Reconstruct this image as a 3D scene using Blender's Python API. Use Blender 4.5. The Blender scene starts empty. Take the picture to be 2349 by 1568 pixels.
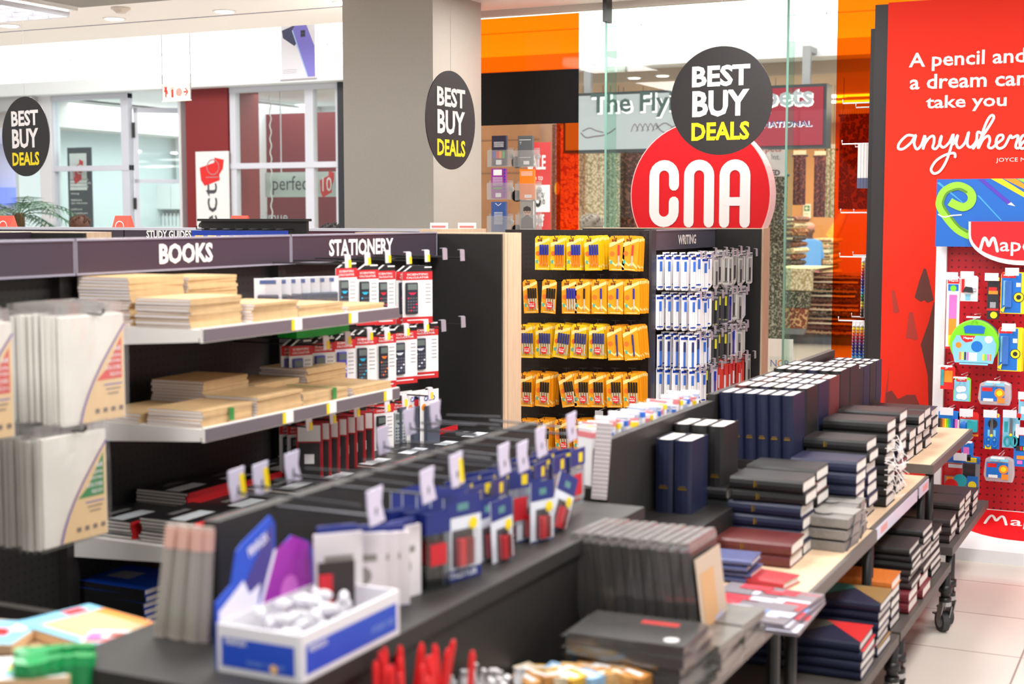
import bpy, bmesh, math, random
from mathutils import Matrix, Vector, Euler
random.seed(7)
R = math.radians
C = bpy.context.scene.collection
# ---------------------------------------------------------------- camera, world, lights, exposure
EYE, YAW, PITCH, FPX = 1.5, R(25.8), R(5.03), 3263.0
cam_d = bpy.data.cameras.new('camera')
cam = bpy.data.objects.new('camera', cam_d)
C.objects.link(cam)
cam.location = (0, 0, EYE)
cam.rotation_euler = (R(90) - PITCH, 0, YAW)
cam_d.sensor_width = 36
cam_d.lens = FPX / 2349 * 36
cam_d.clip_start = .05
cam_d.dof.use_dof = True
cam_d.dof.focus_distance = 7.2
cam_d.dof.aperture_fstop = 3.2
sc = bpy.context.scene
sc.camera = cam
sc.view_settings.view_transform = 'Standard'
sc.view_settings.look = 'None'
sc.view_settings.gamma = 1
sc.view_settings.use_curve_mapping = False
sc.view_settings.exposure = 0.5
wd = bpy.data.worlds.new('world')
sc.world = wd
wd.use_nodes = True
wd.node_tree.nodes['Background'].inputs[0].default_value = (1, .985, .97, 1)
wd.node_tree.nodes['Background'].inputs[1].default_value = .5


def area(name, loc, sx, sy, e, col=(1, .98, .955), rot=(0, 0, 0)):
    l = bpy.data.lights.new(name, 'AREA')
    l.shape = 'RECTANGLE'
    l.size, l.size_y, l.energy, l.color = sx, sy, e, col
    o = bpy.data.objects.new(name, l)
    C.objects.link(o)
    o.location, o.rotation_euler = loc, rot
    return o


# shop ceiling panels (light from their diffusers), mall concourse and the two shops across it
for px_, py_ in ((-4.6, 3.0), (-4.6, 5.2), (-2.2, 1.2), (-2.0, 3.2), (-1.8, 5.4), (-.2, 1.6), (0, 3.6), (.1, 5.4), (-6.8, 4.6)):
    area('ceiling_panel_light', (px_, py_, 2.765), .6, 1.2, 22 if px_ < -4 else 36)
area('column_fill_light', (-2.9, 7.55, 2.78), .7, .5, 9)  # no panel here: added light to brighten the column's right face
for x_ in (-12.0, -8.0, -4.0, -1.0):
    area('mall_light', (x_, 11.6, 4.4), 2.4, 3, 105)
area('salon_light', (-10.5, 16.9, 3.1), 3, 2.8, 75, (.92, 1, .98))
area('salon_light', (-13.3, 16.9, 3.1), 2.4, 2.8, 75, (.92, 1, .98))
area('carpet_shop_light', (-4.6, 19, 2.95), 4.5, 6, 330, (1, .85, .65))
area('corner_shop_light', (-16.8, 16.8, 2.7), 2, 3, 110, (.85, .9, 1))


def P(px, py, X=None, Y=None, Z=None):
    """photo pixel -> point where that line of sight meets the plane X, Y or Z"""
    u, w = (px - 1174.5) / FPX, (784 - py) / FPX
    h = math.cos(PITCH) + w * math.sin(PITCH)
    d = Vector((u * math.cos(YAW) - h * math.sin(YAW), u * math.sin(YAW) + h * math.cos(YAW), -math.sin(PITCH) + w * math.cos(PITCH)))
    t = X / d.x if X is not None else Y / d.y if Y is not None else (Z - EYE) / d.z
    return Vector((0, 0, EYE)) + d * t


# ---------------------------------------------------------------- materials
def lin(c):
    return tuple((v / 255 / 12.92 if v <= 10 else ((v / 255 + .055) / 1.055) ** 2.4) for v in c) + (1,)


_m = {}


def M(name, rgb=(128, 128, 128), rough=.5, metal=0, noise=0, nscale=30, spec=.5, emit=0, stretch=None, alpha=1, coat=0):
    if name in _m:
        return _m[name]
    m = bpy.data.materials.new(name)
    m.use_nodes = True
    nt = m.node_tree
    b = nt.nodes['Principled BSDF']
    col = lin(rgb)
    b.inputs['Base Color'].default_value = col
    b.inputs['Roughness'].default_value = rough
    b.inputs['Metallic'].default_value = metal
    b.inputs['Specular IOR Level'].default_value = spec
    b.inputs['Coat Weight'].default_value = coat
    b.inputs['Alpha'].default_value = alpha
    if emit:
        b.inputs['Emission Color'].default_value = col
        b.inputs['Emission Strength'].default_value = emit
    if noise:
        tc = nt.nodes.new('ShaderNodeTexCoord')
        mp = nt.nodes.new('ShaderNodeMapping')
        nz = nt.nodes.new('ShaderNodeTexNoise')
        rp = nt.nodes.new('ShaderNodeValToRGB')
        mp.inputs['Scale'].default_value = stretch or (1, 1, 1)
        nz.inputs['Scale'].default_value = nscale
        nz.inputs['Detail'].default_value = 4
        rp.color_ramp.elements[0].position = .3
        rp.color_ramp.elements[1].position = .7
        rp.color_ramp.elements[0].color = tuple(v * (1 - noise) for v in col[:3]) + (1,)
        rp.color_ramp.elements[1].color = tuple(min(1, v * (1 + noise)) for v in col[:3]) + (1,)
        nt.links.new(tc.outputs['Object'], mp.inputs[0])
        nt.links.new(mp.outputs[0], nz.inputs['Vector'])
        nt.links.new(nz.outputs['Fac'], rp.inputs[0])
        nt.links.new(rp.outputs[0], b.inputs['Base Color'])
    _m[name] = m
    return m


def clear(name, col, refl=.05, rough=.02, haze=0, hazecol=(230, 230, 230)):
    """thin see-through sheet: tinted transmission, a little mirror, optional milky haze"""
    if name in _m:
        return _m[name]
    m = bpy.data.materials.new(name)
    m.use_nodes = True
    nt = m.node_tree
    nt.nodes.remove(nt.nodes['Principled BSDF'])
    out = nt.nodes['Material Output']
    tr = nt.nodes.new('ShaderNodeBsdfTransparent')
    tr.inputs[0].default_value = col + (1,)
    gl = nt.nodes.new('ShaderNodeBsdfGlossy')
    gl.inputs['Roughness'].default_value = rough
    mx = nt.nodes.new('ShaderNodeMixShader')
    mx.inputs[0].default_value = refl
    last = tr
    if haze:
        df = nt.nodes.new('ShaderNodeBsdfDiffuse')
        df.inputs[0].default_value = lin(hazecol)
        m2 = nt.nodes.new('ShaderNodeMixShader')
        m2.inputs[0].default_value = haze
        nt.links.new(tr.outputs[0], m2.inputs[1])
        nt.links.new(df.outputs[0], m2.inputs[2])
        last = m2
    nt.links.new(last.outputs[0], mx.inputs[1])
    nt.links.new(gl.outputs[0], mx.inputs[2])
    nt.links.new(mx.outputs[0], out.inputs[0])
    _m[name] = m
    return m


def pegmat(name, rgb, hole, axis, pitch=.025, rough=.5, rad=.16):
    """pegboard: round holes on a grid in the panel's own plane"""
    m = M(name, rgb, rough)
    nt = m.node_tree
    b = nt.nodes['Principled BSDF']
    tc = nt.nodes.new('ShaderNodeTexCoord')
    sp = nt.nodes.new('ShaderNodeSeparateXYZ')
    nt.links.new(tc.outputs['Object'], sp.inputs[0])
    sq = []
    for a in [k for k in 'XYZ' if k != axis]:
        d = nt.nodes.new('ShaderNodeMath'); d.operation = 'DIVIDE'; d.inputs[1].default_value = pitch
        f = nt.nodes.new('ShaderNodeMath'); f.operation = 'FRACT'
        s = nt.nodes.new('ShaderNodeMath'); s.operation = 'SUBTRACT'; s.inputs[1].default_value = .5
        p = nt.nodes.new('ShaderNodeMath'); p.operation = 'POWER'; p.inputs[1].default_value = 2
        nt.links.new(sp.outputs[a], d.inputs[0]); nt.links.new(d.outputs[0], f.inputs[0])
        nt.links.new(f.outputs[0], s.inputs[0]); nt.links.new(s.outputs[0], p.inputs[0])
        sq.append(p)
    ad = nt.nodes.new('ShaderNodeMath'); ad.operation = 'ADD'
    nt.links.new(sq[0].outputs[0], ad.inputs[0]); nt.links.new(sq[1].outputs[0], ad.inputs[1])
    lt = nt.nodes.new('ShaderNodeMath'); lt.operation = 'LESS_THAN'; lt.inputs[1].default_value = rad * rad
    nt.links.new(ad.outputs[0], lt.inputs[0])
    mx = nt.nodes.new('ShaderNodeMix'); mx.data_type = 'RGBA'
    mx.inputs['A'].default_value = lin(rgb); mx.inputs['B'].default_value = lin(hole)
    nt.links.new(lt.outputs[0], mx.inputs['Factor'])
    nt.links.new(mx.outputs['Result'], b.inputs['Base Color'])
    return m


def carpetmat(name, a, b_, c_, scale=14):
    m = M(name, a, .95)
    nt = m.node_tree
    b = nt.nodes['Principled BSDF']
    tc = nt.nodes.new('ShaderNodeTexCoord')
    vo = nt.nodes.new('ShaderNodeTexVoronoi'); vo.inputs['Scale'].default_value = scale * 2.2
    rp = nt.nodes.new('ShaderNodeValToRGB')
    rp.color_ramp.interpolation = 'CONSTANT'
    rp.color_ramp.elements[0].color = lin(a)
    rp.color_ramp.elements[1].position = .34; rp.color_ramp.elements[1].color = lin(b_)
    e = rp.color_ramp.elements.new(.6); e.color = lin(c_)
    nt.links.new(tc.outputs['Object'], vo.inputs['Vector'])
    nt.links.new(vo.outputs['Distance'], rp.inputs[0])
    nt.links.new(rp.outputs[0], b.inputs['Base Color'])
    return m


BLACK = M('black_laminate', (33, 30, 29), .5, noise=.12, nscale=60)
DARK = M('dark_metal', (28, 27, 28), .4)
STEEL = M('steel', (170, 172, 175), .3, .9)
WHITE = M('white_paint', (238, 236, 233), .45)
WPAPER = M('white_paper', (240, 238, 238), .7)
PAGES = M('page_edges', (226, 220, 214), .8, noise=.08, nscale=220, stretch=(.1, .1, 4))
WOOD = M('light_oak', (214, 184, 152), .5, noise=.1, nscale=9, stretch=(1, 14, 14))
WOODV = M('light_oak_upright', (218, 190, 160), .5, noise=.1, nscale=9, stretch=(14, 14, 1))
KRAFT = M('kraft_card', (196, 164, 120), .75, noise=.06, nscale=40)
RED = M('red_print', (214, 36, 34), .5)
YEL = M('yellow_print', (250, 218, 20), .5)
TXTW = M('white_lettering', (245, 240, 238), .5)
TXTK = M('black_lettering', (25, 25, 28), .6)
ALU = M('aluminium', (206, 208, 216), .4, .2)
BLUEP = M('blue_print', (18, 60, 170), .5)
NAVYP = M('navy_print', (20, 30, 110), .5)
CLEARP = clear('clear_plastic', (.94, .94, .94), .1, .1)
TAGM = clear('clear_tag', (.9, .9, .95), .14, .15, .35, (225, 222, 235))
GOLD = M('gold_foil', (190, 150, 50), .3, .8)
GREYP = M('grey_print', (150, 150, 155), .6)


# ---------------------------------------------------------------- mesh building
_txt = {}


def text_data(body, bold=0.0):
    k = (body, bold)
    if k in _txt:
        return _txt[k]
    c = bpy.data.curves.new('t', 'FONT')
    c.body = body
    c.offset = bold
    c.resolution_u = 2
    c.fill_mode = 'FRONT'
    o = bpy.data.objects.new('t', c)
    C.objects.link(o)
    dg = bpy.context.evaluated_depsgraph_get()
    me = bpy.data.meshes.new_from_object(o.evaluated_get(dg))
    vs = [v.co.copy() for v in me.vertices]
    fs = [tuple(p.vertices) for p in me.polygons]
    xs = [v.x for v in vs]; ys = [v.y for v in vs]
    x0, x1, y0, y1 = min(xs), max(xs), min(ys), max(ys)
    vs = [((v.x - (x0 + x1) / 2) / (x1 - x0), (v.y - (y0 + y1) / 2) / (y1 - y0)) for v in vs]
    bpy.data.objects.remove(o); bpy.data.curves.remove(c); bpy.data.meshes.remove(me)
    _txt[k] = (vs, fs)
    return _txt[k]


FACE = {'-Y': (Vector((1, 0, 0)), Vector((0, 0, 1))), '+X': (Vector((0, 1, 0)), Vector((0, 0, 1))), '+Z': (Vector((1, 0, 0)), Vector((0, 1, 0))),
        '+Zx': (Vector((0, 1, 0)), Vector((-1, 0, 0))), '+Y': (Vector((-1, 0, 0)), Vector((0, 0, 1))), '-X': (Vector((0, -1, 0)), Vector((0, 0, 1)))}


class MB:
    def __init__(s, T=None):
        s.v, s.f, s.m, s.T = [], [], [], T

    def add(s, vs, fs, m=0):
        b = len(s.v)
        for v in vs:
            v = Vector(v)
            s.v.append(s.T @ v if s.T is not None else v)
        for f in fs:
            s.f.append([b + i for i in f]); s.m.append(m)
        return s

    def box(s, x0, x1, y0, y1, z0, z1, m=0):
        return s.add([(x0, y0, z0), (x1, y0, z0), (x1, y1, z0), (x0, y1, z0), (x0, y0, z1), (x1, y0, z1), (x1, y1, z1), (x0, y1, z1)],
                     [(3, 2, 1, 0), (4, 5, 6, 7), (0, 1, 5, 4), (1, 2, 6, 5), (2, 3, 7, 6), (3, 0, 4, 7)], m)

    def cbox(s, c, d, m=0, rot=None):
        x, y, z = d[0] / 2, d[1] / 2, d[2] / 2
        q = MB((Matrix.Translation(c) @ (rot.to_matrix().to_4x4() if rot else Matrix())))
        q.box(-x, x, -y, y, -z, z)
        return s.add(q.v, q.f, m)

    def prism(s, pts, axis, a, b, m=0, mcap=None):
        mp = {'x': lambda p, d: (d, p[0], p[1]), 'y': lambda p, d: (p[0], d, p[1]), 'z': lambda p, d: (p[0], p[1], d)}[axis]
        n = len(pts)
        s.add([mp(p, a) for p in pts] + [mp(p, b) for p in pts], [(i, (i + 1) % n, n + (i + 1) % n, n + i) for i in range(n)], m)
        k = len(s.v) - 2 * n
        s.f += [list(range(k + n - 1, k - 1, -1)), list(range(k + n, k + 2 * n))]
        s.m += [m if mcap is None else mcap] * 2
        return s

    def cyl(s, p0, p1, r, n=10, m=0, r1=None):
        p0, p1 = Vector(p0), Vector(p1)
        d = (p1 - p0).normalized()
        a = d.orthogonal().normalized(); b = d.cross(a)
        r1 = r if r1 is None else r1
        vs = [p0 + (a * math.cos(t) + b * math.sin(t)) * r for t in [2 * math.pi * i / n for i in range(n)]]
        vs += [p1 + (a * math.cos(t) + b * math.sin(t)) * r1 for t in [2 * math.pi * i / n for i in range(n)]]
        return s.add(vs, [(i, (i + 1) % n, n + (i + 1) % n, n + i) for i in range(n)] + [tuple(range(n - 1, -1, -1)), tuple(range(n, 2 * n))], m)

    def tube(s, pts, r, n=6, m=0):
        pts = [Vector(p) for p in pts]
        vs, fs = [], []
        a = None
        for i, p in enumerate(pts):
            d = (pts[min(i + 1, len(pts) - 1)] - pts[max(i - 1, 0)]).normalized()
            a = d.orthogonal().normalized() if a is None else (a - d * a.dot(d)).normalized()
            b = d.cross(a)
            vs += [p + (a * math.cos(t) + b * math.sin(t)) * r for t in [2 * math.pi * k / n for k in range(n)]]
        for i in range(len(pts) - 1):
            fs += [(i * n + k, i * n + (k + 1) % n, (i + 1) * n + (k + 1) % n, (i + 1) * n + k) for k in range(n)]
        fs += [tuple(range(n - 1, -1, -1)), tuple(range(len(vs) - n, len(vs)))]
        return s.add(vs, fs, m)

    def ball(s, c, r, m=0, nu=12, nv=8):
        r = (r, r, r) if not hasattr(r, '__len__') else r
        vs, fs = [], []
        for j in range(nv + 1):
            th = math.pi * j / nv
            for i in range(nu):
                ph = 2 * math.pi * i / nu
                vs.append((c[0] + r[0] * math.sin(th) * math.cos(ph), c[1] + r[1] * math.sin(th) * math.sin(ph), c[2] + r[2] * math.cos(th)))
        for j in range(nv):
            fs += [(j * nu + i, (j + 1) * nu + i, (j + 1) * nu + (i + 1) % nu, j * nu + (i + 1) % nu) for i in range(nu)]
        return s.add(vs, fs, m)

    def face2(s, pts, c, face, m=0, w=1, h=1):
        """flat printed polygon, pts in the plane of that face"""
        U, V = FACE[face]
        c = Vector(c)
        return s.add([c + U * (p[0] * w) + V * (p[1] * h) for p in pts], [tuple(range(len(pts)))], m)

    def rect(s, c, w, h, face, m=0):
        return s.face2([(-.5, -.5), (.5, -.5), (.5, .5), (-.5, .5)], c, face, m, w, h)

    def disc(s, c, r, face, m=0, n=24, ry=None):
        return s.face2([(math.cos(2 * math.pi * i / n), math.sin(2 * math.pi * i / n)) for i in range(n)], c, face, m, r, ry or r)

    def text(s, body, c, w, h, face, m=0, bold=.0, rot=0):
        U, V = FACE[face]
        if rot:
            U, V = U * math.cos(rot) + V * math.sin(rot), V * math.cos(rot) - U * math.sin(rot)
        vs, fs = text_data(body, bold)
        c = Vector(c)
        return s.add([c + U * (x * w) + V * (y * h) for x, y in vs], fs, m)

    def stroke(s, pts, c, wd, face, m=0, sx=1, sy=1, cap=True):
        """printed brush line of constant width through 2-D points"""
        U, V = FACE[face]
        c = Vector(c)
        pts = [Vector((p[0] * sx, p[1] * sy)) for p in pts]
        L, Rr = [], []
        for i, p in enumerate(pts):
            d = pts[min(i + 1, len(pts) - 1)] - pts[max(i - 1, 0)]
            d.normalize()
            q = Vector((-d.y, d.x)) * wd / 2
            L.append(p + q); Rr.append(p - q)
        allp = L + Rr
        n = len(pts)
        N = U.cross(V)
        s.add([c + U * p.x + V * p.y + N * (2.5e-5 * (i % n)) for i, p in enumerate(allp)], [(i, n + i, n + i + 1, i + 1) for i in range(n - 1)], m)
        if cap:
            for p, dz in ((pts[0], -2.5e-5), (pts[-1], n * 2.5e-5 + 2.5e-5)):
                s.face2([(p.x + wd / 2 * math.cos(t), p.y + wd / 2 * math.sin(t)) for t in [2 * math.pi * k / 10 for k in range(10)]], c + N * dz, face, m)
        return s

    def mesh(s, name, mats, smooth=False, bevel=0, seg=2, recalc=True):
        me = bpy.data.meshes.new(name)
        me.from_pydata([tuple(v) for v in s.v], [], s.f)
        for m in (mats if isinstance(mats, (list, tuple)) else [mats]):
            me.materials.append(m)
        me.polygons.foreach_set('material_index', s.m)
        if recalc or bevel:
            bm = bmesh.new(); bm.from_mesh(me)
            if bevel:
                bmesh.ops.bevel(bm, geom=[e for e in bm.edges if len(e.link_faces) == 2], offset=bevel, segments=seg, affect='EDGES', profile=.6, clamp_overlap=True)
            bmesh.ops.recalc_face_normals(bm, faces=[f for f in bm.faces if any(len(e.link_faces) > 1 for e in f.edges)])
            bm.to_mesh(me); bm.free()
        if smooth:
            me.polygons.foreach_set('use_smooth', [True] * len(me.polygons))
        return me

    def build(s, name, mats, parent=None, smooth=False, bevel=0, seg=2, label=None):
        o = bpy.data.objects.new(name, s.mesh(name, mats, smooth, bevel, seg))
        C.objects.link(o)
        if parent is not None:
            o.parent = parent
        if label:
            o['label'] = label
        return o


def tag(o, label, cat, group=None, kind=None):
    if label: o['label'] = label
    if cat: o['category'] = cat
    if group: o['group'] = group
    if kind: o['kind'] = kind
    return o


def thing(name, label, cat, loc=(0, 0, 0), rot=(0, 0, 0), group=None):
    o = bpy.data.objects.new(name, None)
    C.objects.link(o)
    o.empty_display_size = .05
    o.location, o.rotation_euler = loc, rot
    return tag(o, label, cat, group)


def struct(name, mb, mats, bevel=0):
    return tag(mb.build(name, mats, bevel=bevel), None, None, kind='structure')


_used = set()


def dup(root, loc, rot=(0, 0, 0), label=None, group=None):
    """first use moves the pattern thing itself; later uses copy it with parts and sub-parts"""
    if root.name not in _used:
        _used.add(root.name); r = root
    else:
        r = root.copy(); C.objects.link(r)
        for ch in root.children:
            c = ch.copy(); C.objects.link(c); c.parent = r
            for g in ch.children:
                d = g.copy(); C.objects.link(d); d.parent = c
    r.location, r.rotation_euler = loc, rot
    if label: r['label'] = label
    if group: r['group'] = group
    elif 'group' in r: del r['group']
    return r


def solo(name, mesh, loc, rot, label, cat, group):
    o = bpy.data.objects.new(name, mesh)
    C.objects.link(o)
    o.location, o.rotation_euler = loc, rot
    return tag(o, label, cat, group)


ORD = ['first', 'second', 'third', 'fourth', 'fifth', 'sixth', 'seventh', 'eighth', 'ninth', 'tenth', 'eleventh', 'twelfth', 'thirteenth', 'fourteenth', 'fifteenth', 'sixteenth',
       'seventeenth', 'eighteenth', 'nineteenth', 'twentieth']


def arc(cx, cy, r, a0, a1, n=10, ry=None):
    return [(cx + r * math.cos(R(a0 + (a1 - a0) * i / n)), cy + (ry or r) * math.sin(R(a0 + (a1 - a0) * i / n))) for i in range(n + 1)]


def spline(pts, n=6):
    out = []
    for i in range(len(pts) - 1):
        p0, p1, p2, p3 = pts[max(i - 1, 0)], pts[i], pts[i + 1], pts[min(i + 2, len(pts) - 1)]
        for k in range(n):
            t = k / n
            out.append(tuple(.5 * (2 * p1[j] + (p2[j] - p0[j]) * t + (2 * p0[j] - 5 * p1[j] + 4 * p2[j] - p3[j]) * t * t + (3 * p1[j] - p0[j] - 3 * p2[j] + p3[j]) * t ** 3) for j in range(len(p1))))
    return out + [tuple(pts[-1])]
# ---------------------------------------------------------------- setting: floor, ceiling, shopfront
fm = M('floor_tile', (216, 206, 196), .18)
nt = fm.node_tree; b = nt.nodes['Principled BSDF']
tc = nt.nodes.new('ShaderNodeTexCoord'); mp = nt.nodes.new('ShaderNodeMapping'); br = nt.nodes.new('ShaderNodeTexBrick')
mp.inputs['Location'].default_value = (.75 + .25, -5.03 + .5, 0)
br.offset = 0; br.squash = 1
br.inputs['Scale'].default_value = 1
br.inputs['Brick Width'].default_value = .5; br.inputs['Row Height'].default_value = .5
br.inputs['Mortar Size'].default_value = .0035; br.inputs['Mortar Smooth'].default_value = .1
br.inputs['Color1'].default_value = lin((220, 210, 200)); br.inputs['Color2'].default_value = lin((212, 202, 192)); br.inputs['Mortar'].default_value = lin((150, 135, 122))
nt.links.new(tc.outputs['Object'], mp.inputs[0]); nt.links.new(mp.outputs[0], br.inputs['Vector']); nt.links.new(br.outputs['Color'], b.inputs['Base Color'])
struct('floor', MB().box(-9, 3, -1, 8.25, -.1, 0), fm)
struct('floor_mall', MB().box(-21, 3, 8.25, 24, -.1, 0), M('mall_floor_tile', (196, 192, 182), .2, noise=.05, nscale=3))
ceilm = M('ceiling_paint', (150, 146, 140), .8)
soff = M('soffit_paint', (252, 249, 247), .8)
struct('ceiling', MB().box(-6.35, 3, -1, 6.96, 2.8, 2.9), ceilm)
struct('ceiling_soffit', MB().box(-9.5, 3, 6.96, 8.25, 2.8, 4.6).box(-9.5, 3, 7.62, 7.635, 2.797, 2.8, 1), [soff, M('soffit_joint', (150, 148, 165), .7)])
struct('ceiling_mall', MB().box(-21, 3, 8.25, 20, 4.6, 4.7), soff)
COVE = M('lit_cove_panel', (250, 252, 250), .6, emit=.75)
cove = MB().box(-21, 3, 14.95, 15.1, 3.31, 4.6)
cove.box(-21, 3, 14.945, 14.95, 3.60, 3.61, 1)
for x in [-20 + 2.05 * k for k in range(12)]:
    cove.box(x, x + .012, 14.945, 14.95, 3.31, 4.6, 1)
struct('trim_1', cove, [COVE, M('cove_joint', (205, 215, 215), .6)])
struct('trim_2', MB().box(-21, 3, 14.7, 15.1, 3.14, 3.31), M('fascia_paint', (234, 238, 241), .6))

# light fitting in the shop ceiling at the far left: louvred square panel
lf = thing('ceiling_light', 'white louvred ceiling light panel at the top left corner', 'ceiling light', (-6.75, 6.35, 2.8))
MB().box(-.38, .38, -.6, .6, -.02, 0).build('housing', WHITE, lf)
MB().box(-.34, .34, -.56, .56, -.03, -.02).build('diffuser', M('lamp_diffuser', (255, 252, 248), .5, emit=2.2), lf)
lv = MB()
for k in range(9):
    lv.box(-.34, .34, -.56 + k * .14, -.552 + k * .14, -.06, -.03)
for k in range(5):
    lv.box(-.34 + k * .17, -.332 + k * .17, -.56, .56, -.06, -.03)
lv.build('louvre', M('louvre_metal', (205, 205, 215), .35, .3), lf)
struct('ceiling_edge', MB().box(-9, -6.35, -1, 6.96, 2.8, 2.9), M('ceiling_paint_white', (205, 202, 205), .8))
# recessed downlights in the soffit
DL = M('downlight_glow', (255, 253, 250), .5, emit=7)
dl = thing('downlight', '', 'downlight')
for x_ in (-7.376, -6.498, -5.636, -4.751, -3.4, -2.5, -1.6, -.7):  # lamps right of the column have no fitting, added to brighten the soffit
    area('downlight_and_fill_lamp', (x_, 7.43, 2.78), .1, .1, 22 if x_ < -4 else 7)
MB().cyl((0, 0, -.006), (0, 0, 0), .075, 20).build('bezel', WHITE, dl)
MB().cyl((0, 0, -.009), (0, 0, -.006), .058, 20).build('lamp', DL, dl)
for (px, py), w in zip(((22, 58), (262, 42), (515, 25), (790, 5)), ('nearest the left edge', 'between the leftmost one and the hanging phone poster', 'above the hanging fire equipment sign and phone poster', 'touching the grey column')):
    p = P(px, py, Z=2.8)
    dup(dl, (p.x, p.y, 2.8), label='small recessed white soffit downlight ' + w)
p = P(277, 17, Z=2.8)
sd = thing('smoke_detector', 'round off-white smoke detector on the white soffit', 'smoke detector', (p.x, p.y, 2.8))
MB().cyl((0, 0, -.012), (0, 0, 0), .06, 20).build('base', M('detector_plastic', (220, 208, 196), .5), sd)
MB().cyl((0, 0, -.035), (0, 0, -.012), .03, 20, r1=.055).build('sensor', M('detector_plastic'), sd)

# square grey column
struct('column_grey', MB().box(-4.63, -4.02, 7.27, 7.88, 0, 2.8), M('column_paint', (184, 178, 168), .7, noise=.03, nscale=120))

# glass shopfront with orange and black vinyl bands
G = 8.2
glass = clear('shop_glass', (.965, .985, .975), .035, .0)
win = struct('window_1', MB().box(-4.5, 1.6, G, G + .012, 0, 2.762), glass)
film = clear('orange_film', (1.0, .36, .03), .012, .05)
xa, xb = P(1277, 400, Y=G).x, P(1327.5, 300, Y=G).x
fb = MB().box(-4.5, xb, G - .004, G - .002, 2.41, 2.75).box(xa, xb, G - .004, G - .002, 0, 2.08)
fb.box(P(1915, 400, Y=G).x, 1.0, G - .004, G - .002, 0, 2.76)
fb.build('orange_film', film, win)
MB().box(-4.5, xb, G - .006, G - .002, 2.08, 2.41).build('black_film', M('black_vinyl', (7, 6, 6), .6, spec=.2), win)
struct('trim_3', MB().box(-4.5, 1.6, G - .02, G + .03, 2.762, 2.8), M('head_rail', (214, 208, 200), .5))
fing = clear('glass_fin_edge', (.80, .93, .88), .06, .02)
fin_e = M('glass_edge_green', (120, 165, 150), .15)
for nm, px, dep in (('window_2', 1412, .16), ('window_3', 1818, .13)):
    x = P(px, 300, Y=G).x
    f = struct(nm, MB().box(x - .006, x + .006, G - dep, G - .002, 0, 2.75), fing)
    MB().box(x - .0065, x + .0065, G - dep - .003, G - dep, 0, 2.75).build('polished_edge', fin_e, f)
    if nm == 'window_2':
        MB().box(x - .012, x + .012, G - dep - .03, G - dep + .06, 2.66, 2.8).build('clamp', DARK, f)

# clear book pockets stuck to the glass, paperback in each
pk = thing('book_pocket', '', 'book holder')
MB().box(-.085, .085, -.002, 0, -.02, .10).box(-.085, .085, -.034, -.032, -.02, .085).box(-.085, .085, -.034, 0, -.022, -.02).box(-.085, -.083, -.034, 0, -.02, .085).box(.083, .085, -.034, 0, -.02, .085).build('pocket', clear('acrylic', (.97, .97, .97), .08, .05, .12), pk)
MB().cyl((.065, .0, .045), (.065, .02, .045), .018, 14).build('suction_cup', clear('suction_rubber', (.9, .9, .9), .1, .1, .4), pk)
BK = [((38, 36, 58), 'dark navy paperback with a rainbow picture', [((.06, .6), (0, -.28, .7, .16))], 0), ((88, 92, 96), 'grey paperback with a white barcode', [], 0), ((150, 40, 150), 'purple paperback with white title block', [], 0), ((245, 130, 10), 'orange paperback', [], 0),
      ((52, 84, 150), 'blue paperback with a white crest', [], 0), ((150, 148, 145), 'grey paperback with a photo of a man in glasses', [], 0)]
places = [(1147, 382, 0, 'upper left'), (1207, 383, 1, 'upper right'), (1146, 457, 2, 'middle left'), (1211, 459, 3, 'middle right'), (1146, 533, 4, 'bottom left'), (1212, 530, 5, 'bottom right')]
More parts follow.
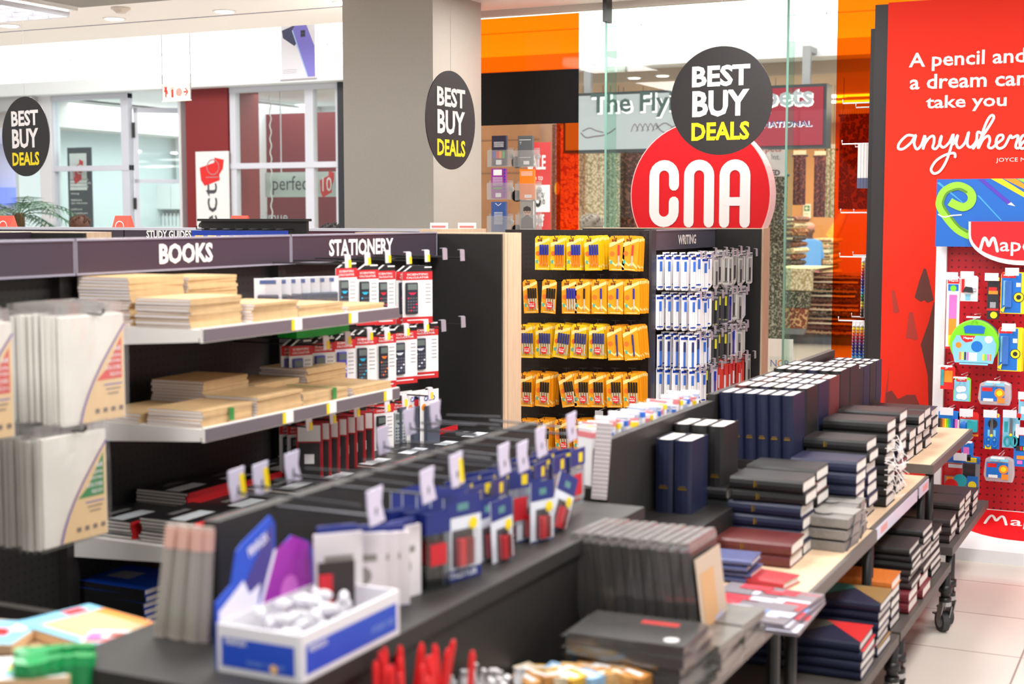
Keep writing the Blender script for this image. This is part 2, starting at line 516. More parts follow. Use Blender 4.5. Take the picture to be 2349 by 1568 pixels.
for px, py, k, w in places:
    p = P(px, py, Y=G - .03)
    dup(pk, (p.x, G - .008, p.z + .02), label='clear acrylic pocket on the shop glass, %s of six, holding a book' % w)
    rgb, lab, _, _ = BK[k]
    bk = MB().box(-.05, .05, -.012, .012, 0, .19)
    f = -.0125
    if k == 0:
        for q, cc in enumerate(range(1, 5)):
            bk.rect((-.033 + q * .022, f, .07), .02, .045, '-Y', cc)
        for q in range(6): bk.rect((0, f, .12 + q * .006), .07, .002, '-Y', 5)
        bk.rect((0, f, .022), .04, .03, '-Y', 5)
    elif k == 1:
        bk.rect((0, f, .165), .08, .003, '-Y', 5).rect((0, f, .055), .08, .003, '-Y', 5).text('T', (-.03, f, .145), .012, .016, '-Y', 5).rect((.01, f, .022), .04, .022, '-Y', 5)
    elif k == 2:
        bk.rect((-.005, f, .165), .06, .036, '-Y', 5).rect((0, f, .022), .04, .026, '-Y', 5).rect((-.005, f, .065), .06, .01, '-Y', 4)
        for q in range(8): bk.rect((-.005, f, .085 + q * .007), .07, .002, '-Y', 5)
        for q in range(9): bk.rect((.044, f, .02 + q * .02), .012, .01, '-Y', 1)
    elif k == 3:
        for q in range(5): bk.rect((0, f, .15 + q * .006), .08, .002, '-Y', 5)
        bk.rect((.01, f, .02), .05, .02, '-Y', 5)
    elif k == 4:
        bk.stroke([(-.02, .015), (0, 0), (.02, .015)], (0, f, .165), .004, '-Y', 5)
        for q in range(9): bk.rect((0, f, .05 + q * .009), .06, .003, '-Y', 5)
    else:
        bk.face2([(-.045, 0), (-.04, .06), (-.02, .075), (.02, .075), (.04, .06), (.045, 0)], (0, f, .012), '-Y', 6)
        bk.disc((0, f - .0003, .115), .026, '-Y', 7, ry=.034).face2([(-.028, 0), (-.024, .022), (0, .032), (.024, .022), (.028, 0)], (0, f - .0004, .122), '-Y', 6)
        for s_ in (-1, 1):
            bk.stroke(arc(s_ * .011, 0, .008, 0, 360, 10), (0, f - .0006, .118), .0025, '-Y', 6)
        bk.rect((0, f - .0005, .09), .026, .014, '-Y', 6).rect((.046, f, .1), .007, .17, '-Y', 5)
    o = bk.build('paperback', [M('book_cover_%d' % k, rgb, .45), BLUEP, RED, M('orange_print', (245, 140, 20), .5), M('green_print', (70, 170, 60), .5), WPAPER, M('photo_dark', (60, 55, 55), .6), M('photo_skin', (190, 160, 145), .6)])
    o.location = (p.x - .005, G - .0255, p.z + .005)
    tag(o, lab + ', %s pocket on the glass' % w, 'book')
db = MB().cyl((0, 0, 0), (0, .012, 0), .037, 20).build('round_sticker', M('black_vinyl'))
for i, (py, w) in enumerate(((372, 'top'), (449, 'middle'), (528, 'bottom'))):
    p = P(1185, py, Y=G - .014)
    o = db if i == 0 else db.copy()
    if i: C.objects.link(o)
    o.location = (p.x, G - .013, p.z)
    tag(o, 'round black dot fixed to the glass between the %s pair of book pockets' % w, 'sticker')

# big red round shop logo on the glass
p = P(1604, 447, Y=G - .12)
lg = thing('logo_disc', 'large red round illuminated shop logo with white letters on the glass', 'sign', (p.x, G - .12, p.z))
rr = .432
MB().cyl((0, 0, 0), (0, .11, 0), rr, 64).build('rim', M('acrylic_rim', (248, 178, 178), .3, emit=.12), lg)
MB().disc((0, -.003, 0), rr - .006, '-Y', 0, 64).build('face', M('logo_red', (196, 16, 26), .45, spec=.3), lg)


def px2(pxs, Y, o):
    return [tuple((lambda q: (q.x - o.x, q.z - o.z))(P(a, b_, Y=Y))) for a, b_ in pxs]


u = (P(1640, 450, Y=G - .12) - P(1540, 450, Y=G - .12)).x / 100
tb = .084
for nm, cx, w_, pts in (('letter_C', 1524, 66, lambda w, h: [(w, h - .40 * 0 - .12)] + arc(0, h - w, w, 0, 180, 10) + arc(0, -h + w, w, 180, 360, 10) + [(w, -h + .12)]),
                        ('letter_N', 1604, 66, lambda w, h: [(-w, -h)] + arc(0, h - w, w, 180, 0, 12) + [(w, -h)]),
                        ('letter_A', 1686, 66, lambda w, h: [(-w, -h)] + arc(0, h - w, w, 180, 0, 12) + [(w, -h)])):
    q = P(cx, 444, Y=G - .12)
    w = w_ * u / 2 - .027 + .0
    h = .195 - .027
    m_ = MB()
    m_.stroke(pts(w, h), (q.x - p.x, -.006, q.z - p.z), .062, '-Y', 0)
    if nm == 'letter_A':
        m_.stroke([(-w, -.045), (w, -.045)], (q.x - p.x, -.0065, q.z - p.z), .05, '-Y', 0)
    m_.build(nm, M('logo_letter', (218, 216, 216), .5), lg)

# white card with letters low on the glass
p = P(1790, 810, Y=G - .01)
MBc = MB().box(-.075, .075, -.002, 0, -.10, .085)
MBc.rect((0, -.003, -.06), .14, .08, '-Y', 1).text('N', (-.04, -.004, -.06), .036, .04, '-Y', 2).text('C', (0, -.004, -.06), .034, .044, '-Y', 3).text('R', (.042, -.004, -.06), .034, .04, '-Y', 2)
o = MBc.build('notice_card', [WPAPER, M('notice_pale', (226, 230, 228), .6), M('notice_blue', (110, 130, 175), .6), M('orange_print')])
o.location = (p.x, G - .006, p.z)
tag(o, 'white notice card with blue and orange letters low on the shop glass', 'notice')


# ---------------------------------------------------------------- the mall beyond: salon, carpet shop
def X15(px, Y=15.0):
    return P(px, 450, Y=Y).x


def Z15(px, py, Y=15.0):
    return P(px, py, Y=Y).z


TOPZ = 3.14
FR = M('shopfront_frame', (205, 207, 218), .45)
sg = clear('salon_glass', (.93, .97, .96), .05, .02)


def front(name, spans, posts, rail_px, Y=15.0):
    """aluminium framed glazing: posts at pixel columns, one mid rail"""
    f = MB()
    a, b_ = X15(spans[0], Y), X15(spans[1], Y)
    for q0, q1 in posts:
        f.box(X15(q0, Y), X15(q1, Y), Y - .045, Y + .045, 0, TOPZ - .01)
    f.box(a, b_, Y - .05, Y + .05, TOPZ - .07, TOPZ - .004).box(a, b_, Y - .05, Y + .05, 0, .1)
    if rail_px:
        z = Z15((spans[0] + spans[1]) / 2, rail_px, Y)
        f.box(a, b_, Y - .055, Y + .055, z - .035, z + .035)
    w = struct(name, f, FR)
    MB().box(a, b_, Y - .004, Y + .004, .05, TOPZ - .03).build('pane', sg, w)
    return w


front('window_4', (118, 303), ((118, 132), (286, 303)), 386)
front('window_5', (535, 786), ((535, 548), (706, 725), (776, 786)), 379)
struct('wall_salon_pier', MB().box(X15(103), X15(130), 14.92, 15.1, 0, TOPZ), M('salon_white', (222, 222, 226), .6))
struct('wall_red_pier', MB().box(X15(437), X15(533), 14.93, 15.6, 0, TOPZ), M('salon_red', (124, 26, 28), .6))
struct('wall_dark_pier', MB().box(X15(786), X15(860), 14.9, 15.2, 0, TOPZ), M('pier_dark', (36, 38, 44), .5))
struct('wall_salon_back', MB().box(-14.9, -9, 18.4, 18.5, 0, 3.2), M('salon_wall', (206, 216, 217), .7))
struct('wall_salon_partition', MB().box(X15(551, 17), X15(800, 17), 17.0, 17.1, 1.05, 2.96), M('salon_red_inner', (116, 30, 38), .6))
struct('wall_salon_left', MB().box(-15.06, -15.0, 15.1, 18.6, 0, 3.14), M('salon_wall'))
struct('ceiling_salon', MB().box(-15.5, -9, 15.0, 18.5, 3.16, 3.24), M('salon_ceiling', (226, 228, 228), .7))
struct('wall_salon_side', MB().box(X15(434, 15.3), X15(440, 15.3), 15.1, 18.4, 0, 3.14), M('salon_white'))
# open door leaf between the left window and the red pier
dr = thing('glass_door', 'aluminium framed glass door standing open left of the red pier', 'door', (X15(304), 15.05, 0), (0, 0, R(38)))
MB().box(0, .06, -.02, .02, 0, 2.95).box(.85, .91, -.02, .02, 0, 2.95).box(0, .91, -.02, .02, 2.88, 2.95).box(0, .91, -.02, .02, 0, .1).box(0, .91, -.02, .02, 1.95, 2.0).build('frame', FR, dr)
MB().box(.06, .85, -.004, .004, .1, 2.88).build('pane', sg, dr)
MB().box(-.02, .02, -.035, -.02, 2.55, 2.75).box(-.02, .02, -.035, -.02, 1.6, 1.75).build('hinge', DARK, dr)
# upright banner on the red pier
c = P(487, 437, Y=14.9)
sb = thing('pier_banner', 'tall white banner with a red brush mark and sideways lettering on the red pier', 'banner', (c.x, 14.91, c.z))
w_, h_ = X15(525) - X15(451), Z15(487, 348) - 1.0
zb = Z15(487, 348) - c.z
MB().box(-w_ / 2, w_ / 2, -.01, .015, zb - h_, zb).build('panel', M('banner_white', (226, 226, 226), .6), sb)
blob = [(-.45, -.3), (-.5, .15), (.1, .32), (.12, .5), (.5, .42), (.45, .1), (.3, -.1), (.32, -.3), (-.3, -.5)]
mk = MB().face2(blob, (0, -.013, zb - .26), '-Y', 0, w_ * .75, .36).stroke(arc(0, 0, .095, 0, 360, 20), (.02, -.016, zb - .2), .012, '-Y', 1).stroke([(-.11, -.13), (.08, -.13)], (.02, -.016, zb - .2), .012, '-Y', 1)
mk.build('brush_mark', [RED, M('mark_grey', (180, 130, 135), .6)], sb)
MB().text('perfect', (.0, -.014, zb - 1.12), 1.42, .30, '-Y', 0, rot=R(90)).build('lettering', M('letter_grey', (70, 70, 75), .6), sb)
# dark price poster behind the left pane
c = P(182, 430, Y=15.1)
sp_ = thing('price_poster', 'tall dark poster with red mark and white treatment list behind the left pane', 'poster', (c.x, 15.12, 0))
z1 = Z15(182, 338, 15.1); w_ = X15(209, 15.1) - X15(155, 15.1)
MB().box(-w_ / 2, w_ / 2, -.01, .01, .9, z1).rect((-.02, -.012, z1 - .33), w_ * .72, .5, '-Y', 1).face2(blob, (-.02, -.014, z1 - .33), '-Y', 2, w_ * .45, .34).stroke(arc(0, 0, .06, 0, 360, 16), (.02, -.016, z1 - .3), .012, '-Y', 1).stroke([(0, -.1), (0, .1)], (-.09, -.016, z1 - .3), .012, '-Y', 1).build('panel', [M('poster_dark', (58, 62, 68), .5), M('banner_white'), RED], sp_)
tl = MB()
for t_, py in (('matis facials', 411), ('environ facials', 419), ('nimue facials', 427), ('waxing', 444), ('manicure', 458), ('spa manicure', 466), ('pedicure', 480), ('spa pedicure', 489)):
    z = Z15(182, py, 15.1); ww = .024 * len(t_)
    tl.text(t_, (-w_ / 2 + .05 + ww / 2, -.012, z), ww, .034, '-Y', 0)
tl.build('lettering', TXTW, sp_)
# salon sign band behind the right window
c = P(690, 423, Y=15.4)
wb = thing('hanging_sign', 'pale glass sign band with grey lettering and red mark behind the right window', 'sign', (c.x, 15.4, c.z))
w2 = X15(781, 15.4) - X15(617, 15.4)
MB().box(-w2 / 2, w2 / 2, -.01, .01, -.16, .16).build('panel', M('sign_pale', (188, 196, 190), .5), wb)
MB().text('perfect', (-.12, -.012, -.01), .62, .24, '-Y', 0).build('lettering', M('letter_grey'), wb)
MB().face2(blob, (w2 / 2 - .14, -.013, 0), '-Y', 0, .22, .34).text('10', (w2 / 2 - .14, -.015, 0), .14, .18, '-Y', 1).build('brush_mark', [RED, TXTW], wb)
MB().cyl((-.3, 0, .16), (-.3, 0, 3.16 - c.z), .008).cyl((.25, 0, .16), (.25, 0, 3.16 - c.z), .008).build('rod', ALU, wb)
c = P(632, 498, Y=15.02)
o = MB().text('nimue', (0, 0, 0), .42, .13, '-Y', 0).build('window_lettering', M('letter_pale', (150, 165, 168), .6))
o.location = (c.x, 14.985, c.z)
tag(o, 'pale grey lettering low on the right salon pane', 'lettering')
c = P(620, 262, Y=15.3)
pts = [(.012 * math.sin(k * 1.1), 0, -k * .03) for k in range(60)]
o = MB().tube(pts, .008, 6).build('bead_chain', M('chain_white', (226, 226, 222), .4))
o.location = (c.x, 15.3, 3.14)
tag(o, 'long white twisted chain hanging behind the right salon window', 'chain')
for (px, py), w in zip(((585, 240), (752, 249)), ('over the red partition', 'near the dark pier')):
    q = P(px, py, Z=3.15)
    o = MB().cyl((0, 0, -.012), (0, 0, 0), .15, 24).build('salon_lamp', M('lamp_diffuser')); o.location = (q.x, min(q.y, 18), 3.158)
    tag(o, 'round flush white lamp in the salon ceiling ' + w, 'lamp')
# salon cabinet and bottles
q0, q1 = X15(346, 18), X15(432, 18)
cb = thing('wall_cabinet', 'white two door wall cabinet inside the salon', 'cabinet', ((q0 + q1) / 2, 18.2, Z15(390, 480, 18)))
hh = Z15(390, 421, 18) - Z15(390, 480, 18)
MB().box(-(q1 - q0) / 2, (q1 - q0) / 2, -.15, .2, 0, hh).build('body', M('cabinet_white', (232, 236, 236), .4), cb)
for s_ in (0, 1):
    MB().box(-(q1 - q0) / 2 + .01 + s_ * (q1 - q0) / 2, -.01 + s_ * (q1 - q0) / 2, -.17, -.15, .01, hh - .01).build('door', M('cabinet_white'), cb)
zs = Z15(390, 518, 18)
sh = MB().box(q0, q1 + .3, 18.02, 18.4, zs - .03, zs).build('wall_shelf', M('cabinet_white')); tag(sh, 'white salon wall shelf carrying small bottles', 'shelf')
btl = thing('bottle', '', 'bottle')
MB().cyl((0, 0, 0), (0, 0, .16), .03, 10).build('body', M('cabinet_white'), btl)
MB().cyl((0, 0, .16), (0, 0, .2), .015, 8).build('cap', WHITE, btl)
for k in range(9):
    dup(btl, (q0 + .12 + k * .075, 18.15, zs), label='small white bottle on the salon wall shelf', group='bottles on the salon shelf')
for k in range(2):
    o = MB().box(-.03, .03, -.03, .03, 0, .2).build('red_carton', RED); o.location = (q0 + .92 + k * .08, 18.15, zs)
    tag(o, 'red carton beside the bottles on the salon shelf', 'carton', 'red cartons on the salon shelf')
# corner shop at the far left
struct('wall_corner_shop', MB().box(-21, -15.06, 18.6, 18.7, 0, 3.2), M('corner_wall', (225, 228, 238), .6))
struct('ceiling_corner_shop', MB().box(-21, X15(104), 15.1, 18.6, 2.75, 3.14), M('corner_ceiling', (222, 216, 214), .6))
struct('trim_4', MB().box(-21, X15(103), 14.8, 15.0, 2.95, 3.14).box(-21, -15.06, 18.3, 18.6, 1.7, 2.0, 1), [M('corner_fascia', (180, 182, 184), .6), M('corner_blue', (120, 140, 235), .5, emit=.25)])
for k in range(2):
    q = P(15 + k * 22, 385 + 30 * k, Y=16.6)
    o = thing('track_spotlight', 'small white track spotlight in the far left shop, %s' % ('nearer the picture edge' if k == 0 else 'beside the post of the round sign'), 'spotlight', (q.x, 16.3 + .6 * k, 2.75))
    MB().cyl((0, 0, -.12), (0, 0, 0), .015).build('stem', WHITE, o)
    MB().cyl((0, 0, -.12), (.12, -.1, -.2), .05, 12, r1=.07).build('head', M('spot_grey', (150, 150, 155), .4), o)

# fan palm beside the mall walk
q = P(45, 560, Y=11.0)
pl = thing('potted_palm', 'green feathery potted palm beyond the far left gondola', 'palm', (q.x, 11, 0))
MB().cyl((0, 0, 0), (0, 0, .5), .2, 18, r1=.27).build('pot', M('pot_white', (222, 220, 218), .5), pl)
MB().cyl((0, 0, .4), (0, 0, 1.54), .06, 10).build('trunk', M('palm_trunk', (95, 75, 50), .9, noise=.3, nscale=40), pl)
leaf = M('palm_leaf', (42, 92, 62), .45)
rnd = random.Random(3)
for k in range(22):
    a = k * 2.399; el = rnd.uniform(.05, .75); L_ = rnd.uniform(.55, .75)
    fr_ = MB()
    pts = []
    for i in range(15):
        t = i / 14
        r_ = L_ * t; z = 1.5 + L_ * (el * 1.3 * t - .75 * t * t)
        pts.append(Vector((r_ * math.cos(a), r_ * math.sin(a), z)))
    fr_.tube(pts, .005, 4)
    side = Vector((-math.sin(a), math.cos(a), 0))
    for i in range(3, 15):
        for s_ in (-1, 1):
            d = (pts[i] - pts[i - 1]).normalized()
            tip = pts[i] + side * s_ * .17 * math.sin(math.pi * (i + 1) / 17) + d * .10 - Vector((0, 0, .03))
            fr_.add([pts[i] - d * .014, tip, pts[i] + d * .014], [(0, 1, 2)])
    fr_.build('frond', leaf, pl)

# hanging fire equipment sign, phone poster
c = P(405, 212, Y=8.6)
fs = thing('fire_equipment_sign', 'hanging cream sign with four red fire equipment symbols', 'sign', (c.x, 8.6, c.z), (0, 0, R(-6)))
W, H = .275, .115
MB().box(-W / 2, W / 2, -.008, .008, -H / 2, H / 2).box(-W / 2 - .006, W / 2 + .006, -.01, .01, -H / 2 - .008, -H / 2).box(-W / 2 - .006, W / 2 + .006, -.01, .01, H / 2, H / 2 + .008).build('panel', M('sign_cream', (236, 228, 212), .5), fs)
sy = MB()
for k in range(4):
    cx = -W / 2 + W / 8 + k * W / 4
    sy.stroke([(-.03, -.046), (.03, -.046), (.03, .046), (-.03, .046), (-.03, -.046)], (cx, -.0085, 0), .0015, '-Y', 1, cap=False)
    if k == 0:
        sy.rect((cx, -.009, -.008), .012, .05, '-Y').rect((cx, -.009, .014), .034, .012, '-Y').disc((cx, -.009, .03), .013, '-Y', 0, 12).rect((cx + .014, -.0092, 0), .012, .022, '-Y').rect((cx, -.0091, .042), .034, .005, '-Y')
    elif k == 1:
        sy.face2([(-.011, -.036), (.011, -.036), (.011, .018), (.005, .026), (-.005, .026), (-.011, .018)], (cx, -.009, 0), '-Y').stroke([(-.002, .028), (-.01, .038), (-.018, .03), (-.017, .0)], (cx, -.009, 0), .003, '-Y').rect((cx + .006, -.009, .034), .02, .004, '-Y')
    elif k == 2:
        for r_ in (.027, .020, .013, .006):
            sy.stroke(arc(0, 0, r_, 0, 360, 18), (cx, -.009, 0), .0035, '-Y', cap=False)
    else:
        sy.rect((cx - .008, -.009, 0), .03, .012, '-Y').face2([(-.012, .03), (-.002, .03), (.024, 0), (-.002, -.03), (-.012, -.03), (.01, 0)], (cx + .002, -.0092, 0), '-Y')
sy.build('symbols', [M('symbol_red', (205, 50, 40), .5), GREYP], fs)
for s_ in (-1, 1):
    MB().cyl((s_ * (W / 2 + .008), 0, -H / 2), (s_ * (W / 2 + .008), 0, 4.6 - c.z), .003, 6).build('hanger_rod', M('rod_grey', (120, 122, 126), .4, .6), fs)
c = P(684, 120, Y=9.0)
pb = thing('phone_poster', 'hanging white poster showing a blue violet mobile phone, beside the column', 'poster', (c.x, 9.0, c.z), (0, 0, R(-4)))
W, H = .318, .40
MB().box(-W / 2, W / 2, -.002, .002, -H / 2, H / 2 + .14).build('sheet', M('poster_pale', (226, 226, 236), .5), pb)
ph = MB().face2([(-.47, .42), (-.1, .5), (.05, .25), (-.1, .12), (-.44, .28)], (0, -.003, 0), '-Y', 1, W, H).face2([(-.17, .4), (-.08, .5), (.25, .5), (.48, .1), (.49, -.46), (.28, -.46)], (0, -.004, 0), '-Y', 0, W, H)
ph.face2([(-.17, .4), (-.14, .42), (.3, -.46), (.27, -.46)], (0, -.0045, 0), '-Y', 2, W, H).rect((.05, -.005, .135), .045, .05, '-Y', 1)
for q in ((.042, .147), (.058, .147), (.042, .123), (.058, .123)): ph.disc((q[0], -.006, q[1]), .006, '-Y', 3, 10)
for k in range(3): ph.rect((-.08, -.003, -.125 - k * .012), .13, .002, '-Y', 4)
ph.build('picture', [M('phone_violet', (118, 112, 205), .35), M('phone_dark', (52, 56, 92), .35), M('phone_edge', (160, 190, 240), .35), TXTK, GREYP], pb)
MB().cyl((-W / 2 - .01, 0, -H / 2), (W / 2 + .01, 0, -H / 2), .008, 10).build('bottom_bar', M('bar_grey', (170, 168, 172), .4), pb)
MB().box(-W / 2, W / 2, -.004, .004, H / 2 + .14, H / 2 + .155).build('top_bar', M('bar_grey'), pb)
MB().cyl((-.1, 0, H / 2 + .15), (-.1, 0, 4.6 - c.z), .002, 5).cyl((.1, 0, H / 2 + .15), (.1, 0, 4.6 - c.z), .002, 5).build('wire', M('rod_grey'), pb)

# carpet shop
CW = M('carpet_shop_wall', (196, 140, 84), .7)
struct('wall_carpet_shop', MB().box(-9.5, -1.5, 23, 23.1, 0, 3.2), CW)
struct('wall_carpet_pier', MB().box(X15(1000), X15(1242), 14.95, 15.3, 0, TOPZ).box(X15(1100), X15(1240), 14.945, 14.95, 2.0, 2.01, 1).box(X15(1100), X15(1240), 14.945, 14.95, 2.38, 2.39, 1), [M('brown_panel', (150, 98, 56), .5, noise=.15, nscale=3), M('panel_joint', (110, 70, 40), .6)])
struct('ceiling_carpet_shop', MB().box(-9.5, -1.5, 15.1, 23, 3.0, 3.14), M('carpet_ceiling', (196, 178, 160), .7))
for k, (px, py) in enumerate(((1455, 178), (1520, 173), (1870, 323), (1945, 215), (1960, 228), (1930, 250), (1918, 303))):
    q = P(px, py, Z=3.0)
    if q.y > 18.8: q = P(px, py, Y=18.0)
    lamp = thing('strip_lamp' if k in (3, 4) else 'spot_lamp', ['round spot lamp over the left of the carpet shop sign', 'round spot lamp above the sign lettering', 'round spot lamp below the red sign end', 'upper fluorescent strip behind the orange film', 'lower fluorescent strip behind the orange film', 'round spot lamp behind the orange film', 'round spot lamp beside the red sign end'][k], 'lamp', (q.x, min(q.y, 18.7), 2.998))
    if k in (3, 4): MB().box(-.45, .35, -.06, .06, -.03, 0).build('tube', M('strip_glow', (255, 250, 240), .5, emit=5), lamp); MB().box(-.47, .37, -.08, .08, -.012, .0).build('housing', WHITE, lamp)
    else: MB().cyl((0, 0, -.008), (0, 0, 0), .06, 14).build('bulb', DL, lamp); MB().cyl((0, 0, -.005), (0, 0, 0), .08, 14).build('bezel', WHITE, lamp)
Y0 = 14.35
a, b_ = P(1298, 260, Y=Y0), P(1889, 250, Y=Y0)
zt, zb = 2.80, 2.22
cs = thing('carpet_shop_sign', 'wide carpet shop light box sign, grey on the left and red on the right', 'sign', ((a.x + b_.x) / 2, Y0, (zt + zb) / 2))
W, H = b_.x - a.x, zt - zb
MB().box(-W / 2 - .03, W / 2 + .03, .0, .22, -H / 2 - .03, H / 2 + .03).build('casing', M('sign_casing', (45, 52, 56), .4), cs)
xs = P(1640, 250, Y=Y0).x - (a.x + b_.x) / 2
MB().box(-W / 2, xs, -.01, 0, -H / 2, H / 2).build('grey_panel', M('sign_grey', (160, 170, 174), .5), cs)
MB().box(xs, W / 2, -.01, 0, -H / 2, H / 2).build('red_panel', M('sign_red', (140, 16, 44), .5), cs)
SW = M('sign_letter_white', (250, 250, 250), .4, emit=.3)


def sgn(t, p0, p1, py, h, ms, dx=.014):
    q0, q1 = P(p0, py, Y=Y0).x - cs.location.x, P(p1, py, Y=Y0).x - cs.location.x
    z = P((p0 + p1) / 2, py, Y=Y0).z - cs.location.z
    MB().text(t, ((q0 + q1) / 2 + dx, -.014, z - dx), q1 - q0, h, '-Y', 0, bold=.05).text(t, ((q0 + q1) / 2, -.018, z), q1 - q0, h, '-Y', 1, bold=.02).build('lettering', [SW, ms], cs)


sgn('The Flying', 1356, 1605, 240, .27, M('sign_letter_dark', (62, 84, 84), .5))
sgn('Carpets', 1655, 1865, 228, .26, M('sign_letter_grey', (150, 158, 165), .5))
sgn('INTERNATIONAL', 1690, 1863, 285, .06, M('sign_letter_blue', (60, 50, 110), .5), .006)
dm = MB()
q = P(1365, 300, Y=Y0)
ox, oz = q.x - cs.location.x, q.z - cs.location.z
dm.stroke(spline([(-.16, -.02), (-.1, -.07), (0, -.06), (.1, -.05), (.18, -.02), (.24, .02)]), (ox, -.012, oz), .012, '-Y')
dm.stroke(spline([(-.14, .0), (-.06, .03), (.02, .0), (.1, -.02)]), (ox, -.012, oz), .01, '-Y')
for k in range(5):
    dm.stroke(spline([(.42 + k * .06, -.04), (.46 + k * .06, .04), (.5 + k * .06, -.03)]), (ox, -.012, oz + .02), .008, '-Y')
dm.stroke(spline([(.7, 0), (.8, .06), (.92, 0), (1.0, .06)]), (ox, -.012, oz), .01, '-Y').stroke(spline([(.7, .04), (.8, -.04), (.92, .03), (1.0, -.04)]), (ox, -.012, oz), .01, '-Y')
dm.build('scroll_pattern', M('scroll_grey', (95, 82, 90), .5), cs)
for px in (1340, 1843):
    x = P(px, 250, Y=Y0).x - cs.location.x
    MB().box(x - .04, x + .04, .08, .14, H / 2, 3.22 - cs.location.z).box(x - .04, x + .04, .14, 14.70 - Y0, 3.16 - cs.location.z, 3.22 - cs.location.z).build('bracket', M('bracket_grey', (150, 152, 156), .4), cs)

cream = carpetmat('rug_cream', (236, 226, 200), (206, 196, 160), (170, 150, 110), 16)
rust = carpetmat('rug_rust', (150, 60, 40), (90, 40, 40), (200, 160, 110), 14)
green = carpetmat('rug_green', (190, 205, 180), (120, 140, 110), (220, 215, 190), 20)
maroon = carpetmat('rug_maroon', (92, 34, 42), (60, 26, 34), (130, 70, 60), 18)
olive = carpetmat('rug_olive', (60, 70, 56), (30, 36, 34), (150, 150, 130), 22)
orange = carpetmat('rug_orange', (230, 130, 60), (250, 180, 110), (200, 90, 50), 12)
blush = carpetmat('rug_blush', (200, 130, 120), (160, 90, 90), (225, 180, 160), 30)
brown = carpetmat('rug_brown', (110, 60, 44), (70, 40, 34), (150, 100, 80), 14)


def rug(px0, px1, py0, py1, Y, m, label, fringe=True):
    a, b_ = P(px0, py0, Y=Y), P(px1, py1, Y=Y)
    c_ = (a.x + b_.x) / 2
    z0 = .02 if py1 > 500 else b_.z
    t = thing('hanging_rug', label, 'rug', (c_, Y, z0))
    w = b_.x - a.x
    n = 9
    pts = [(-w / 2 + w * i / (n - 1), .015 * math.sin(i * 1.9)) for i in range(n)]
    MB().prism(pts + [(x, y + .02) for x, y in reversed(pts)], 'z', 0, a.z - z0).build('field', m, t)
    if fringe:
        f = MB()
        for i in range(16):
            x = -w / 2 + w * (i + .5) / 16
            f.cyl((x, .005, a.z - z0), (x + .004, 0, a.z - z0 + .05), .006, 4)
        f.build('fringe', M('fringe_cream', (226, 212, 180), .9), t)
    MB().cyl((-w / 2 - .02, .03, a.z - z0 - .01), (w / 2 + .02, .03, a.z - z0 - .01), .015, 8).cyl((-w / 2 + .03, .03, a.z - z0 - .01), (-w / 2 + .03, .03, 3.0 - z0), .003, 5).cyl((w / 2 - .03, .03, a.z - z0 - .01), (w / 2 - .03, .03, 3.0 - z0), .003, 5).build('rail', DARK, t)


rug(1246, 1284, 286, 700, 15.6, blush, 'pink patterned rug hanging behind the sale banner')
rug(1286, 1326, 295, 700, 15.2, orange, 'orange lattice rug hanging behind the orange film strip')
rug(1330, 1384, 325, 700, 15.32, cream, 'cream lattice rug hanging left of the glass fin')
rug(1392, 1419, 325, 700, 15.4, green, 'pale green rug hanging just left of the red round logo')
rug(1422, 1475, 325, 700, 15.6, brown, 'brown rug hanging behind the red round logo')
rug(1768, 1801, 400, 640, 15.8, olive, 'dark green patterned rug hanging below the white carpet poster')
rug(1820, 1846, 355, 470, 17.0, maroon, 'dark maroon rug hanging left of the green exit sign')
rug(1868, 1894, 356, 498, 17.4, maroon, 'dark maroon rug hanging right of the green exit sign')
rug(1895, 1914, 341, 499, 16.4, cream, 'narrow cream rug hanging at the edge of the orange film')
rug(1927, 2010, 262, 480, 15.6, carpetmat('rug_dark_red', (110, 30, 28), (80, 22, 22), (140, 60, 50), 10), 'dark rug hanging behind the right orange film')
rug(1450, 1600, 335, 700, 16.4, carpetmat('rug_gold', (150, 96, 60), (90, 50, 40), (170, 120, 80), 10), 'wide golden rug hanging behind the red round logo', False)
# sale banner on the mall walk
c = P(1245, 430, Y=12.6)
sl = thing('sale_banner', 'red sale banner with a white discount panel beyond the glass', 'banner', (c.x, 12.6, 0))
x0, x1 = P(1208, 400, Y=12.6).x - c.x, P(1262, 400, Y=12.6).x - c.x
z1 = P(1245, 326, Y=12.6).z
zz = lambda py: P(1245, py, Y=12.6).z
MB().box(x0, x1, 0, .02, .4, z1).build('sheet', M('sale_red', (206, 44, 48), .5), sl)
MB().rect(((x0 + x1) / 2, -.004, (zz(424) + zz(486)) / 2), x1 - x0, zz(424) - zz(486), '-Y').build('white_panel', WPAPER, sl)
MB().text('SALE', (x0 + .11, -.004, zz(372)), .19, .14, '-Y', 0, .02).text('up to', (x0 + .115, -.004, zz(410)), .12, .06, '-Y').text('55', (x0 + .1, -.008, zz(455)), .12, .17, '-Y', 1, .03).text('%', (x0 + .18, -.008, zz(455)), .04, .12, '-Y', 1).text('Off', (x0 + .12, -.004, zz(505)), .14, .12, '-Y', 0, .03).build('lettering', [TXTW, TXTK], sl)
MB().cyl(((x0 + x1) / 2, .04, 0), ((x0 + x1) / 2, .04, z1), .015).box((x0 + x1) / 2 - .15, (x0 + x1) / 2 + .15, -.1, .15, 0, .02).build('stand', ALU, sl)
c = P(1278, 432, Y=13.2)
o = MB().disc((0, 0, 0), .035, '-Y', 0, 16, ry=.075).build('yellow_sticker', M('sticker_yellow', (240, 180, 20), .5)); o.location = (c.x, 15.19, P(1278, 432, Y=15.19).z)
o.location.x = P(1278, 432, Y=15.19).x
tag(o, 'small oval yellow sticker beside the orange film strip', 'sticker')
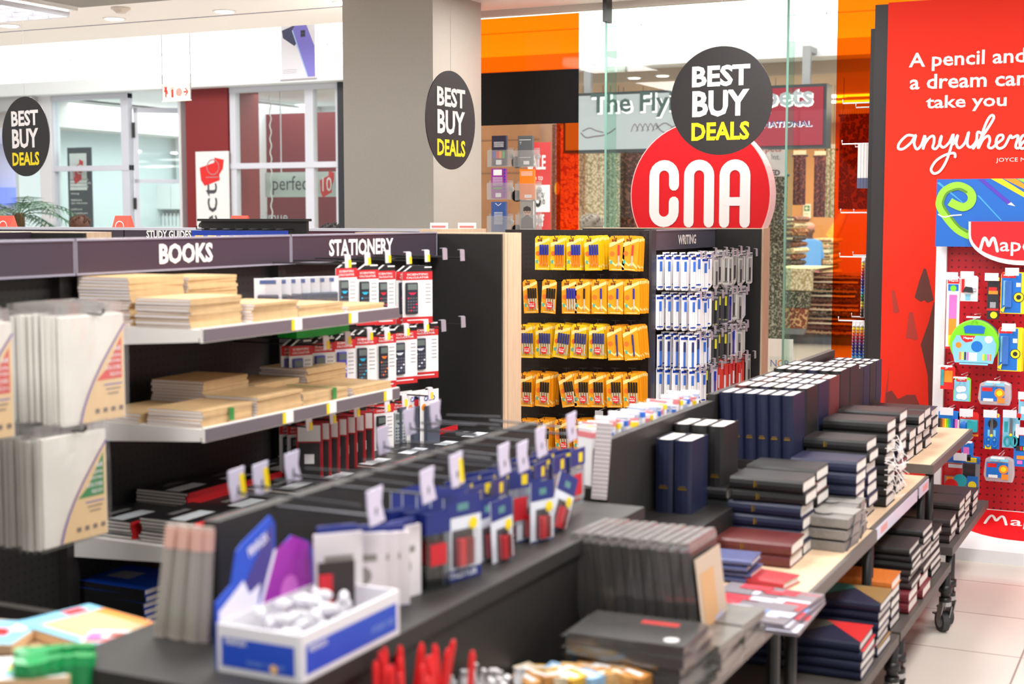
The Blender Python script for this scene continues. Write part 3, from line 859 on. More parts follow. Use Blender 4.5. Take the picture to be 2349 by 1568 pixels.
# white carpet poster
a, b_ = P(1690, 325, Y=15.3), P(1800, 405, Y=15.3)
wp = thing('carpet_poster', 'white poster with red and grey carpet shop lettering right of the logo', 'poster', ((a.x + b_.x) / 2, 15.3, (a.z + b_.z) / 2))
MB().box(-(b_.x - a.x) / 2, (b_.x - a.x) / 2, 0, .01, -.19, .19).build('sheet', WPAPER, wp)
MB().text('Carpets', (.06, -.004, .1), .34, .09, '-Y', 0).text('Int.', (.17, -.004, .02), .1, .06, '-Y', 1).text('ED', (.17, -.004, -.15), .1, .06, '-Y', 2, .03).build('lettering', [RED, GREYP, TXTK], wp)
MB().cyl((-.15, .02, .19), (-.15, .02, 3.14 - wp.location.z), .003, 5).cyl((.15, .02, .19), (.15, .02, 3.14 - wp.location.z), .003, 5).build('wire', M('rod_grey'), wp)
# exit sign on the brown wall
c = P(1851, 484, Y=18.0)
es = thing('exit_sign', 'small green and white exit sign with an arrow', 'sign', (c.x, 22.94, P(1851, 484, Y=22.94).z)); es.location.x = P(1851, 484, Y=22.94).x
MB().box(-.06, .06, 0, .05, -.115, .115).build('panel', [M('exit_cream', (228, 226, 205), .5)], es)
MB().rect((0, -.004, .045), .092, .09, '-Y', 0).rect((.01, -.006, .045), .05, .014, '-Y', 1).face2([(-.035, 0), (0, .03), (.012, .03), (-.01, 0), (.012, -.03), (0, -.03)], (-.0, -.007, .045), '-Y', 1).text('EXIT', (0, -.004, -.045), .07, .022, '-Y', 0).build('symbols', [M('exit_green', (30, 120, 70), .5), M('exit_cream')], es)

# carpet piles: every folded carpet is a thing of its own
rnd = random.Random(11)


def folded(name, cx, cy, z, w, d, t, m, m2, label, group, wav=.02):
    o = thing('folded_carpet', label, 'carpet', (cx, cy, z), (0, 0, rnd.uniform(-.05, .05)), group)
    n = 12
    k = rnd.uniform(0, 6)
    top = [(-w / 2 + w * i / n, t * .88 + wav * .3 * math.sin(i * 1.7 + k)) for i in range(n + 1)]
    bot = [(-w / 2 + w * i / n, .004 + wav * .0 * math.sin(i * 1.7 + k)) for i in range(n + 1)]
    e = [(w / 2 + t * .4, t * .5)]
    MB().prism(top + e + list(reversed(bot)) + [(-w / 2 - t * .4, t * .5)], 'y', -d / 2, d / 2).build('fold', m, o)
    f = MB()
    f.prism([(p[0] * 1.0, p[1] * .35 + t * .3) for p in top] + [(p[0], t * .3) for p in reversed(bot)], 'y', -d / 2 - .012, -d / 2)
    f.build('backing_edge', m2, o)
    return o


pile = [(rust, 'rust'), (maroon, 'maroon'), (brown, 'brown'), (carpetmat('rug_charcoal', (52, 46, 46), (30, 28, 30), (110, 100, 95), 20), 'charcoal'), (olive, 'olive')]
edge = [M('backing_tan', (180, 150, 120), .9), M('backing_brown', (100, 70, 60), .9), M('backing_cream', (220, 205, 180), .9)]
a, b_ = P(1772, 770, Y=16.6), P(1958, 770, Y=16.6)
zc = .12
for k in range(13):
    zc_ = zc + k * .054
    folded('', (a.x + b_.x) / 2 + .07 + rnd.uniform(-.02, .02), 17.1, zc_, (b_.x - a.x) * .93, 1.0, .056, pile[k % 5][0], edge[k % 3], '%s folded carpet, %s up in the large carpet pile beyond the glass' % (pile[k % 5][1], ORD[k]), 'carpets in the large pile')
dc = thing('draped_carpet', 'cream and rust carpets draped over the front of the large pile', 'carpet', (P(1812, 700, Y=16.45).x, 16.45, 0))
wd_ = P(1862, 700, Y=16.45).x - P(1763, 700, Y=16.45).x
zq = lambda py: P(1812, py, Y=16.45).z
for k, (z0, z1, m_) in enumerate(((zq(665), zq(622), cream), (zq(705), zq(668), olive), (zq(752), zq(706), rust), (zq(766), zq(752), M('backing_grey', (120, 122, 128), .9)))):
    MB().prism([(-wd_ / 2, z0), (wd_ / 2 - .03 * k, z0), (wd_ / 2 - .02 * k, z1), (-wd_ / 2, z1)], 'y', -.03 * (3 - k) * .3, .06).build('fold', m_, dc)
MB().prism([(-wd_ / 2, zq(622)), (wd_ / 2, zq(622)), (wd_ / 2 + .06, zq(615)), (-wd_ / 2, zq(615))], 'y', -.02, 1.0).build('top', cream, dc)
struct('trim_5', MB().box(a.x - .1, b_.x + .05, 16.65, 17.6, 0, .12), M('pallet_grey', (92, 98, 106), .7))
for nm, px0, px1, YB, n, ms, lab in ((18.0, 1768, 1832, 18.0, 12, [pile[3], pile[0], (cream, 'cream'), pile[2]], 'tall mixed pile at the glass fin'), (21.4, 1866, 1916, 21.4, 8, [(cream, 'cream'), (M('rug_beige', (206, 184, 140), .95, noise=.15, nscale=12), 'beige'), (green, 'pale green')], 'beige pile beside the person in blue')):
    a, b_ = P(px0, 622, Y=YB), P(px1, 622, Y=YB)
    z0 = 0
    t = .0
    zt = P(px0, 495 if px0 < 1800 else 545, Y=YB).z
    zb = .0
    n2 = n
    th = (zt - .55) / n2
    bs = MB().box(a.x, b_.x, YB - .3, YB + .5, 0, .55).build('carpet_plinth', M('plinth_brown', (120, 84, 60), .8)); tag(bs, 'brown plinth under the ' + lab, 'plinth')
    for k in range(n2):
        folded('', (a.x + b_.x) / 2 + rnd.uniform(-.03, .03), YB + .1, .55 + k * th, (b_.x - a.x) * rnd.uniform(.82, .98) * (1 - .25 * k / n2 if px0 > 1800 else 1), .7, th, ms[k % len(ms)][0], edge[k % 3], '%s folded carpet, %s from bottom, %s' % (ms[k % len(ms)][1], ORD[k], lab), 'carpets in the ' + lab)
c = P(1905, 520, Y=21.0)
o = MB().cyl((-.12, 0, -.05), (.12, 0, .42), .1, 12, r1=.05).build('rolled_carpet', M('rug_gold_roll', (196, 150, 60), .95, noise=.2, nscale=20)); o.location = (c.x, 21.6, P(1850, 545, Y=21.4).z + .05)
tag(o, 'golden rolled carpet leaning on top of the beige pile', 'carpet')


# ---------------------------------------------------------------- people (mostly hidden behind the fittings)
def person(loc, rz, skin, hair, top, bottom, label, H=1.68, hairlen=.0, cap=None, lean=0):
    t = thing('person', label, 'person', loc, (0, 0, rz))
    s_ = H / 1.72
    V_ = [(0, 0, .95, .125), (0, 0, 1.1, .12), (0, .0, 1.25, .14), (0, 0, 1.38, .13), (0, .01, 1.46, .06), (0, -.005, 1.53, .062), (0, -.015, 1.60, .082), (0, -.01, 1.66, .075),
          (.17, 0, 1.38, .065), (.22, .02, 1.14, .048), (.21, -.06, .92, .036), (.205, -.09, .82, .03), (-.17, 0, 1.38, .065), (-.22, .02, 1.14, .048), (-.21, -.06, .92, .036), (-.205, -.09, .82, .03),
          (.09, 0, .88, .09), (.1, -.02, .5, .062), (.1, .01, .1, .042), (.1, -.12, .04, .035), (-.09, 0, .88, .09), (-.1, -.02, .5, .062), (-.1, .01, .1, .042), (-.1, -.12, .04, .035), (0, -.10, 1.585, .018)]
    E_ = [(0, 1), (1, 2), (2, 3), (3, 4), (4, 5), (5, 6), (6, 7), (3, 8), (8, 9), (9, 10), (10, 11), (3, 12), (12, 13), (13, 14), (14, 15), (0, 16), (16, 17), (17, 18), (18, 19), (0, 20), (20, 21), (21, 22), (22, 23), (6, 24)]
    me = bpy.data.meshes.new('body')
    me.from_pydata([(x * s_, y * s_, z * s_) for x, y, z, r in V_], E_, [])
    o = bpy.data.objects.new('body', me); C.objects.link(o); o.parent = t
    sk = o.modifiers.new('skin', 'SKIN'); sk.use_smooth_shade = True
    for i, v in enumerate(V_):
        me.skin_vertices[0].data[i].radius = (v[3] * s_, v[3] * s_ * (.8 if i in (1, 2, 3) else 1))
    me.skin_vertices[0].data[0].use_root = True
    o.modifiers.new('sub', 'SUBSURF').levels = 1
    me.materials.append(M('skin_' + skin, {'light': (214, 170, 146), 'dark': (92, 62, 48)}[skin], .55))
    hm = M('hair_' + hair, {'brown': (84, 50, 34), 'grey': (140, 130, 118), 'dark': (26, 22, 22)}[hair], .7, noise=.25, nscale=60)
    if cap is None:
        q = MB()
        q.ball((0, .012 * s_, 1.655 * s_), (.098 * s_, .105 * s_, .09 * s_), 0, 16, 10)
        if hairlen: q.ball((0, .05 * s_, (1.6 - hairlen / 2) * s_), (.1 * s_, .07 * s_, hairlen), 0, 14, 8)
        for k in range(30):
            a = k * 2.4; r_ = .095 * math.sqrt((k % 10 + 1) / 10)
            zb_ = 1.655 * s_ + .088 * s_ * math.sqrt(max(0, 1 - (r_ / .1) ** 2))
            q.cyl((r_ * math.cos(a) * s_, (r_ * math.sin(a) + .012) * s_, zb_ - .012), (r_ * math.cos(a) * s_ * 1.15 + .01, (r_ * math.sin(a) * 1.15 + .012) * s_, zb_ + .018), .014, 5, r1=.003)
        q.build('hair', hm, t, True)
    else:
        MB().ball((0, .0, 1.67 * s_), (.1 * s_, .105 * s_, .085 * s_), 0, 16, 10).build('head_scarf', M('scarf', cap, .8), t, True)
    MB().prism([(-.2 * s_, 1.41 * s_), (-.07 * s_, 1.46 * s_), (.07 * s_, 1.46 * s_), (.2 * s_, 1.41 * s_), (.19 * s_, .9 * s_), (-.19 * s_, .9 * s_)], 'y', -.125 * s_, .125 * s_).cyl((.16 * s_, 0, 1.38 * s_), (.235 * s_, .02, 1.1 * s_), .08 * s_, 10, r1=.07 * s_).cyl((-.16 * s_, 0, 1.38 * s_), (-.235 * s_, .02, 1.1 * s_), .08 * s_, 10, r1=.07 * s_).build('shirt', M('cloth_%d_%d_%d' % top, top, .85), t, bevel=.03)
    MB().cyl((0, 0, .93 * s_), (0, 0, .45 * s_), .17 * s_, 16, r1=.2 * s_).build('skirt' if cap else 'trousers', M('cloth_%d_%d_%d' % bottom, bottom, .85), t)
    for e_ in (-1, 1):
        MB().ball((e_ * .032 * s_, -.085 * s_, 1.615 * s_), .011 * s_, 0, 8, 6).build('eye', M('eye_dark', (30, 24, 22), .3), t)
        MB().ball((e_ * .085 * s_, .0, 1.6 * s_), (.012 * s_, .022 * s_, .032 * s_), 0, 8, 6).build('ear', M('skin_' + skin), t, True)
    MB().ball((0, -.083 * s_, 1.555 * s_), (.024 * s_, .01 * s_, .008 * s_), 0, 8, 6).build('mouth', M('lip_' + skin, (150, 90, 84) if skin == 'light' else (70, 40, 36), .5), t)
    return t


def stand(px, py, Y, H):
    q = P(px, py, Y=Y)
    return (q.x, Y, 0), q.z


for px, py, Y, skin, hair, top, bot, lab, hl in ((180, 495, 9.4, 'light', 'brown', (70, 80, 100), (40, 42, 50), 'person with short tousled brown hair behind the far left gondola', 0), (477, 506, 9.8, 'light', 'dark', (60, 60, 66), (40, 42, 50), 'person with dark hair behind the low black display rack', 0),
                                                 (757, 513, 9.0, 'dark', 'dark', (50, 50, 56), (36, 36, 44), 'person with black hair just left of the grey column', 0), (1361, 492, 10.2, 'light', 'grey', (150, 140, 130), (60, 60, 70), 'person with long grey hair beyond the glass left of the logo', .14)):
    q = P(px, py, Y=Y)
    H = q.z / (1.745 / 1.72)
    person((q.x, Y, 0), R(30 if px < 1000 else 150), skin, hair, top, bot, lab, H, hl)
q = P(1857, 512, Y=20.6)
person((q.x, 20.6, .0), R(35), 'dark', 'dark', (86, 150, 220), (226, 96, 150), 'person in a blue shirt, pink skirt and headscarf beside the beige carpets', P(1869, 510, Y=20.6).z / 1.02, 0, (176, 130, 120))
# ---------------------------------------------------------------- shop fittings
PEGX = pegmat('pegboard_black', (36, 34, 34), (12, 12, 12), 'X')
PEGY = pegmat('pegboard_black_end', (34, 33, 33), (12, 12, 12), 'Y', .025)
PEGR = pegmat('pegboard_red', (196, 18, 34), (110, 6, 16), 'Y', .03, .35)
HEAD = M('header_strip', (62, 54, 64), .22)
RAIL = M('clear_rail', (150, 146, 160), .25)
CHAN = M('price_channel', (112, 104, 112), .3)
SHELFW = M('shelf_white', (228, 224, 220), .4)


def W(t):
    return MB(Matrix.Translation(-Vector(t.location)))


def hook_x(parent, x0, x1, y, z, tagc=None, k=1, yel=True, r=.0028):
    """straight display hook along X with a turned up tip; its price tag is a sub-part"""
    m = W(parent)
    m.tube([(x0, y, z), (x1 - .006 * k, y, z), (x1, y, z + .004), (x1, y, z + .014)], r, 5)
    h = m.build('hook', DARK, parent)
    if tagc:
        h_ = W(parent)
        xx = x1 + .003 * k
        if abs(tagc) == 1:
            h_.prism([(y - .016, z + .028), (y + .016, z + .028), (y + .019, z - .012), (y - .013, z - .012)], 'x', xx, xx + .002)
            if yel: h_.prism([(y + .002, z + .014), (y + .018, z + .012), (y + .019, z - .011), (y + .003, z - .011)], 'x', xx + .002 * (k > 0) - .001 * (k < 0), xx + .003 * (k > 0) + .0 * (k < 0), 1)
            h_.box(min(xx, xx - .012 * k), max(xx, xx - .012 * k), y - .013, y + .014, z + .028, z + .03)
        h_.build('price_tag', [TAGM if not yel else M('tag_white', (226, 222, 230), .4), YEL], h)
    return h


# --- gondola with BOOKS and STATIONERY headers
g1 = thing('gondola_shelving', 'long black gondola with BOOKS and STATIONERY header strips and white shelves', 'shelving', (-2.78, 3.4, 0))
W(g1).box(-2.80, -2.765, .8, 4.93, .1, 1.435).build('back_panel', PEGX, g1)
for y in (.91, 1.91, 2.91, 3.91, 4.9):
    m = W(g1).box(-2.765, -2.735, y - .022, y + .022, 0, 1.435)
    for k in range(26): m.box(-2.7352, -2.734, y - .004, y + .004, .1 + k * .05, .125 + k * .05, 1)
    m.build('upright', [BLACK, TXTK], g1)
for y, s_ in ((.91, None), (1.91, None), (2.91, 'BOOKS'), (3.91, 'STATIONERY')):
    h = W(g1).box(-2.735, -2.70, y + .006, y + .994, 1.349, 1.436).box(-2.736, -2.698, y + .003, y + .006, 1.347, 1.441, 1).box(-2.736, -2.698, y + .994, y + .997, 1.347, 1.441, 1).box(-2.736, -2.697, y + .003, y + .997, 1.436, 1.441, 1).box(-2.736, -2.697, y + .003, y + .997, 1.344, 1.349, 1).build('header_strip', [HEAD, RAIL], g1)
    if s_:
        ya, yb = (P(368, 580, X=-2.695).y, P(490, 580, X=-2.695).y) if s_ == 'BOOKS' else (P(757, 570, X=-2.695).y, P(904, 565, X=-2.695).y)
        W(g1).text(s_, (-2.6985, (ya + yb) / 2, 1.393), yb - ya, .058, '+X', 0, .03).build('lettering', TXTW, h)
W(g1).box(-3.1, -2.43, 4.93, 4.945, 0, 1.433).build('end_board', M('end_board_black', (34, 32, 31), .55, noise=.1, nscale=80), g1)
W(g1).box(-3.1, -2.42, 4.945, 5.09, 0, 1.437).box(-2.42, -2.419, 4.965, 4.968, 0, 1.437, 1).build('wood_end', [WOODV, M('wood_joint', (170, 140, 112), .6)], g1)
W(g1).box(-2.76, -2.22, .8, 4.93, 0, .16).build('base_deck', BLACK, g1)
for z, xf, y0, y1, nm in ((1.212, -2.29, 2.915, 3.905, 'upper'), (.955, -2.29, 2.915, 3.905, 'middle'), (.635, -2.24, 2.915, 4.925, 'lower')):
    s_ = W(g1)
    s_.box(-2.76, xf - .006, y0, y1, z - .022, z)
    s_.prism([(-2.76, z - .022), (xf - .01, z - .022), (xf - .01, z - .032), (-2.76, z - .06)], 'y', y0, y0 + .012).prism([(-2.76, z - .022), (xf - .01, z - .022), (xf - .01, z - .032), (-2.76, z - .06)], 'y', y1 - .012, y1)
    s_.box(xf - .006, xf + .002, y0, y1, z - .034, z + .004)
    sh = s_.build('shelf', SHELFW, g1)
    W(g1).box(xf + .002, xf + .005, y0 + .004, y1, z - .031, z + .001).build('price_channel', CHAN, sh)
    if nm != 'lower':
        tk = W(g1)
        for px, py in (((675, 743), (805, 722)) if nm == 'upper' else ((655, 962), (755, 943), (885, 912))):
            y = P(px, py, X=xf).y
            tk.box(xf + .005, xf + .0062, y - .02, y - .006, z - .03, z, 1).box(xf + .005, xf + .0062, y - .006, y + .03, z - .03, z + .001, 0)
        tk.build('price_ticket', [WPAPER, YEL], sh)
# hooks of the stationery bay
row1 = [(795, 600), (840, 590), (887, 597), (935, 590), (977, 592), (1018, 605), (1058, 575)]
row2 = [(745, 770), (795, 757), (845, 748), (885, 757), (930, 757), (975, 737), (1015, 735), (1060, 728)]
row3 = [(705, 935), (760, 925), (815, 920), (885, 915), (925, 910), (985, 900)]
for row, z in ((row1, 1.352), (row2, 1.105), (row3, .865)):
    for i, (px, py) in enumerate(row):
        y = min(P(px, py, X=-2.42).y, 4.86)
        hook_x(g1, -2.765, -2.42, y, z + .004 * (i % 3), 1, yel=px < 1000)
# hooks for the clear book-cover packs
for py, ys, z in ((0, (2.24, 2.6), 1.27), (1, (2.17, 2.53), 1.0)):
    for y in ys:
        hook_x(g1, -2.765, -2.33, y, z, None)

# --- lower gondola run behind (STUDY GUIDES), and the gondola further left
g2 = thing('gondola_shelving', 'gondola with the STUDY GUIDES header behind the BOOKS gondola', 'shelving', (-6.3, 6.4, 0))
xe = P(1035, 525, Y=6.3).x
W(g2).box(-9, xe, 6.36, 6.4, 0, 1.43).box(-9, xe, 6.1, 6.36, 0, .15).build('back_panel', BLACK, g2)
cuts = [-9, P(0, 520, Y=6.3).x, P(284, 520, Y=6.3).x, P(562, 520, Y=6.3).x, P(820, 520, Y=6.3).x, xe]
for k in range(5):
    h = W(g2).box(cuts[k] + .004, cuts[k + 1] - .004, 6.3, 6.36, 1.34, 1.425).box(cuts[k], cuts[k + 1], 6.296, 6.36, 1.425, 1.44, 1).build('header_strip', [HEAD if k < 3 else M('header_maroon', (78, 30, 52), .3), M('rail_pale', (196, 196, 206), .4)], g2)
    if k == 2:
        q0, q1 = P(335, 537, Y=6.295), P(438, 537, Y=6.295)
        W(g2).text('STUDY GUIDES', ((q0.x + q1.x) / 2, 6.298, q0.z + .0), q1.x - q0.x, .045, '-Y', 0, .03).build('lettering', TXTW, h)
W(g2).box(xe, xe + .12, 5.98, 6.45, 0, 1.44).build('wood_end', WOODV, g2)
g4 = thing('gondola_shelving', 'gondola with a black end board and oak edge at the far left behind BOOKS', 'shelving', (-4.42, 3.2, 0))
W(g4).box(-4.45, -4.41, 1.2, 4.46, 0, 1.43).box(-4.41, -3.9, 1.2, 4.46, 0, .16).build('back_panel', BLACK, g4)
W(g4).box(-4.41, -4.37, 1.2, 4.46, 1.349, 1.436).build('header_strip', HEAD, g4)
W(g4).box(-4.8, -4.09, 4.46, 4.475, 0, 1.433).build('end_board', M('end_board_black'), g4)
W(g4).box(-4.8, -4.085, 4.475, 4.62, 0, 1.437).build('wood_end', WOODV, g4)
# black hook rack rising just above, with blue packs
Yr = 5.7
xa, xb = P(462, 520, Y=Yr).x, P(703, 520, Y=Yr).x
rk = thing('hook_rack', 'black hook rack rising between the BOOKS and STUDY GUIDES gondolas', 'rack', ((xa + xb) / 2, Yr, 0))
W(rk).box(xa, xb, Yr, Yr + .02, 0, 1.478).box(xa - .01, xb + .01, Yr - .02, Yr + .03, 1.478, 1.49).box(xa, xb, Yr - .15, Yr + .2, 0, .08).build('board', BLACK, rk)
bp = thing('blue_pack', '', 'pack')
MB().box(-.045, .045, -.01, .01, -.17, 0).rect((0, -.0105, -.03), .05, .012, '-Y', 1).build('card', [BLUEP, YEL], bp)
MB().box(-.03, .03, -.02, -.01, -.15, -.05).build('blister', M('blister_dark', (40, 40, 60), .2), bp)
for k in range(7):
    x = xa + .08 + k * (xb - xa - .16) / 6
    m = W(rk).tube([(x, Yr, 1.44), (x, Yr - .14, 1.44), (x, Yr - .14, 1.455)], .003, 5); m.build('hook', DARK, rk)
    dup(bp, (x, Yr - .11, 1.434), label='blue carded pack on the %s hook of the black rack behind BOOKS' % ORD[k], group='blue packs on the black rack')
# orange-red tent cards on the far gondola
tcard = thing('tent_card', '', 'card')
MB().prism([(-.03, 0), (.03, 0), (.003, .066), (-.003, .066)], 'x', -.056, .056).stroke(arc(0, 0, .03, 0, 180, 12), (0, -.031, .004), .006, '-Y', 1).build('card', [M('card_coral', (240, 92, 72), .5), WPAPER], tcard)
for px, w in ((16, 'at the left picture edge'), (283, 'beside the open salon door'), (551, 'behind the black hook rack')):
    q = P(px, 520, Y=6.38)
    dup(tcard, (q.x, 6.38, 1.44), label='coral tent card with a white arch on the rear gondola, ' + w)
for px, w in ((1018, 'nearer the column corner'), (1082, 'nearer the oak end')):
    q = P(px, 520, Y=6.38)
    o = MB().box(-.05, .05, -.003, .003, 0, .03).rect((0, -.004, .010), .08, .01, '-Y', 1).build('small_card', [WPAPER, M('card_pink', (224, 130, 125), .5)]); o.location = (q.x, 6.33, 1.44)
    tag(o, 'low white card with a pink strip on the gondola top, ' + w, 'card')

# --- pen gondola: pegboard end, WRITING side
g3 = thing('gondola_shelving', 'black gondola with the WRITING header, pegboard end and oak edge', 'shelving', (-2.8, 7.0, 0))
m = W(g3).box(-3.18, -2.40, 6.5, 6.53, 0, 1.435)
m.build('peg_end', PEGY, g3)
m = W(g3)
for xx in (-3.15, -2.45):
    for k in range(27): m.box(xx - .006, xx + .006, 6.4985, 6.5, .1 + k * .05, .128 + k * .05)
m.build('slots', M('slot_dark', (10, 10, 10), .6), g3)
W(g3).box(-2.40, -2.385, 6.485, 6.545, 0, 1.437).build('corner_trim', M('corner_metal', (70, 70, 78), .35, .3), g3)
W(g3).box(-3.2, -2.45, 6.53, 7.55, 0, 1.40).build('back_panel', PEGX, g3)
h = W(g3).box(-2.45, -2.405, 6.56, 7.54, 1.335, 1.43).box(-2.45, -2.40, 6.55, 7.545, 1.43, 1.436, 1).build('header_strip', [M('header_slate', (82, 82, 96), .25), RAIL], g3)
q0, q1 = P(1557, 545, X=-2.40).y, P(1598, 545, X=-2.40).y
W(g3).text('WRITING', (-2.403, (q0 + q1) / 2, 1.383), q1 - q0, .05, '+X', 0, .03).build('lettering', TXTW, h)
W(g3).box(-3.2, -2.15, 7.55, 7.565, 0, 1.433).build('end_board', M('end_board_black'), g3)
W(g3).box(-3.2, -2.14, 7.565, 7.69, 0, 1.437).build('wood_end', WOODV, g3)
W(g3).box(-3.18, -2.1, 6.1, 6.5, 0, .14).box(-2.45, -2.0, 6.5, 7.55, 0, .14).build('base_deck', BLACK, g3)

# --- red quotation wall (end of a tall gondola)
Yw = 6.95
rw = thing('display_wall', 'tall red display wall with a white quotation about a pencil and a dream', 'display wall', (-.1, Yw + .03, 0))
W(rw).box(P(2007, 8, Y=Yw).x, 1.2, Yw + .012, Yw + .06, 0, 2.505).build('black_board', M('board_charcoal', (32, 28, 30), .55), rw)
W(rw).box(P(2038, 8, Y=Yw).x, 1.2, Yw, Yw + .012, 0, 2.51).build('red_graphic', M('graphic_red', (228, 45, 24), .7, spec=.25), rw)
W(rw).box(-1.47, 1.1, Yw + .06, 7.0 + .1, 0, 2.4).box(-1.455, -1.40, 7.1, 8.0, 0, 2.4).build('rear_frame', M('board_charcoal'), rw)
W(rw).box(-1.62, -1.40, 7.05, 8.0, .0, .14).build('base_deck', M('board_charcoal'), rw)
lt = W(rw)


def wtx(t, p0, p1, top, bot, mb=lt, bold=.018):
    a, b_ = P(p0, (top + bot) / 2, Y=Yw), P(p1, (top + bot) / 2, Y=Yw)
    h = P(p0, top, Y=Yw).z - P(p0, bot, Y=Yw).z
    mb.text(t, ((a.x + b_.x) / 2, Yw - .0015, a.z), b_.x - a.x, h, '-Y', 0, bold)


wtx('A pencil and', 2085, 2353, 122, 165); wtx('a dream can', 2087, 2356, 172, 206); wtx('take you', 2124, 2309, 220, 258)
wtx('JOYCE MEYER', 2285, 2392, 362, 374, bold=.0)
scr = [[(1592, 905), (1545, 902), (1495, 950), (1487, 988), (1520, 990), (1570, 950), (1602, 900), (1592, 955), (1610, 993), (1640, 965), (1662, 905), (1665, 945), (1650, 995), (1662, 960), (1695, 915), (1722, 908), (1725, 945), (1716, 982), (1738, 990), (1765, 950), (1775, 905), (1762, 950), (1785, 982), (1825, 950), (1853, 895), (1838, 980), (1805, 1075), (1765, 1138), (1725, 1155), (1706, 1125), (1740, 1070), (1800, 1032), (1858, 1020), (1866, 1045)],
       [(1850, 960), (1882, 900), (1872, 955), (1892, 985), (1930, 950), (1955, 880), (1945, 955), (1968, 980), (2005, 940), (2015, 880), (2045, 893)],
       [(1985, 988), (2030, 930), (2085, 850), (2122, 785), (2107, 768), (2078, 805), (2045, 890), (2018, 988), (2050, 930), (2085, 905), (2096, 935), (2086, 975), (2110, 985), (2145, 955), (2182, 925), (2180, 900), (2150, 908), (2137, 955), (2155, 988), (2195, 972), (2232, 905), (2245, 918), (2285, 905), (2268, 975), (2290, 985), (2310, 955), (2340, 925), (2336, 900), (2310, 910), (2296, 955), (2312, 990), (2372, 955)]]
for s_ in scr:
    pts = [P(1549 + x / 2.904, y / 2.904, Y=Yw) for x, y in s_]
    sp = spline([(p.x, p.z) for p in pts], 7)
    for k in range(0, len(sp) - 1):
        pass
    c0 = Vector((0, Yw - .0015, 0))
    lt.stroke(sp, c0, .0122, '-Y', 0)
lt.build('lettering', TXTW, rw)
pc = W(rw)


def wp_(pts, m, dy=.001):
    pc.add([Vector((P(a, b_, Y=Yw).x, Yw - dy, P(a, b_, Y=Yw).z)) for a, b_ in pts], [tuple(range(len(pts)))], m)


wp_([(2119, 616), (2124, 616), (2131, 640), (2142, 688), (2128, 694), (2120, 688), (2112, 692), (2098, 682), (2110, 640)], 0)
wp_([(2045, 665), (2052, 666), (2063, 715), (2056, 718), (2049, 716)], 1)
wp_([(2085, 716), (2094, 716), (2106, 778), (2098, 780), (2088, 776), (2078, 776)], 1)
wp_([(2142, 692), (2170, 700), (2170, 1000), (2100, 1000), (2130, 930), (2128, 860), (2112, 790), (2130, 740)], 0)
wp_([(2036, 1000), (2028, 920), (2040, 840), (2036, 900), (2042, 950)], 1)
wp_([(2032, 940), (2032, 900), (2046, 895), (2060, 915), (2080, 905), (2100, 905), (2110, 930), (2150, 930), (2150, 1000), (2032, 1000)], 2, .0015)
pc.build('pencil_drawing', [M('drawing_brown', (92, 40, 32), .5), M('drawing_rust', (170, 46, 34), .5), M('drawing_dark_red', (120, 44, 36), .5)], rw)
# hooks at the side, packs seen edge-on
HW = M('hook_white', (236, 232, 235), .35)
for z in (2.06, 1.86, 1.52, 1.30, .98):
    for y in (7.15, 7.45):
        W(rw).tube([(-1.455, y, z), (-1.63, y, z), (-1.63, y, z + .02)], .004, 5).build('hook', HW, rw)

# --- red pegboard stand
Ym = 6.62
ms = thing('pegboard_stand', 'red pegboard stand with a blue header and white frame before the red wall', 'display stand', (-.45, 6.55, 0))
xl = P(2147, 700, Y=Ym).x
xi = P(2171, 700, Y=Ym).x
W(ms).box(xi, .25, Ym, Ym + .03, .15, 1.62).build('peg_panel', PEGR, ms)
for qa, qb in ((xl, xi), (.25, .3)): W(ms).box(qa, qb, Ym - .03, Ym + .06, 0, 1.62).build('side_frame', M('frame_white', (240, 238, 240), .35), ms)
Yh = 6.52
hp = lambda a, b_: P(a, b_, Y=Yh)
x0, x1, z0, z1 = hp(2147, 500).x, .32, hp(2147, 565).z, hp(2147, 411).z
hd = W(ms)
hd.box(x0, x1, Yh, Yh + .02, z0, z1, 0)


def hpoly(pts, m, dy):
    hd.add([Vector((hp(a, b_).x, Yh - dy, hp(a, b_).z)) for a, b_ in pts], [tuple(range(len(pts)))], m)


def hstroke(pts, w, m, dy):
    sp = spline([(hp(2120 + a / 3.135, 400 + b_ / 3.135).x, hp(2120 + a / 3.135, 400 + b_ / 3.135).z) for a, b_ in pts], 8)
    hd.stroke(sp, (0, Yh - dy, 0), w, '-Y', m, cap=False)


hstroke([(330, 440), (250, 400), (180, 330), (120, 240), (115, 190), (140, 130), (200, 90), (260, 85), (320, 115), (345, 160), (330, 210), (280, 235), (220, 215), (185, 195)], .036, 1, .001)
hstroke([(315, 415), (250, 372), (190, 300), (140, 225), (140, 185), (165, 135), (210, 112), (260, 105), (310, 130)], .010, 2, .0015)
hstroke([(100, 285), (140, 305), (200, 295), (270, 290)], .005, 3, .002)
for c_, pts in ((4, [(390, 35), (430, 35), (625, 200), (600, 215)]), (3, [(600, 215), (625, 200), (655, 228)]), (5, [(480, 30), (560, 30), (720, 130), (720, 165)]), (6, [(570, 30), (660, 30), (720, 70), (720, 105)]), (1, [(665, 30), (760, 30), (760, 90), (720, 60)]), (7, [(90, 60), (110, 55), (280, 200), (275, 205)]), (7, [(380, 400 - 250), (395, 150), (560, 330), (550, 332)])):
    hpoly([(2120 + a / 3.135, 400 + b_ / 3.135) for a, b_ in pts], c_, .0012)
cxm = 2347
lobe = lambda rx, ry, yy: [(cxm - rx, 508)] + [(cxm - rx * math.cos(R(t)) if False else cxm - rx * math.cos(R(t)), yy + ry * math.sin(R(t))) for t in range(0, 181, 9)] + [(cxm + rx, 508)]
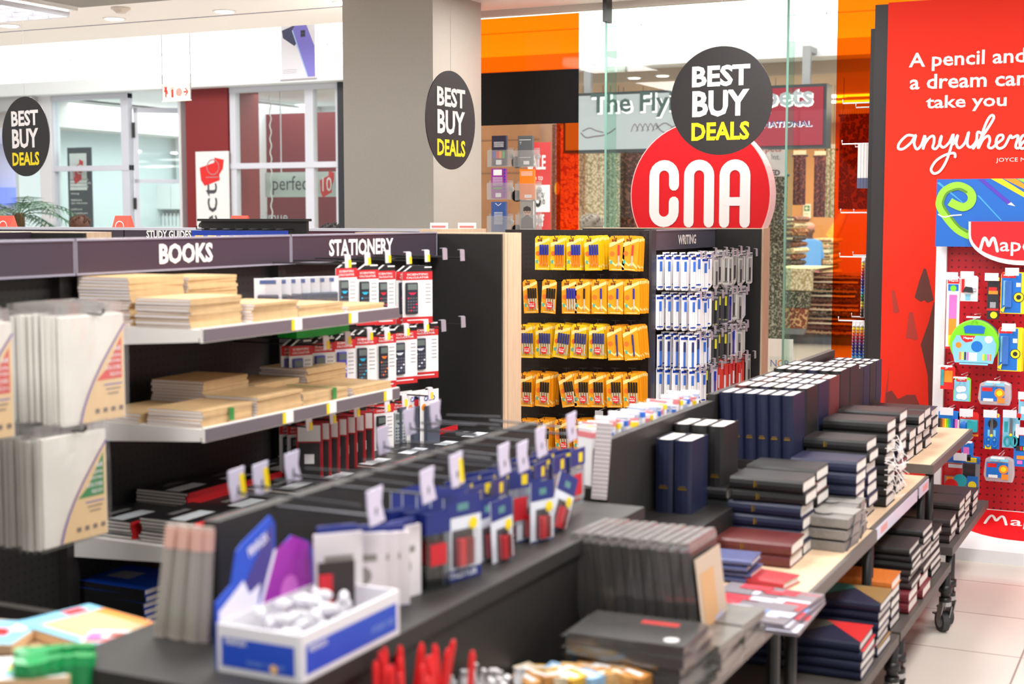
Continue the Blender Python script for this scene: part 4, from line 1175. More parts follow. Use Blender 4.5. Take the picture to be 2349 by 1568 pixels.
hd.build('header', [M('header_blue', (12, 92, 178), .5), M('ruler_green', (140, 200, 50), .4), M('ruler_dark_green', (80, 130, 36), .5), TXTW, M('pencil_violet', (74, 50, 170), .5), YEL, M('orange_print'), M('header_light_blue', (60, 150, 225), .4)], ms)
lo = W(ms)
for (rx, ry, yy, m, dy) in ((125, 68, 540, 1, .012), (120, 59, 538, 0, .0145)):
    pts = [Vector((P(a, b_, Y=Yh - dy).x, 0, P(a, b_, Y=Yh - dy).z)) for a, b_ in lobe(rx, ry, yy)]
    lo.prism([(p.x, p.z) for p in pts], 'y', Yh - dy, Yh - .0, m)
q0, q1 = P(2246, 565, Y=Yh - .016), P(2396, 565, Y=Yh - .016)
lo.build('logo_shield', [M('logo_shield_red', (240, 22, 30), .35), M('frame_white')], ms)
MCURVE = spline([(-.5, -.5), (-.36, .25), (-.25, .5), (-.13, .3), (0, -.1), (.13, .3), (.25, .5), (.36, .25), (.5, -.5)], 6)
w_ = q1.x - q0.x
W(ms).stroke(MCURVE, (q0.x + w_ * .15, Yh - .016, q0.z + .009), .0125, '-Y', 0, w_ * .27, .056).text('aped', (q0.x + w_ * .66, Yh - .016, q0.z), w_ * .68, .078, '-Y', 0, .008).build('lettering', TXTW, ms)
bs = W(ms).prism([(6.62, 0), (6.38, 0), (6.38, .055), (6.62, .19)], 'x', xl, .3).build('base', M('frame_white'), ms)
ang = math.atan2(.135, .24)
FACE['deck'] = (Vector((1, 0, 0)), Vector((0, math.cos(ang), math.sin(ang))))
dk = W(ms)
q = P(2345, 1195, Y=6.55)
mid = Vector((q.x, 6.51, .055 + .13 * .135 / .24 + .001))
dk.face2([(-.3, .12), (-.28, .04)] + arc(0, .04, .28, 180, 360, 16, ry=.11) + [(.28, .04), (.3, .12)], mid, 'deck', 0)
dm_ = mid + FACE['deck'][1] * .045 + Vector((.01, -.0003, .001))
dk.stroke(MCURVE, dm_ + Vector((-.12, 0, 0)) + FACE['deck'][1] * .008, .012, 'deck', 1, .09, .054).text('aped', dm_ + Vector((.055, 0, 0)), .23, .075, 'deck', 1, .008)
dk.build('base_graphic', [M('logo_shield_red'), TXTW], ms)

# --- low counter with a spine board (foreground) : double sided
ct = thing('display_counter', 'black foreground display counter with a spine board carrying hooks', 'counter', (-1.47, 2.4, 0))
W(ct).box(-1.485, -1.455, 1.885, 3.155, .8, .995).build('spine_board', M('spine_black', (40, 38, 37), .55, noise=.08, nscale=60), ct)
W(ct).box(-1.61, -1.19, 1.66, 3.2, .77, .8).build('counter_top', M('spine_black'), ct)
W(ct).box(-1.60, -1.20, 1.67, 3.2, 0.02, .77).build('carcass', BLACK, ct)

# --- low tables on castors with divider boards
EDGE = M('table_edge', (96, 90, 86), .5)


def table(label, y0, y1, zt, zl, xl_, xr, spine, xr2=-.772):
    t = thing('display_table', label, 'table', ((xl_ + xr) / 2, (y0 + y1) / 2, 0))
    top = W(t).box(xl_, xr - .012, y0, y1, zt - .028, zt).box(xr - .012, xr, y0, y1, zt - .034, zt + .001, 1).box(xl_, xr, y0 - .006, y0, zt - .034, zt, 1)
    top.build('table_top', [WOOD, EDGE], t)
    W(t).box(xl_ + .02, xr2, y0 + .005, y1 - .005, zl - .03, zl).build('lower_shelf', M('shelf_dark', (74, 70, 66), .5), t)
    if spine:
        W(t).box(-1.385, -1.36, spine[0], spine[1], zt, spine[2]).build('divider_board', M('spine_black'), t)
    for x in (xl_ + .05, xr2 - .012):
        for y in (y0 + .04, y1 - .04):
            if zt > .58 and y > y0 + .5 and x > -1.2: x = -1.22
            xu = min(x, xr - .02)
            l = W(t).cyl((x, y, .115), (x, y, zl - .03), .017, 12).cyl((xu, y, zl), (xu, y, zt - .034), .015, 12).cyl((x, y, .15), (x, y, .175), .024, 12).cyl((x, y, .115), (x, y, .13), .022, 12).build('leg', DARK, t, True)
            c_ = W(t)
            a = 2.2 if x > -1.2 else .4
            d = Vector((math.cos(a), math.sin(a), 0)); n = Vector((-d.y, d.x, 0))
            c_.cyl((x, y, .1), (x, y, .116), .022, 12, 0)
            w0 = Vector((x, y, .037)) + d * .018
            for s_ in (-1, 1):
                c_.prism([(0, 0)], 'x', 0, 0) if False else None
                b0 = w0 + n * s_ * .016
                c_.add([b0 + Vector((0, 0, 0)) + d * .012, b0 - d * .012, Vector((x, y, .1)) - d * .02 + n * s_ * .016, Vector((x, y, .1)) + d * .022 + n * s_ * .016,
                        b0 + d * .012 + n * s_ * .003, b0 - d * .012 + n * s_ * .003, Vector((x, y, .1)) - d * .02 + n * s_ * .019, Vector((x, y, .1)) + d * .022 + n * s_ * .019],
                       [(0, 1, 2, 3), (7, 6, 5, 4), (0, 4, 5, 1), (1, 5, 6, 2), (2, 6, 7, 3), (3, 7, 4, 0)], 0)
            c_.cyl(w0 - n * .012, w0 + n * .012, .037, 20, 1).cyl(w0 - n * .0125, w0 + n * .0125, .022, 16, 0)
            c_.cbox(w0 + d * .04 + Vector((0, 0, .02)), (.02, .03, .006), 0, Euler((0, 0, a)))
            c_.build('caster', [STEEL, M('tyre', (58, 58, 60), .6)], l)
    return t
    return t


TB = []

def tab(*a):
    TB.append(table(*a))


tab('oak topped table nearest the camera carrying the grey folders', 3.31, 4.275, .56, .25, -1.9, -.845, (3.385, 4.279, .924))
tab('middle oak topped table under the tall rows of navy diaries', 4.29, 5.262, .56, .25, -1.9, -.86, (4.283, 5.262, .943))
tab('far oak topped table with a raised lower shelf beside the pegboard stand', 5.275, 6.25, .60, .30, -1.9, -.845, (5.27, 5.91, .947))
# riser blocks along the divider boards
for t, y0, y1, z0, z in ((TB[0], 3.4, 4.27, .56, .68), (TB[1], 4.29, 5.25, .56, .74), (TB[2], 5.29, 5.9, .60, .76)):
    W(t).box(-1.36, -1.165, y0, y1, z0, z).build('riser', BLACK, t)
W(TB[0]).box(-1.62, -1.386, 3.36, 4.27, .56, .80).build('rear_riser', BLACK, TB[0])
# black tray table before them
tr = thing('tray_table', 'low black tray table holding plastic wrapped notebooks beside the counter', 'table', (-1.0, 2.7, 0))
W(tr).box(-1.185, -.86, 1.55, 3.30, .535, .56).build('tray', M('tray_black', (36, 34, 34), .25), tr)
W(tr).box(-1.17, -.88, 1.6, 3.28, .1, .12).build('lower_shelf', M('shelf_dark'), tr)
for x in (-1.165, -.885):
    for y in (1.6, 3.27):
        W(tr).cyl((x, y, 0), (x, y, .535), .015, 10).build('leg', DARK, tr)
# price strips along the table edges
for y0, y1, z, w in ((4.32, 5.02, .54, 'longer strip beside the diary piles'), (5.06, 5.25, .54, 'shorter strip near the far table corner')):
    o = MB().box(-.8595, -.857, y0, y1, z - .026, z + .014).rect((-.8567, y0 + .12, z - .005), .1, .022, '+X', 1).build('price_strip', [M('strip_pale', (205, 206, 225), .3), M('strip_pink', (220, 150, 150), .5)])
    tag(o, 'pale price strip on the oak table edge, ' + w, 'price strip')

# --- round hanging signs
bb = thing('hanging_sign', '', 'sign')
MB().cyl((0, 0, 0), (0, .005, 0), .25, 64).build('disc', [M('sign_black', (36, 32, 33), .5)], bb)
sx = MB().text('BEST', (0, -.0015, .115), .285, .098, '-Y', 0, .035).text('BUY', (0, -.0015, -.012), .28, .122, '-Y', 0, .035)
sx.build('lettering', TXTW, bb)
MB().text('DEALS', (0, -.0015, -.14), .285, .085, '-Y', 0, .035).build('yellow_lettering', M('letter_yellow', (252, 226, 8), .5), bb)
MB().cyl((0, .0025, .24), (0, .0025, 1.14), .0012, 5).build('nylon_line', M('nylon', (170, 170, 170), .4), bb)
for px, py, d, rz, w in ((1653, 231, 6.62, -3, 'overlapping the large red logo'), (1035, 276, 7.28, 88, 'in front of the grey column'), (58, 313, 9.0, -11, 'at the far left near the palm')):
    u, w_ = (px - 1174.5) / FPX, (784 - py) / FPX
    hh = math.cos(PITCH) + w_ * math.sin(PITCH)
    dv = Vector((u * math.cos(YAW) - hh * math.sin(YAW), u * math.sin(YAW) + hh * math.cos(YAW), -math.sin(PITCH) + w_ * math.cos(PITCH)))
    q = Vector((0, 0, EYE)) + dv * d
    dup(bb, q, (0, 0, R(rz)), label='round black hanging sign reading best buy deals ' + w)
# ---------------------------------------------------------------- goods: diaries
def cover_mats(name, rgb, rough=.42):
    return M('cover_' + name, rgb, rough, noise=.1, nscale=90)


CV = {'navy': cover_mats('navy', (20, 26, 56), .5), 'black': cover_mats('black', (25, 24, 25), .5), 'maroon': cover_mats('maroon', (98, 42, 40)), 'grey': cover_mats('grey', (128, 124, 120)), 'red': cover_mats('red', (176, 44, 52)), 'slate blue': cover_mats('slate', (68, 74, 120)),
      'wine': cover_mats('wine', (112, 34, 44)), 'chocolate': cover_mats('chocolate', (52, 42, 42))}
_bk = {}


def diary(col, L=.21, Wd=.148, T=.035, gold=True, top=None):
    """hard cover diary lying flat: spine along X on the -Y side, page ends showing at +X"""
    k = (col, L, Wd, T, gold, top)
    if k in _bk:
        return _bk[k]
    t = thing('diary', '', 'diary')
    b = .0028
    m = MB()
    prof = [(-Wd / 2 + .008, 0), (Wd / 2, 0), (Wd / 2, b), (-Wd / 2 + .01, b), (-Wd / 2 + .004, T * .3), (-Wd / 2 + .004, T * .7), (-Wd / 2 + .01, T - b), (Wd / 2, T - b), (Wd / 2, T), (-Wd / 2 + .008, T), (-Wd / 2 + .001, T * .8), (-Wd / 2 - .001, T * .5), (-Wd / 2 + .001, T * .2)]
    m.prism(prof, 'x', -L / 2, L / 2)
    mats = [CV[col]]
    if gold:
        mats.append(GOLD)
        m.box(-.035, -.031, -Wd / 2 - .0016, -Wd / 2 - .0008, T * .25, T * .75, 1)
        m.box(-.028, -.026, -Wd / 2 - .0016, -Wd / 2 - .0008, T * .3, T * .7, 1)
    if top:
        mats += [M('cover_%s' % c, r_, .45) for c, r_ in top]
        n0 = 2 if gold else 1
        z = T + .0006
        m.add([(-L / 2, -Wd / 2 + .008, z), (L * .1, Wd / 2, z), (-L / 2, Wd / 2, z)], [(0, 1, 2)], n0)
        m.add([(L / 2, -Wd / 2 + .01, z), (L / 2, Wd / 2, z), (-L * .15, Wd / 2, z)], [(0, 1, 2)], n0 + 1)
    m.build('cover', mats, t)
    MB().box(-L / 2 + .004, L / 2 - .003, -Wd / 2 + .006, Wd / 2 - .004, b, T - b).build('pages', PAGES, t)
    _bk[k] = t
    return t


rnd = random.Random(21)


def stack(cols, xr, yf, z0, T, where, L=.21, Wd=.148, kind='diary', top=None, rot=0, jit=.006, gold=True):
    """pile of books, cols listed from the bottom up; xr right end, yf near side"""
    n = len(cols)
    for i, c in enumerate(cols):
        dx, dy = rnd.uniform(-jit, jit), rnd.uniform(-jit, jit) * .6
        o = diary(c, L, Wd, T, gold, top)
        r = dup(o, (xr - L / 2 + dx, yf + Wd / 2 + dy, z0 + i * T), (0, 0, rot + rnd.uniform(-.02, .02)))
        j = n - 1 - i
        r['label'] = '%s %s, %s, %s' % (c, kind, 'topmost' if j == 0 else ORD[j] + ' from top', where)


def stackpx(px, py, Y, z0, where, seq, T=.035, L=.21, Wd=.148, **k):
    q = P(px, py, Y=Y)
    n = max(1, round((q.z - z0) / T))
    cols = list(reversed([seq[min(i, len(seq) - 1)] for i in range(n)]))
    stack(cols, q.x, Y, z0, T, where, L, Wd, **k)
    return q.x, z0 + n * T


stack(['maroon'] * 2, -.955, 3.69, .56, .034, 'short front stack beside the flat red notebook')
x2, z2 = stackpx(1842, 1118, 3.85, .56, 'stack behind the two maroon diaries', ['black', 'black', 'navy', 'navy', 'navy', 'navy'])
stack(['maroon', 'navy', 'navy', 'navy', 'black', 'black'], x2 - .225, 3.87, .56, .034, 'stack left of the black topped pile and below the navy uprights', L=.175) if False else None
stackpx(1876, 1092, 4.04, .56, 'stack directly behind the grey folders', ['black', 'maroon', 'black', 'black', 'black'])
stackpx(1966, 1058, 4.22, .56, 'stack with three navy tops behind the grey folders', ['navy', 'navy', 'navy', 'black', 'black'], L=.2)
stackpx(1992, 1005, 4.42, .56, 'gold marked black stack right of the six navy uprights', ['black', 'black', 'navy', 'navy', 'navy', 'navy'], L=.2)
stackpx(2034, 965, 4.62, .56, 'stack right of the maroon upright', ['black'] * 8, gold=False)
stackpx(2062, 935, 4.86, .56, 'tallest stack before the far table', ['black', 'black', 'black', 'navy', 'navy', 'wine', 'black'], gold=False)
stackpx(2046, 1010, 4.79 + .24, .56, 'half hidden stack at the far end of the middle table', ['wine', 'navy', 'navy', 'wine'], gold=False)
for (px, py), Y, w in (((2086, 978), 5.3, 'nearest stack on the far table'), ((2105, 962), 5.46, 'second stack on the far table'), ((2123, 935), 5.64, 'third and tallest stack on the far table'), ((2139, 946), 5.92, 'last stack on the far table by the white frame')):
    stackpx(px, py, Y, .60, w, ['black'] if w[0] != 'l' else ['navy', 'black', 'navy'], T=.038, gold=False)
# second columns nearer the divider boards
for Y, z, n, c, w in ((3.86, .56, 5, ['navy', 'navy', 'navy', 'black', 'black'], 'inner stack below the navy pair of uprights'), (4.04, .56, 5, ['black'] * 5, 'inner stack below the black uprights'), ):
    stack(c, -1.005 - .165 if False else x2 - .215, Y, z, .034, w, L=.12)
# upright diaries along the divider boards
def upright(col, x, y, z, label, T=.038, L=.21, Wd=.148, tilt=0, gold=True, group=None):
    o = diary(col, L, Wd, T, gold)
    return dup(o, (x + T, y + Wd / 2, z + L / 2), (0, -R(90 + tilt), 0), label=label, group=group)


for k in range(2):
    upright('navy', -1.346 + k * .055, 3.70, .68, 'navy diary standing upright at the near end of the oak tables, %s of the pair' % ('left' if k == 0 else 'right'), T=.05, L=.205)
for k in range(3):
    upright('black', -1.355 + k * .052, 3.87, .68, 'black diary standing upright behind the navy pair, %s of three' % ('left', 'middle', 'right')[k], T=.048, L=.225)
for k in range(6):
    upright('navy', -1.352 + k * .040, 4.30, .74, 'navy diary standing in the front row of six, %s from left' % ORD[k], tilt=1.5)
for r_, (Y, cols, w) in enumerate(((4.455, ['maroon', 'black', 'navy', 'black', 'navy', 'black'], 'second'), (4.61, ['navy', 'maroon', 'black', 'navy', 'navy', 'navy'], 'third'), (4.765, ['black', 'navy', 'maroon', 'navy', 'black', 'maroon'], 'fourth'), (4.92, ['black', 'black', 'black', 'navy', 'black', 'black'], 'fifth'), (5.08, ['black'] * 6, 'last'))):
    for k, c in enumerate(cols):
        upright(c, -1.350 + k * .040, Y, .74, '%s diary standing in the %s row behind six navy ones, %s from left' % (c, w, ORD[k]), L=.215 if r_ < 3 else .225)
for r_ in range(5):
    for k in range(5):
        upright('black' if r_ % 2 else 'navy', -1.34 + k * .036, 5.31 + r_ * .118, .76, 'small dark diary standing on the far table riser, %s row, %s from left' % (ORD[r_], ORD[k]), T=.034, L=.16, Wd=.11, gold=False)
# white ribbon ends hanging from the pile
for k in range(26):
    y = 4.5 + (k % 13) * .04 + rnd.uniform(-.01, .01); z = .62 + .16 * rnd.random()
    x = -1.0 + (y - 4.5) * .02 + .01
    m = MB().tube(spline([(0, 0, 0), (.02 + .01 * rnd.random(), rnd.uniform(-.03, .03), -.002), (.04, rnd.uniform(-.05, .05), -.025 * rnd.random()), (.05 + .02 * rnd.random(), rnd.uniform(-.06, .06), -.05 * rnd.random() - .005)], 4), .0016, 4)
    o = m.build('ribbon', M('ribbon_white', (232, 226, 224), .7)); o.location = (P(2040, 1000, Y=y).x - .012, y, z)
    tag(o, 'loose white marker ribbon trailing from the diary stacks on the middle table', 'ribbon', 'marker ribbons of the diary stacks')

# grey elastic folders
gf = thing('folder', '', 'folder')
MB().box(-.085, .085, -.075, .075, 0, .028).build('case', CV['grey'], gf, bevel=.003)
MB().prism([(-.085, -.02), (.085, -.02), (.085, .075), (-.085, .075)], 'z', .028, .031).prism(arc(0, -.02, .025, 180, 360, 10), 'z', .0305, .0335).build('flap', M('cover_grey_light', (146, 142, 138), .5), gf)
MB().box(-.075, -.035, -.06, -.03, .0282, .0292).build('sticker', WPAPER, gf)
MB().tube([(.086, -.05, .0), (.089, -.03, .014), (.086, -.005, .03)], .002, 5).build('elastic', M('elastic_dark', (60, 60, 64), .6), gf)
for i in range(3):
    dup(gf, (-.95 + .004 * i, 4.02, .56 + .034 * i), (0, 0, R(-4 + i)), label='grey flap folder in the nearer pile beside the table edge, %s' % ('bottom one', 'middle one', 'top one')[i])
for i in range(3):
    dup(gf, (-.955 - .004 * i, 4.185, .56 + .034 * i), (0, 0, R(3 - i)), label='grey flap folder in the pile just behind the nearer folders, %s' % ('bottom one', 'middle one', 'top one')[i])
# small flat notebooks at the near end
for i in range(4):
    dup(diary('slate blue', .15, .11, .016, False), (-1.09 + .01 * (i % 2), 3.53 + .012 * (i < 2), .56 + .016 * i), (0, 0, R(-3 + 2 * i)), label='small slate blue notebook, %s up in the low pile by the maroon diaries' % ORD[i])
dup(diary('red', .115, .1, .02, False), (-.965, 3.53, .56), (0, 0, R(-10)), label='small flat red notebook lying on the oak table edge')
# leaflets hanging over the table end
lfm = [M('leaflet_grey', (120, 112, 120), .3), M('leaflet_red', (196, 50, 66), .25), M('leaflet_blue', (120, 150, 210), .25), M('leaflet_white', (206, 206, 222), .3)]
for i in range(3):
    m = MB().box(-.12, .12, -.15, .15, 0, .006)
    z = .0065
    rl = random.Random(i + 2)
    for k in range(26):
        x, y = rl.uniform(-.1, .1), rl.uniform(-.12, .12); w, h = rl.uniform(.02, .05), rl.uniform(.015, .045)
        m.add([(max(-.118, x - w), y - h, z + k * .0001), (min(.118, x + w), y - h, z + k * .0001), (min(.118, x + w), y + h, z + k * .0001), (max(-.118, x - w), y + h, z + k * .0001)], [(0, 1, 2, 3)], rl.choice((0, 1, 1, 2, 3, 3)))
    o = m.build('magazine', lfm); o.location = (-.905 - .01 * i, 3.235 + .01 * i, .562 + .0075 * i); o.rotation_euler = (0, 0, R(2 - 3 * i))
    tag(o, 'glossy red white and blue magazine at the tray corner, %s of three' % ('bottom', 'middle', 'top')[i], 'magazine')

# lower shelves
tops = {'teal': [('teal', (30, 120, 116)), ('ochre', (150, 116, 66))], 'red': [('greygreen', (92, 90, 82)), ('scarlet', (214, 44, 46))]}
for k, (Y, zt, c, tp, w) in enumerate(((3.80, .36, 'navy', 'red', 'pile with grey and scarlet triangles on the lower shelf'), (4.03, .40, 'navy', 'teal', 'pile with teal and ochre triangles on the lower shelf'))):
    n = round((zt - .25) / .026)
    stack([c] * n, -.785, Y - .02, .25, .026, w, L=.2, Wd=.19, kind='notebook', top=tuple(tops[tp]), gold=False)
    stack([c] * (n + 1), -1.0, Y + .0, .25, .026, 'inner ' + w, L=.2, Wd=.19, kind='notebook', top=tuple(tops[tp]), gold=False)
CV['orange'] = cover_mats('orange', (206, 112, 42))
stack(['black', 'navy', 'black', 'black', 'orange'], -.80, 4.30, .25, .03, 'orange topped pile on the lower shelf', L=.2, Wd=.15, kind='notebook', gold=False)
stack(['wine', 'wine'], -.782, 4.50, .25, .035, 'short pile beside the orange topped pile, lower shelf', L=.2, Wd=.17, kind='notebook', gold=False)
stack(['wine', 'wine'], -.782, 4.70, .25, .035, 'far short wine red pile, lower shelf', L=.2, Wd=.17, kind='notebook', gold=False)
stack(['chocolate', 'chocolate', 'chocolate', 'black', 'black', 'black'], -.79, 4.53, .32, .022, 'portfolio pile on the nearer wine red notebooks', L=.24, Wd=.19, kind='portfolio', gold=False)
stack(['chocolate', 'black', 'black', 'black', 'black', 'black'], -.79, 4.76, .32, .024, 'portfolio pile on the farther wine red notebooks', L=.24, Wd=.19, kind='portfolio', gold=False)
stack(['black'] * 6, -.80, 4.99, .25, .026, 'portfolio pile at the far end of the lower shelf', L=.24, Wd=.2, kind='portfolio', gold=False)
for Y, n, w in ((5.34, 3, 'nearest'), (5.52, 4, 'second'), (5.70, 4, 'third'), (5.88, 3, 'last')):
    for s_ in (0, 1):
        stack(['chocolate'] * (n if s_ == 0 else 4), -.79 - s_ * .215, Y, .30, .03, '%s %s pile on the raised lower shelf' % (w, 'outer' if s_ == 0 else 'inner'), L=.2, Wd=.16, kind='boxed notebook', gold=False)

# plastic wrapped notebooks
wn = thing('wrapped_notebook', '', 'notebook')
MB().box(-.009, .009, -.085, .085, 0, .24).build('notebook', M('wrapped_black', (40, 36, 36), .35, noise=.25, nscale=14), wn, bevel=.002)
m = MB()
rw_ = random.Random(9)
gx = [(-.0105, -.088), (.0105, -.088), (.0105, .088), (-.0105, .088)]
lev = [0, .06, .12, .233, .243, .254]
vs = []
for z in lev:
    for x, y in gx:
        s_ = .75 if z > .245 else 1
        vs.append((x * s_ + rw_.uniform(-.0008, .0008), y + rw_.uniform(-.002, .002), z))
fs = [(l * 4 + i, l * 4 + (i + 1) % 4, l * 4 + 4 + (i + 1) % 4, l * 4 + 4 + i) for l in range(len(lev) - 1) for i in range(4)] + [(len(lev) * 4 - 4, len(lev) * 4 - 3, len(lev) * 4 - 2, len(lev) * 4 - 1)]
m.add(vs, fs)
m.m = [1 if i >= 12 else 0 for i in range(len(fs))]
WRAP = clear('shrink_wrap', (.93, .93, .93), .13, .12, .04, (235, 232, 228))
m.build('plastic_wrap', [WRAP, clear('shrink_crimp_highlight', (.8, .8, .8), .3, .2, .28, (200, 198, 196))], wn)  # pale haze on the crinkled top band paints in the plastic's highlights
for i in range(12):
    x = -1.172 + i * .0225
    dup(wn, (x, 2.90 + .004 * (i % 3), .561), (0, R(-7.5), R(-3 + i % 3)), label='black notebook in clear wrap leaning in the tray row, %s from the left' % ORD[i])
o = MB().box(0, .0015, -.085, .085, 0, .22).rect((.002, -.02, .11), .09, .15, '+X', 1).rect((.0022, .03, .05), .06, .06, '+X', 2).build('printed_notebook', [M('beige_cover', (196, 176, 156), .4), M('tan_print', (206, 160, 110), .4), M('lilac_print', (176, 170, 190), .4)])
o.location = (-1.172 + 12 * .0225 - .004, 2.9, .562); o.rotation_euler = (0, R(-7.5), 0)
tag(o, 'thin beige printed notebook at the right end of the wrapped tray row', 'notebook')
wf = thing('wrapped_notebook', '', 'notebook')
MB().box(-.12, .12, -.085, .085, .001, .019).box(-.01, .07, .04, .062, .019, .0197, 1).disc((.085, -.05, .0197), .016, '+Z', 2).build('notebook', [M('wrapped_black'), RED, WPAPER], wf)
MB().box(-.124, .124, -.089, .089, 0, .0208).box(.124, .14, -.08, .08, .009, .0105).box(-.14, -.124, -.08, .08, .009, .0105).build('plastic_wrap', WRAP, wf)
for i in range(5):
    dup(wf, (-1.0 + .006 * (i % 2), 2.655 + .006 * (i % 3), .561 + .0215 * i), (0, 0, R(-6 + 2 * i)), label='black notebook in clear wrap lying flat at the tray front, %s' % ('lowest of the pile', 'second up in the pile', 'middle of the pile', 'fourth up in the pile', 'top one with red label')[i])
GW = M('wrapped_grey', (96, 90, 84), .4, noise=.35, nscale=25)
for j in range(2):
    for i in range(4):
        o = MB().box(-.055, .055, -.075, .075, 0, .016).box(-.058, .058, -.078, .078, -.0005, .0165, 1).build('wrapped_pad', [GW, WRAP])
        o.location = (-.905 + .004 * (i % 2), 2.80 + j * .165, .562 + i * .018); o.rotation_euler = (0, 0, R(3 * (i % 3) - 3))
        tag(o, 'small grey pad in crinkled wrap, %s up in the %s pile beside the leaning row' % (ORD[i], ('nearer', 'farther')[j]), 'pad')

# ---------------------------------------------------------------- goods: kraft exercise books and notebooks on the gondola
eb = thing('exercise_book', '', 'exercise book')
T_ = .0085
MB().box(-.112, .112, -.0875, .0875, 0, .001).box(-.112, .112, -.0875, .0875, T_ - .0012, T_ - .0002).box(-.112, .112, -.0885, -.0875, 0, T_ - .0002).build('cover', KRAFT, eb)
MB().box(-.111, .111, -.087, .086, .001, T_ - .0012).build('pages', M('paper_edge_grey', (222, 218, 222), .8), eb)


def kraft(xr, y0, z0, zt, where, rz=0, curl=0):
    n = max(2, round((zt - z0) / T_))
    for i in range(n):
        r = dup(eb, (xr - .0875 + rnd.uniform(-.003, .003), y0 + .112 + rnd.uniform(-.004, .004), z0 + i * T_), (0, 0, R(90 + rz) + rnd.uniform(-.02, .02)))
        j = n - 1 - i
        r['label'] = 'kraft exercise book, %s, %s' % ('topmost' if j == 0 else ORD[j] + ' from the top', where)
    o = MB().box(-.0, .0015, -.018, .018, 0, max(.01, (zt - z0) * .45)).build('paper_band', M('band_dark', (58, 56, 58), .6)) if curl else None
    if o:
        o.location = (xr + .0035, y0 + .12, z0 + (zt - z0) * .4); tag(o, 'small dark band printed on the spines of the ' + where, 'band')


S1, S2 = 1.213, .956
kraft(-2.335, 2.92, S1, 1.288, 'white edged stack at the near end, upper shelf', 1)
kraft(-2.535, 2.93, S1, 1.338, 'tall stack at the back near end, upper shelf')
kraft(-2.535, 3.17, S1, 1.33, 'second tall stack at the back, upper shelf')
kraft(-2.315, 3.16, S1, 1.262, 'stack in the middle front, upper shelf', 2)
kraft(-2.53, 3.41, S1, 1.235, 'third stack at the back, upper shelf', -2)
kraft(-2.32, 3.40, S1, 1.245, 'low stack toward the far front, upper shelf', -2)
kraft(-2.32, 3.645, S1, 1.232, 'lowest stack at the far end, upper shelf', 2)
kraft(-2.31, 2.93, S2, .995, 'low stack at the near front, middle shelf', 2)
kraft(-2.50, 2.93, S2, .985, 'low stack at the near back, middle shelf', -3)
kraft(-2.50, 3.17, S2, 1.04, 'taller back stack near the middle, middle shelf', 3)
kraft(-2.31, 3.165, S2, 1.005, 'second front stack on the middle shelf', 2)
kraft(-2.49, 3.41, S2, 1.01, 'third back stack on the middle shelf')
kraft(-2.47, 3.65, S2, 1.035, 'tall back stack at the far end, middle shelf')
kraft(-2.31, 3.405, S2, .99, 'third front stack on the middle shelf', -2)
kraft(-2.30, 3.65, S2, .985, 'last front stack on the middle shelf')
for x, y, z, w in ((-2.302, 3.05, .974, 'green'), (-2.302, 3.55, .973, 'pale green')):
    o = MB().box(0, .0015, -.01, .01, -.015, .018).box(-.17, .001, -.004, .004, .018, .0188).build('rubber_band', M('band_green', (50, 130, 60), .6)); o.location = (x, y, z + .003)
    tag(o, '%s band around a kraft stack on the middle shelf, %s' % (w, 'near end' if w == 'green' else 'toward the far end'), 'band')

nb = thing('notebook', '', 'notebook')
MB().box(-.112, .112, -.092, .092, 0, .0012).box(-.112, .112, -.092, .092, .0078, .009).box(-.10, .03, -.05, .0, .009, .0093, 1).box(-.05, .03, .03, .05, .009, .0092, 2).build('cover', [M('notebook_black', (32, 31, 33), .35), M('notebook_label', (214, 222, 228), .5), M('notebook_print', (120, 120, 120), .5)], nb)
MB().box(-.111, .111, -.089, .091, .0012, .0078).build('pages', PAGES, nb)
MB().box(-.112, .112, -.0935, -.0885, 0, .009).build('spine', M('notebook_spine_red', (206, 32, 40), .5), nb)
for row, xr in ((0, -2.345), (1, -2.56)):
    for k in range(8):
        n = ([7, 6, 7, 6, 7, 7, 6, 6] if row == 0 else [5, 9, 8, 7, 8, 7, 6, 7])[k]
        for i in range(n):
            j = n - 1 - i
            dup(nb, (xr - .092 + rnd.uniform(-.004, .004), 3.055 + k * .236 + rnd.uniform(-.004, .004), .636 + i * .0092), (0, 0, R(90) + rnd.uniform(-.03, .03)),
                label='black notebook with red spine, %s in the %s pile, lower shelf %s row' % ('topmost' if j == 0 else ORD[j] + ' from top', ORD[k], ('front', 'back')[row]))
bn = thing('hardcover_book', '', 'book')
MB().box(-.12, .12, -.1, .1, 0, .002).box(-.12, .12, -.1, .1, .0155, .0175).box(-.12, .12, -.103, -.1, 0, .0175).box(-.08, .0, -.03, .04, .0175, .0178, 1).build('cover', [M('hardcover_blue', (12, 70, 180), .35), GREYP], bn)
MB().box(-.118, .117, -.1, .097, .002, .0155).build('pages', PAGES, bn)
MB().box(-.12, .12, -.1045, -.103, 0, .0175).build('spine', M('hardcover_spine', (22, 22, 26), .5), bn)
for col, (x, y, n) in enumerate(((-2.65, 3.06, 19), (-2.55, 3.30, 21))):
    for i in range(n):
        j = n - 1 - i
        dup(bn, (x + rnd.uniform(-.003, .003), y + rnd.uniform(-.003, .003), .161 + i * .0177), (0, 0, rnd.uniform(-.02, .02)), label='blue hard cover book, %s of the %s pile on the gondola base' % ('topmost' if j == 0 else (ORD[j] + ' from the top' if j < 20 else 'bottom one'), ('nearer', 'farther')[col]))

# clear A4 book-cover packs
CF = clear('clear_film', (.97, .97, .97), .10, .12, .06, (240, 236, 230))


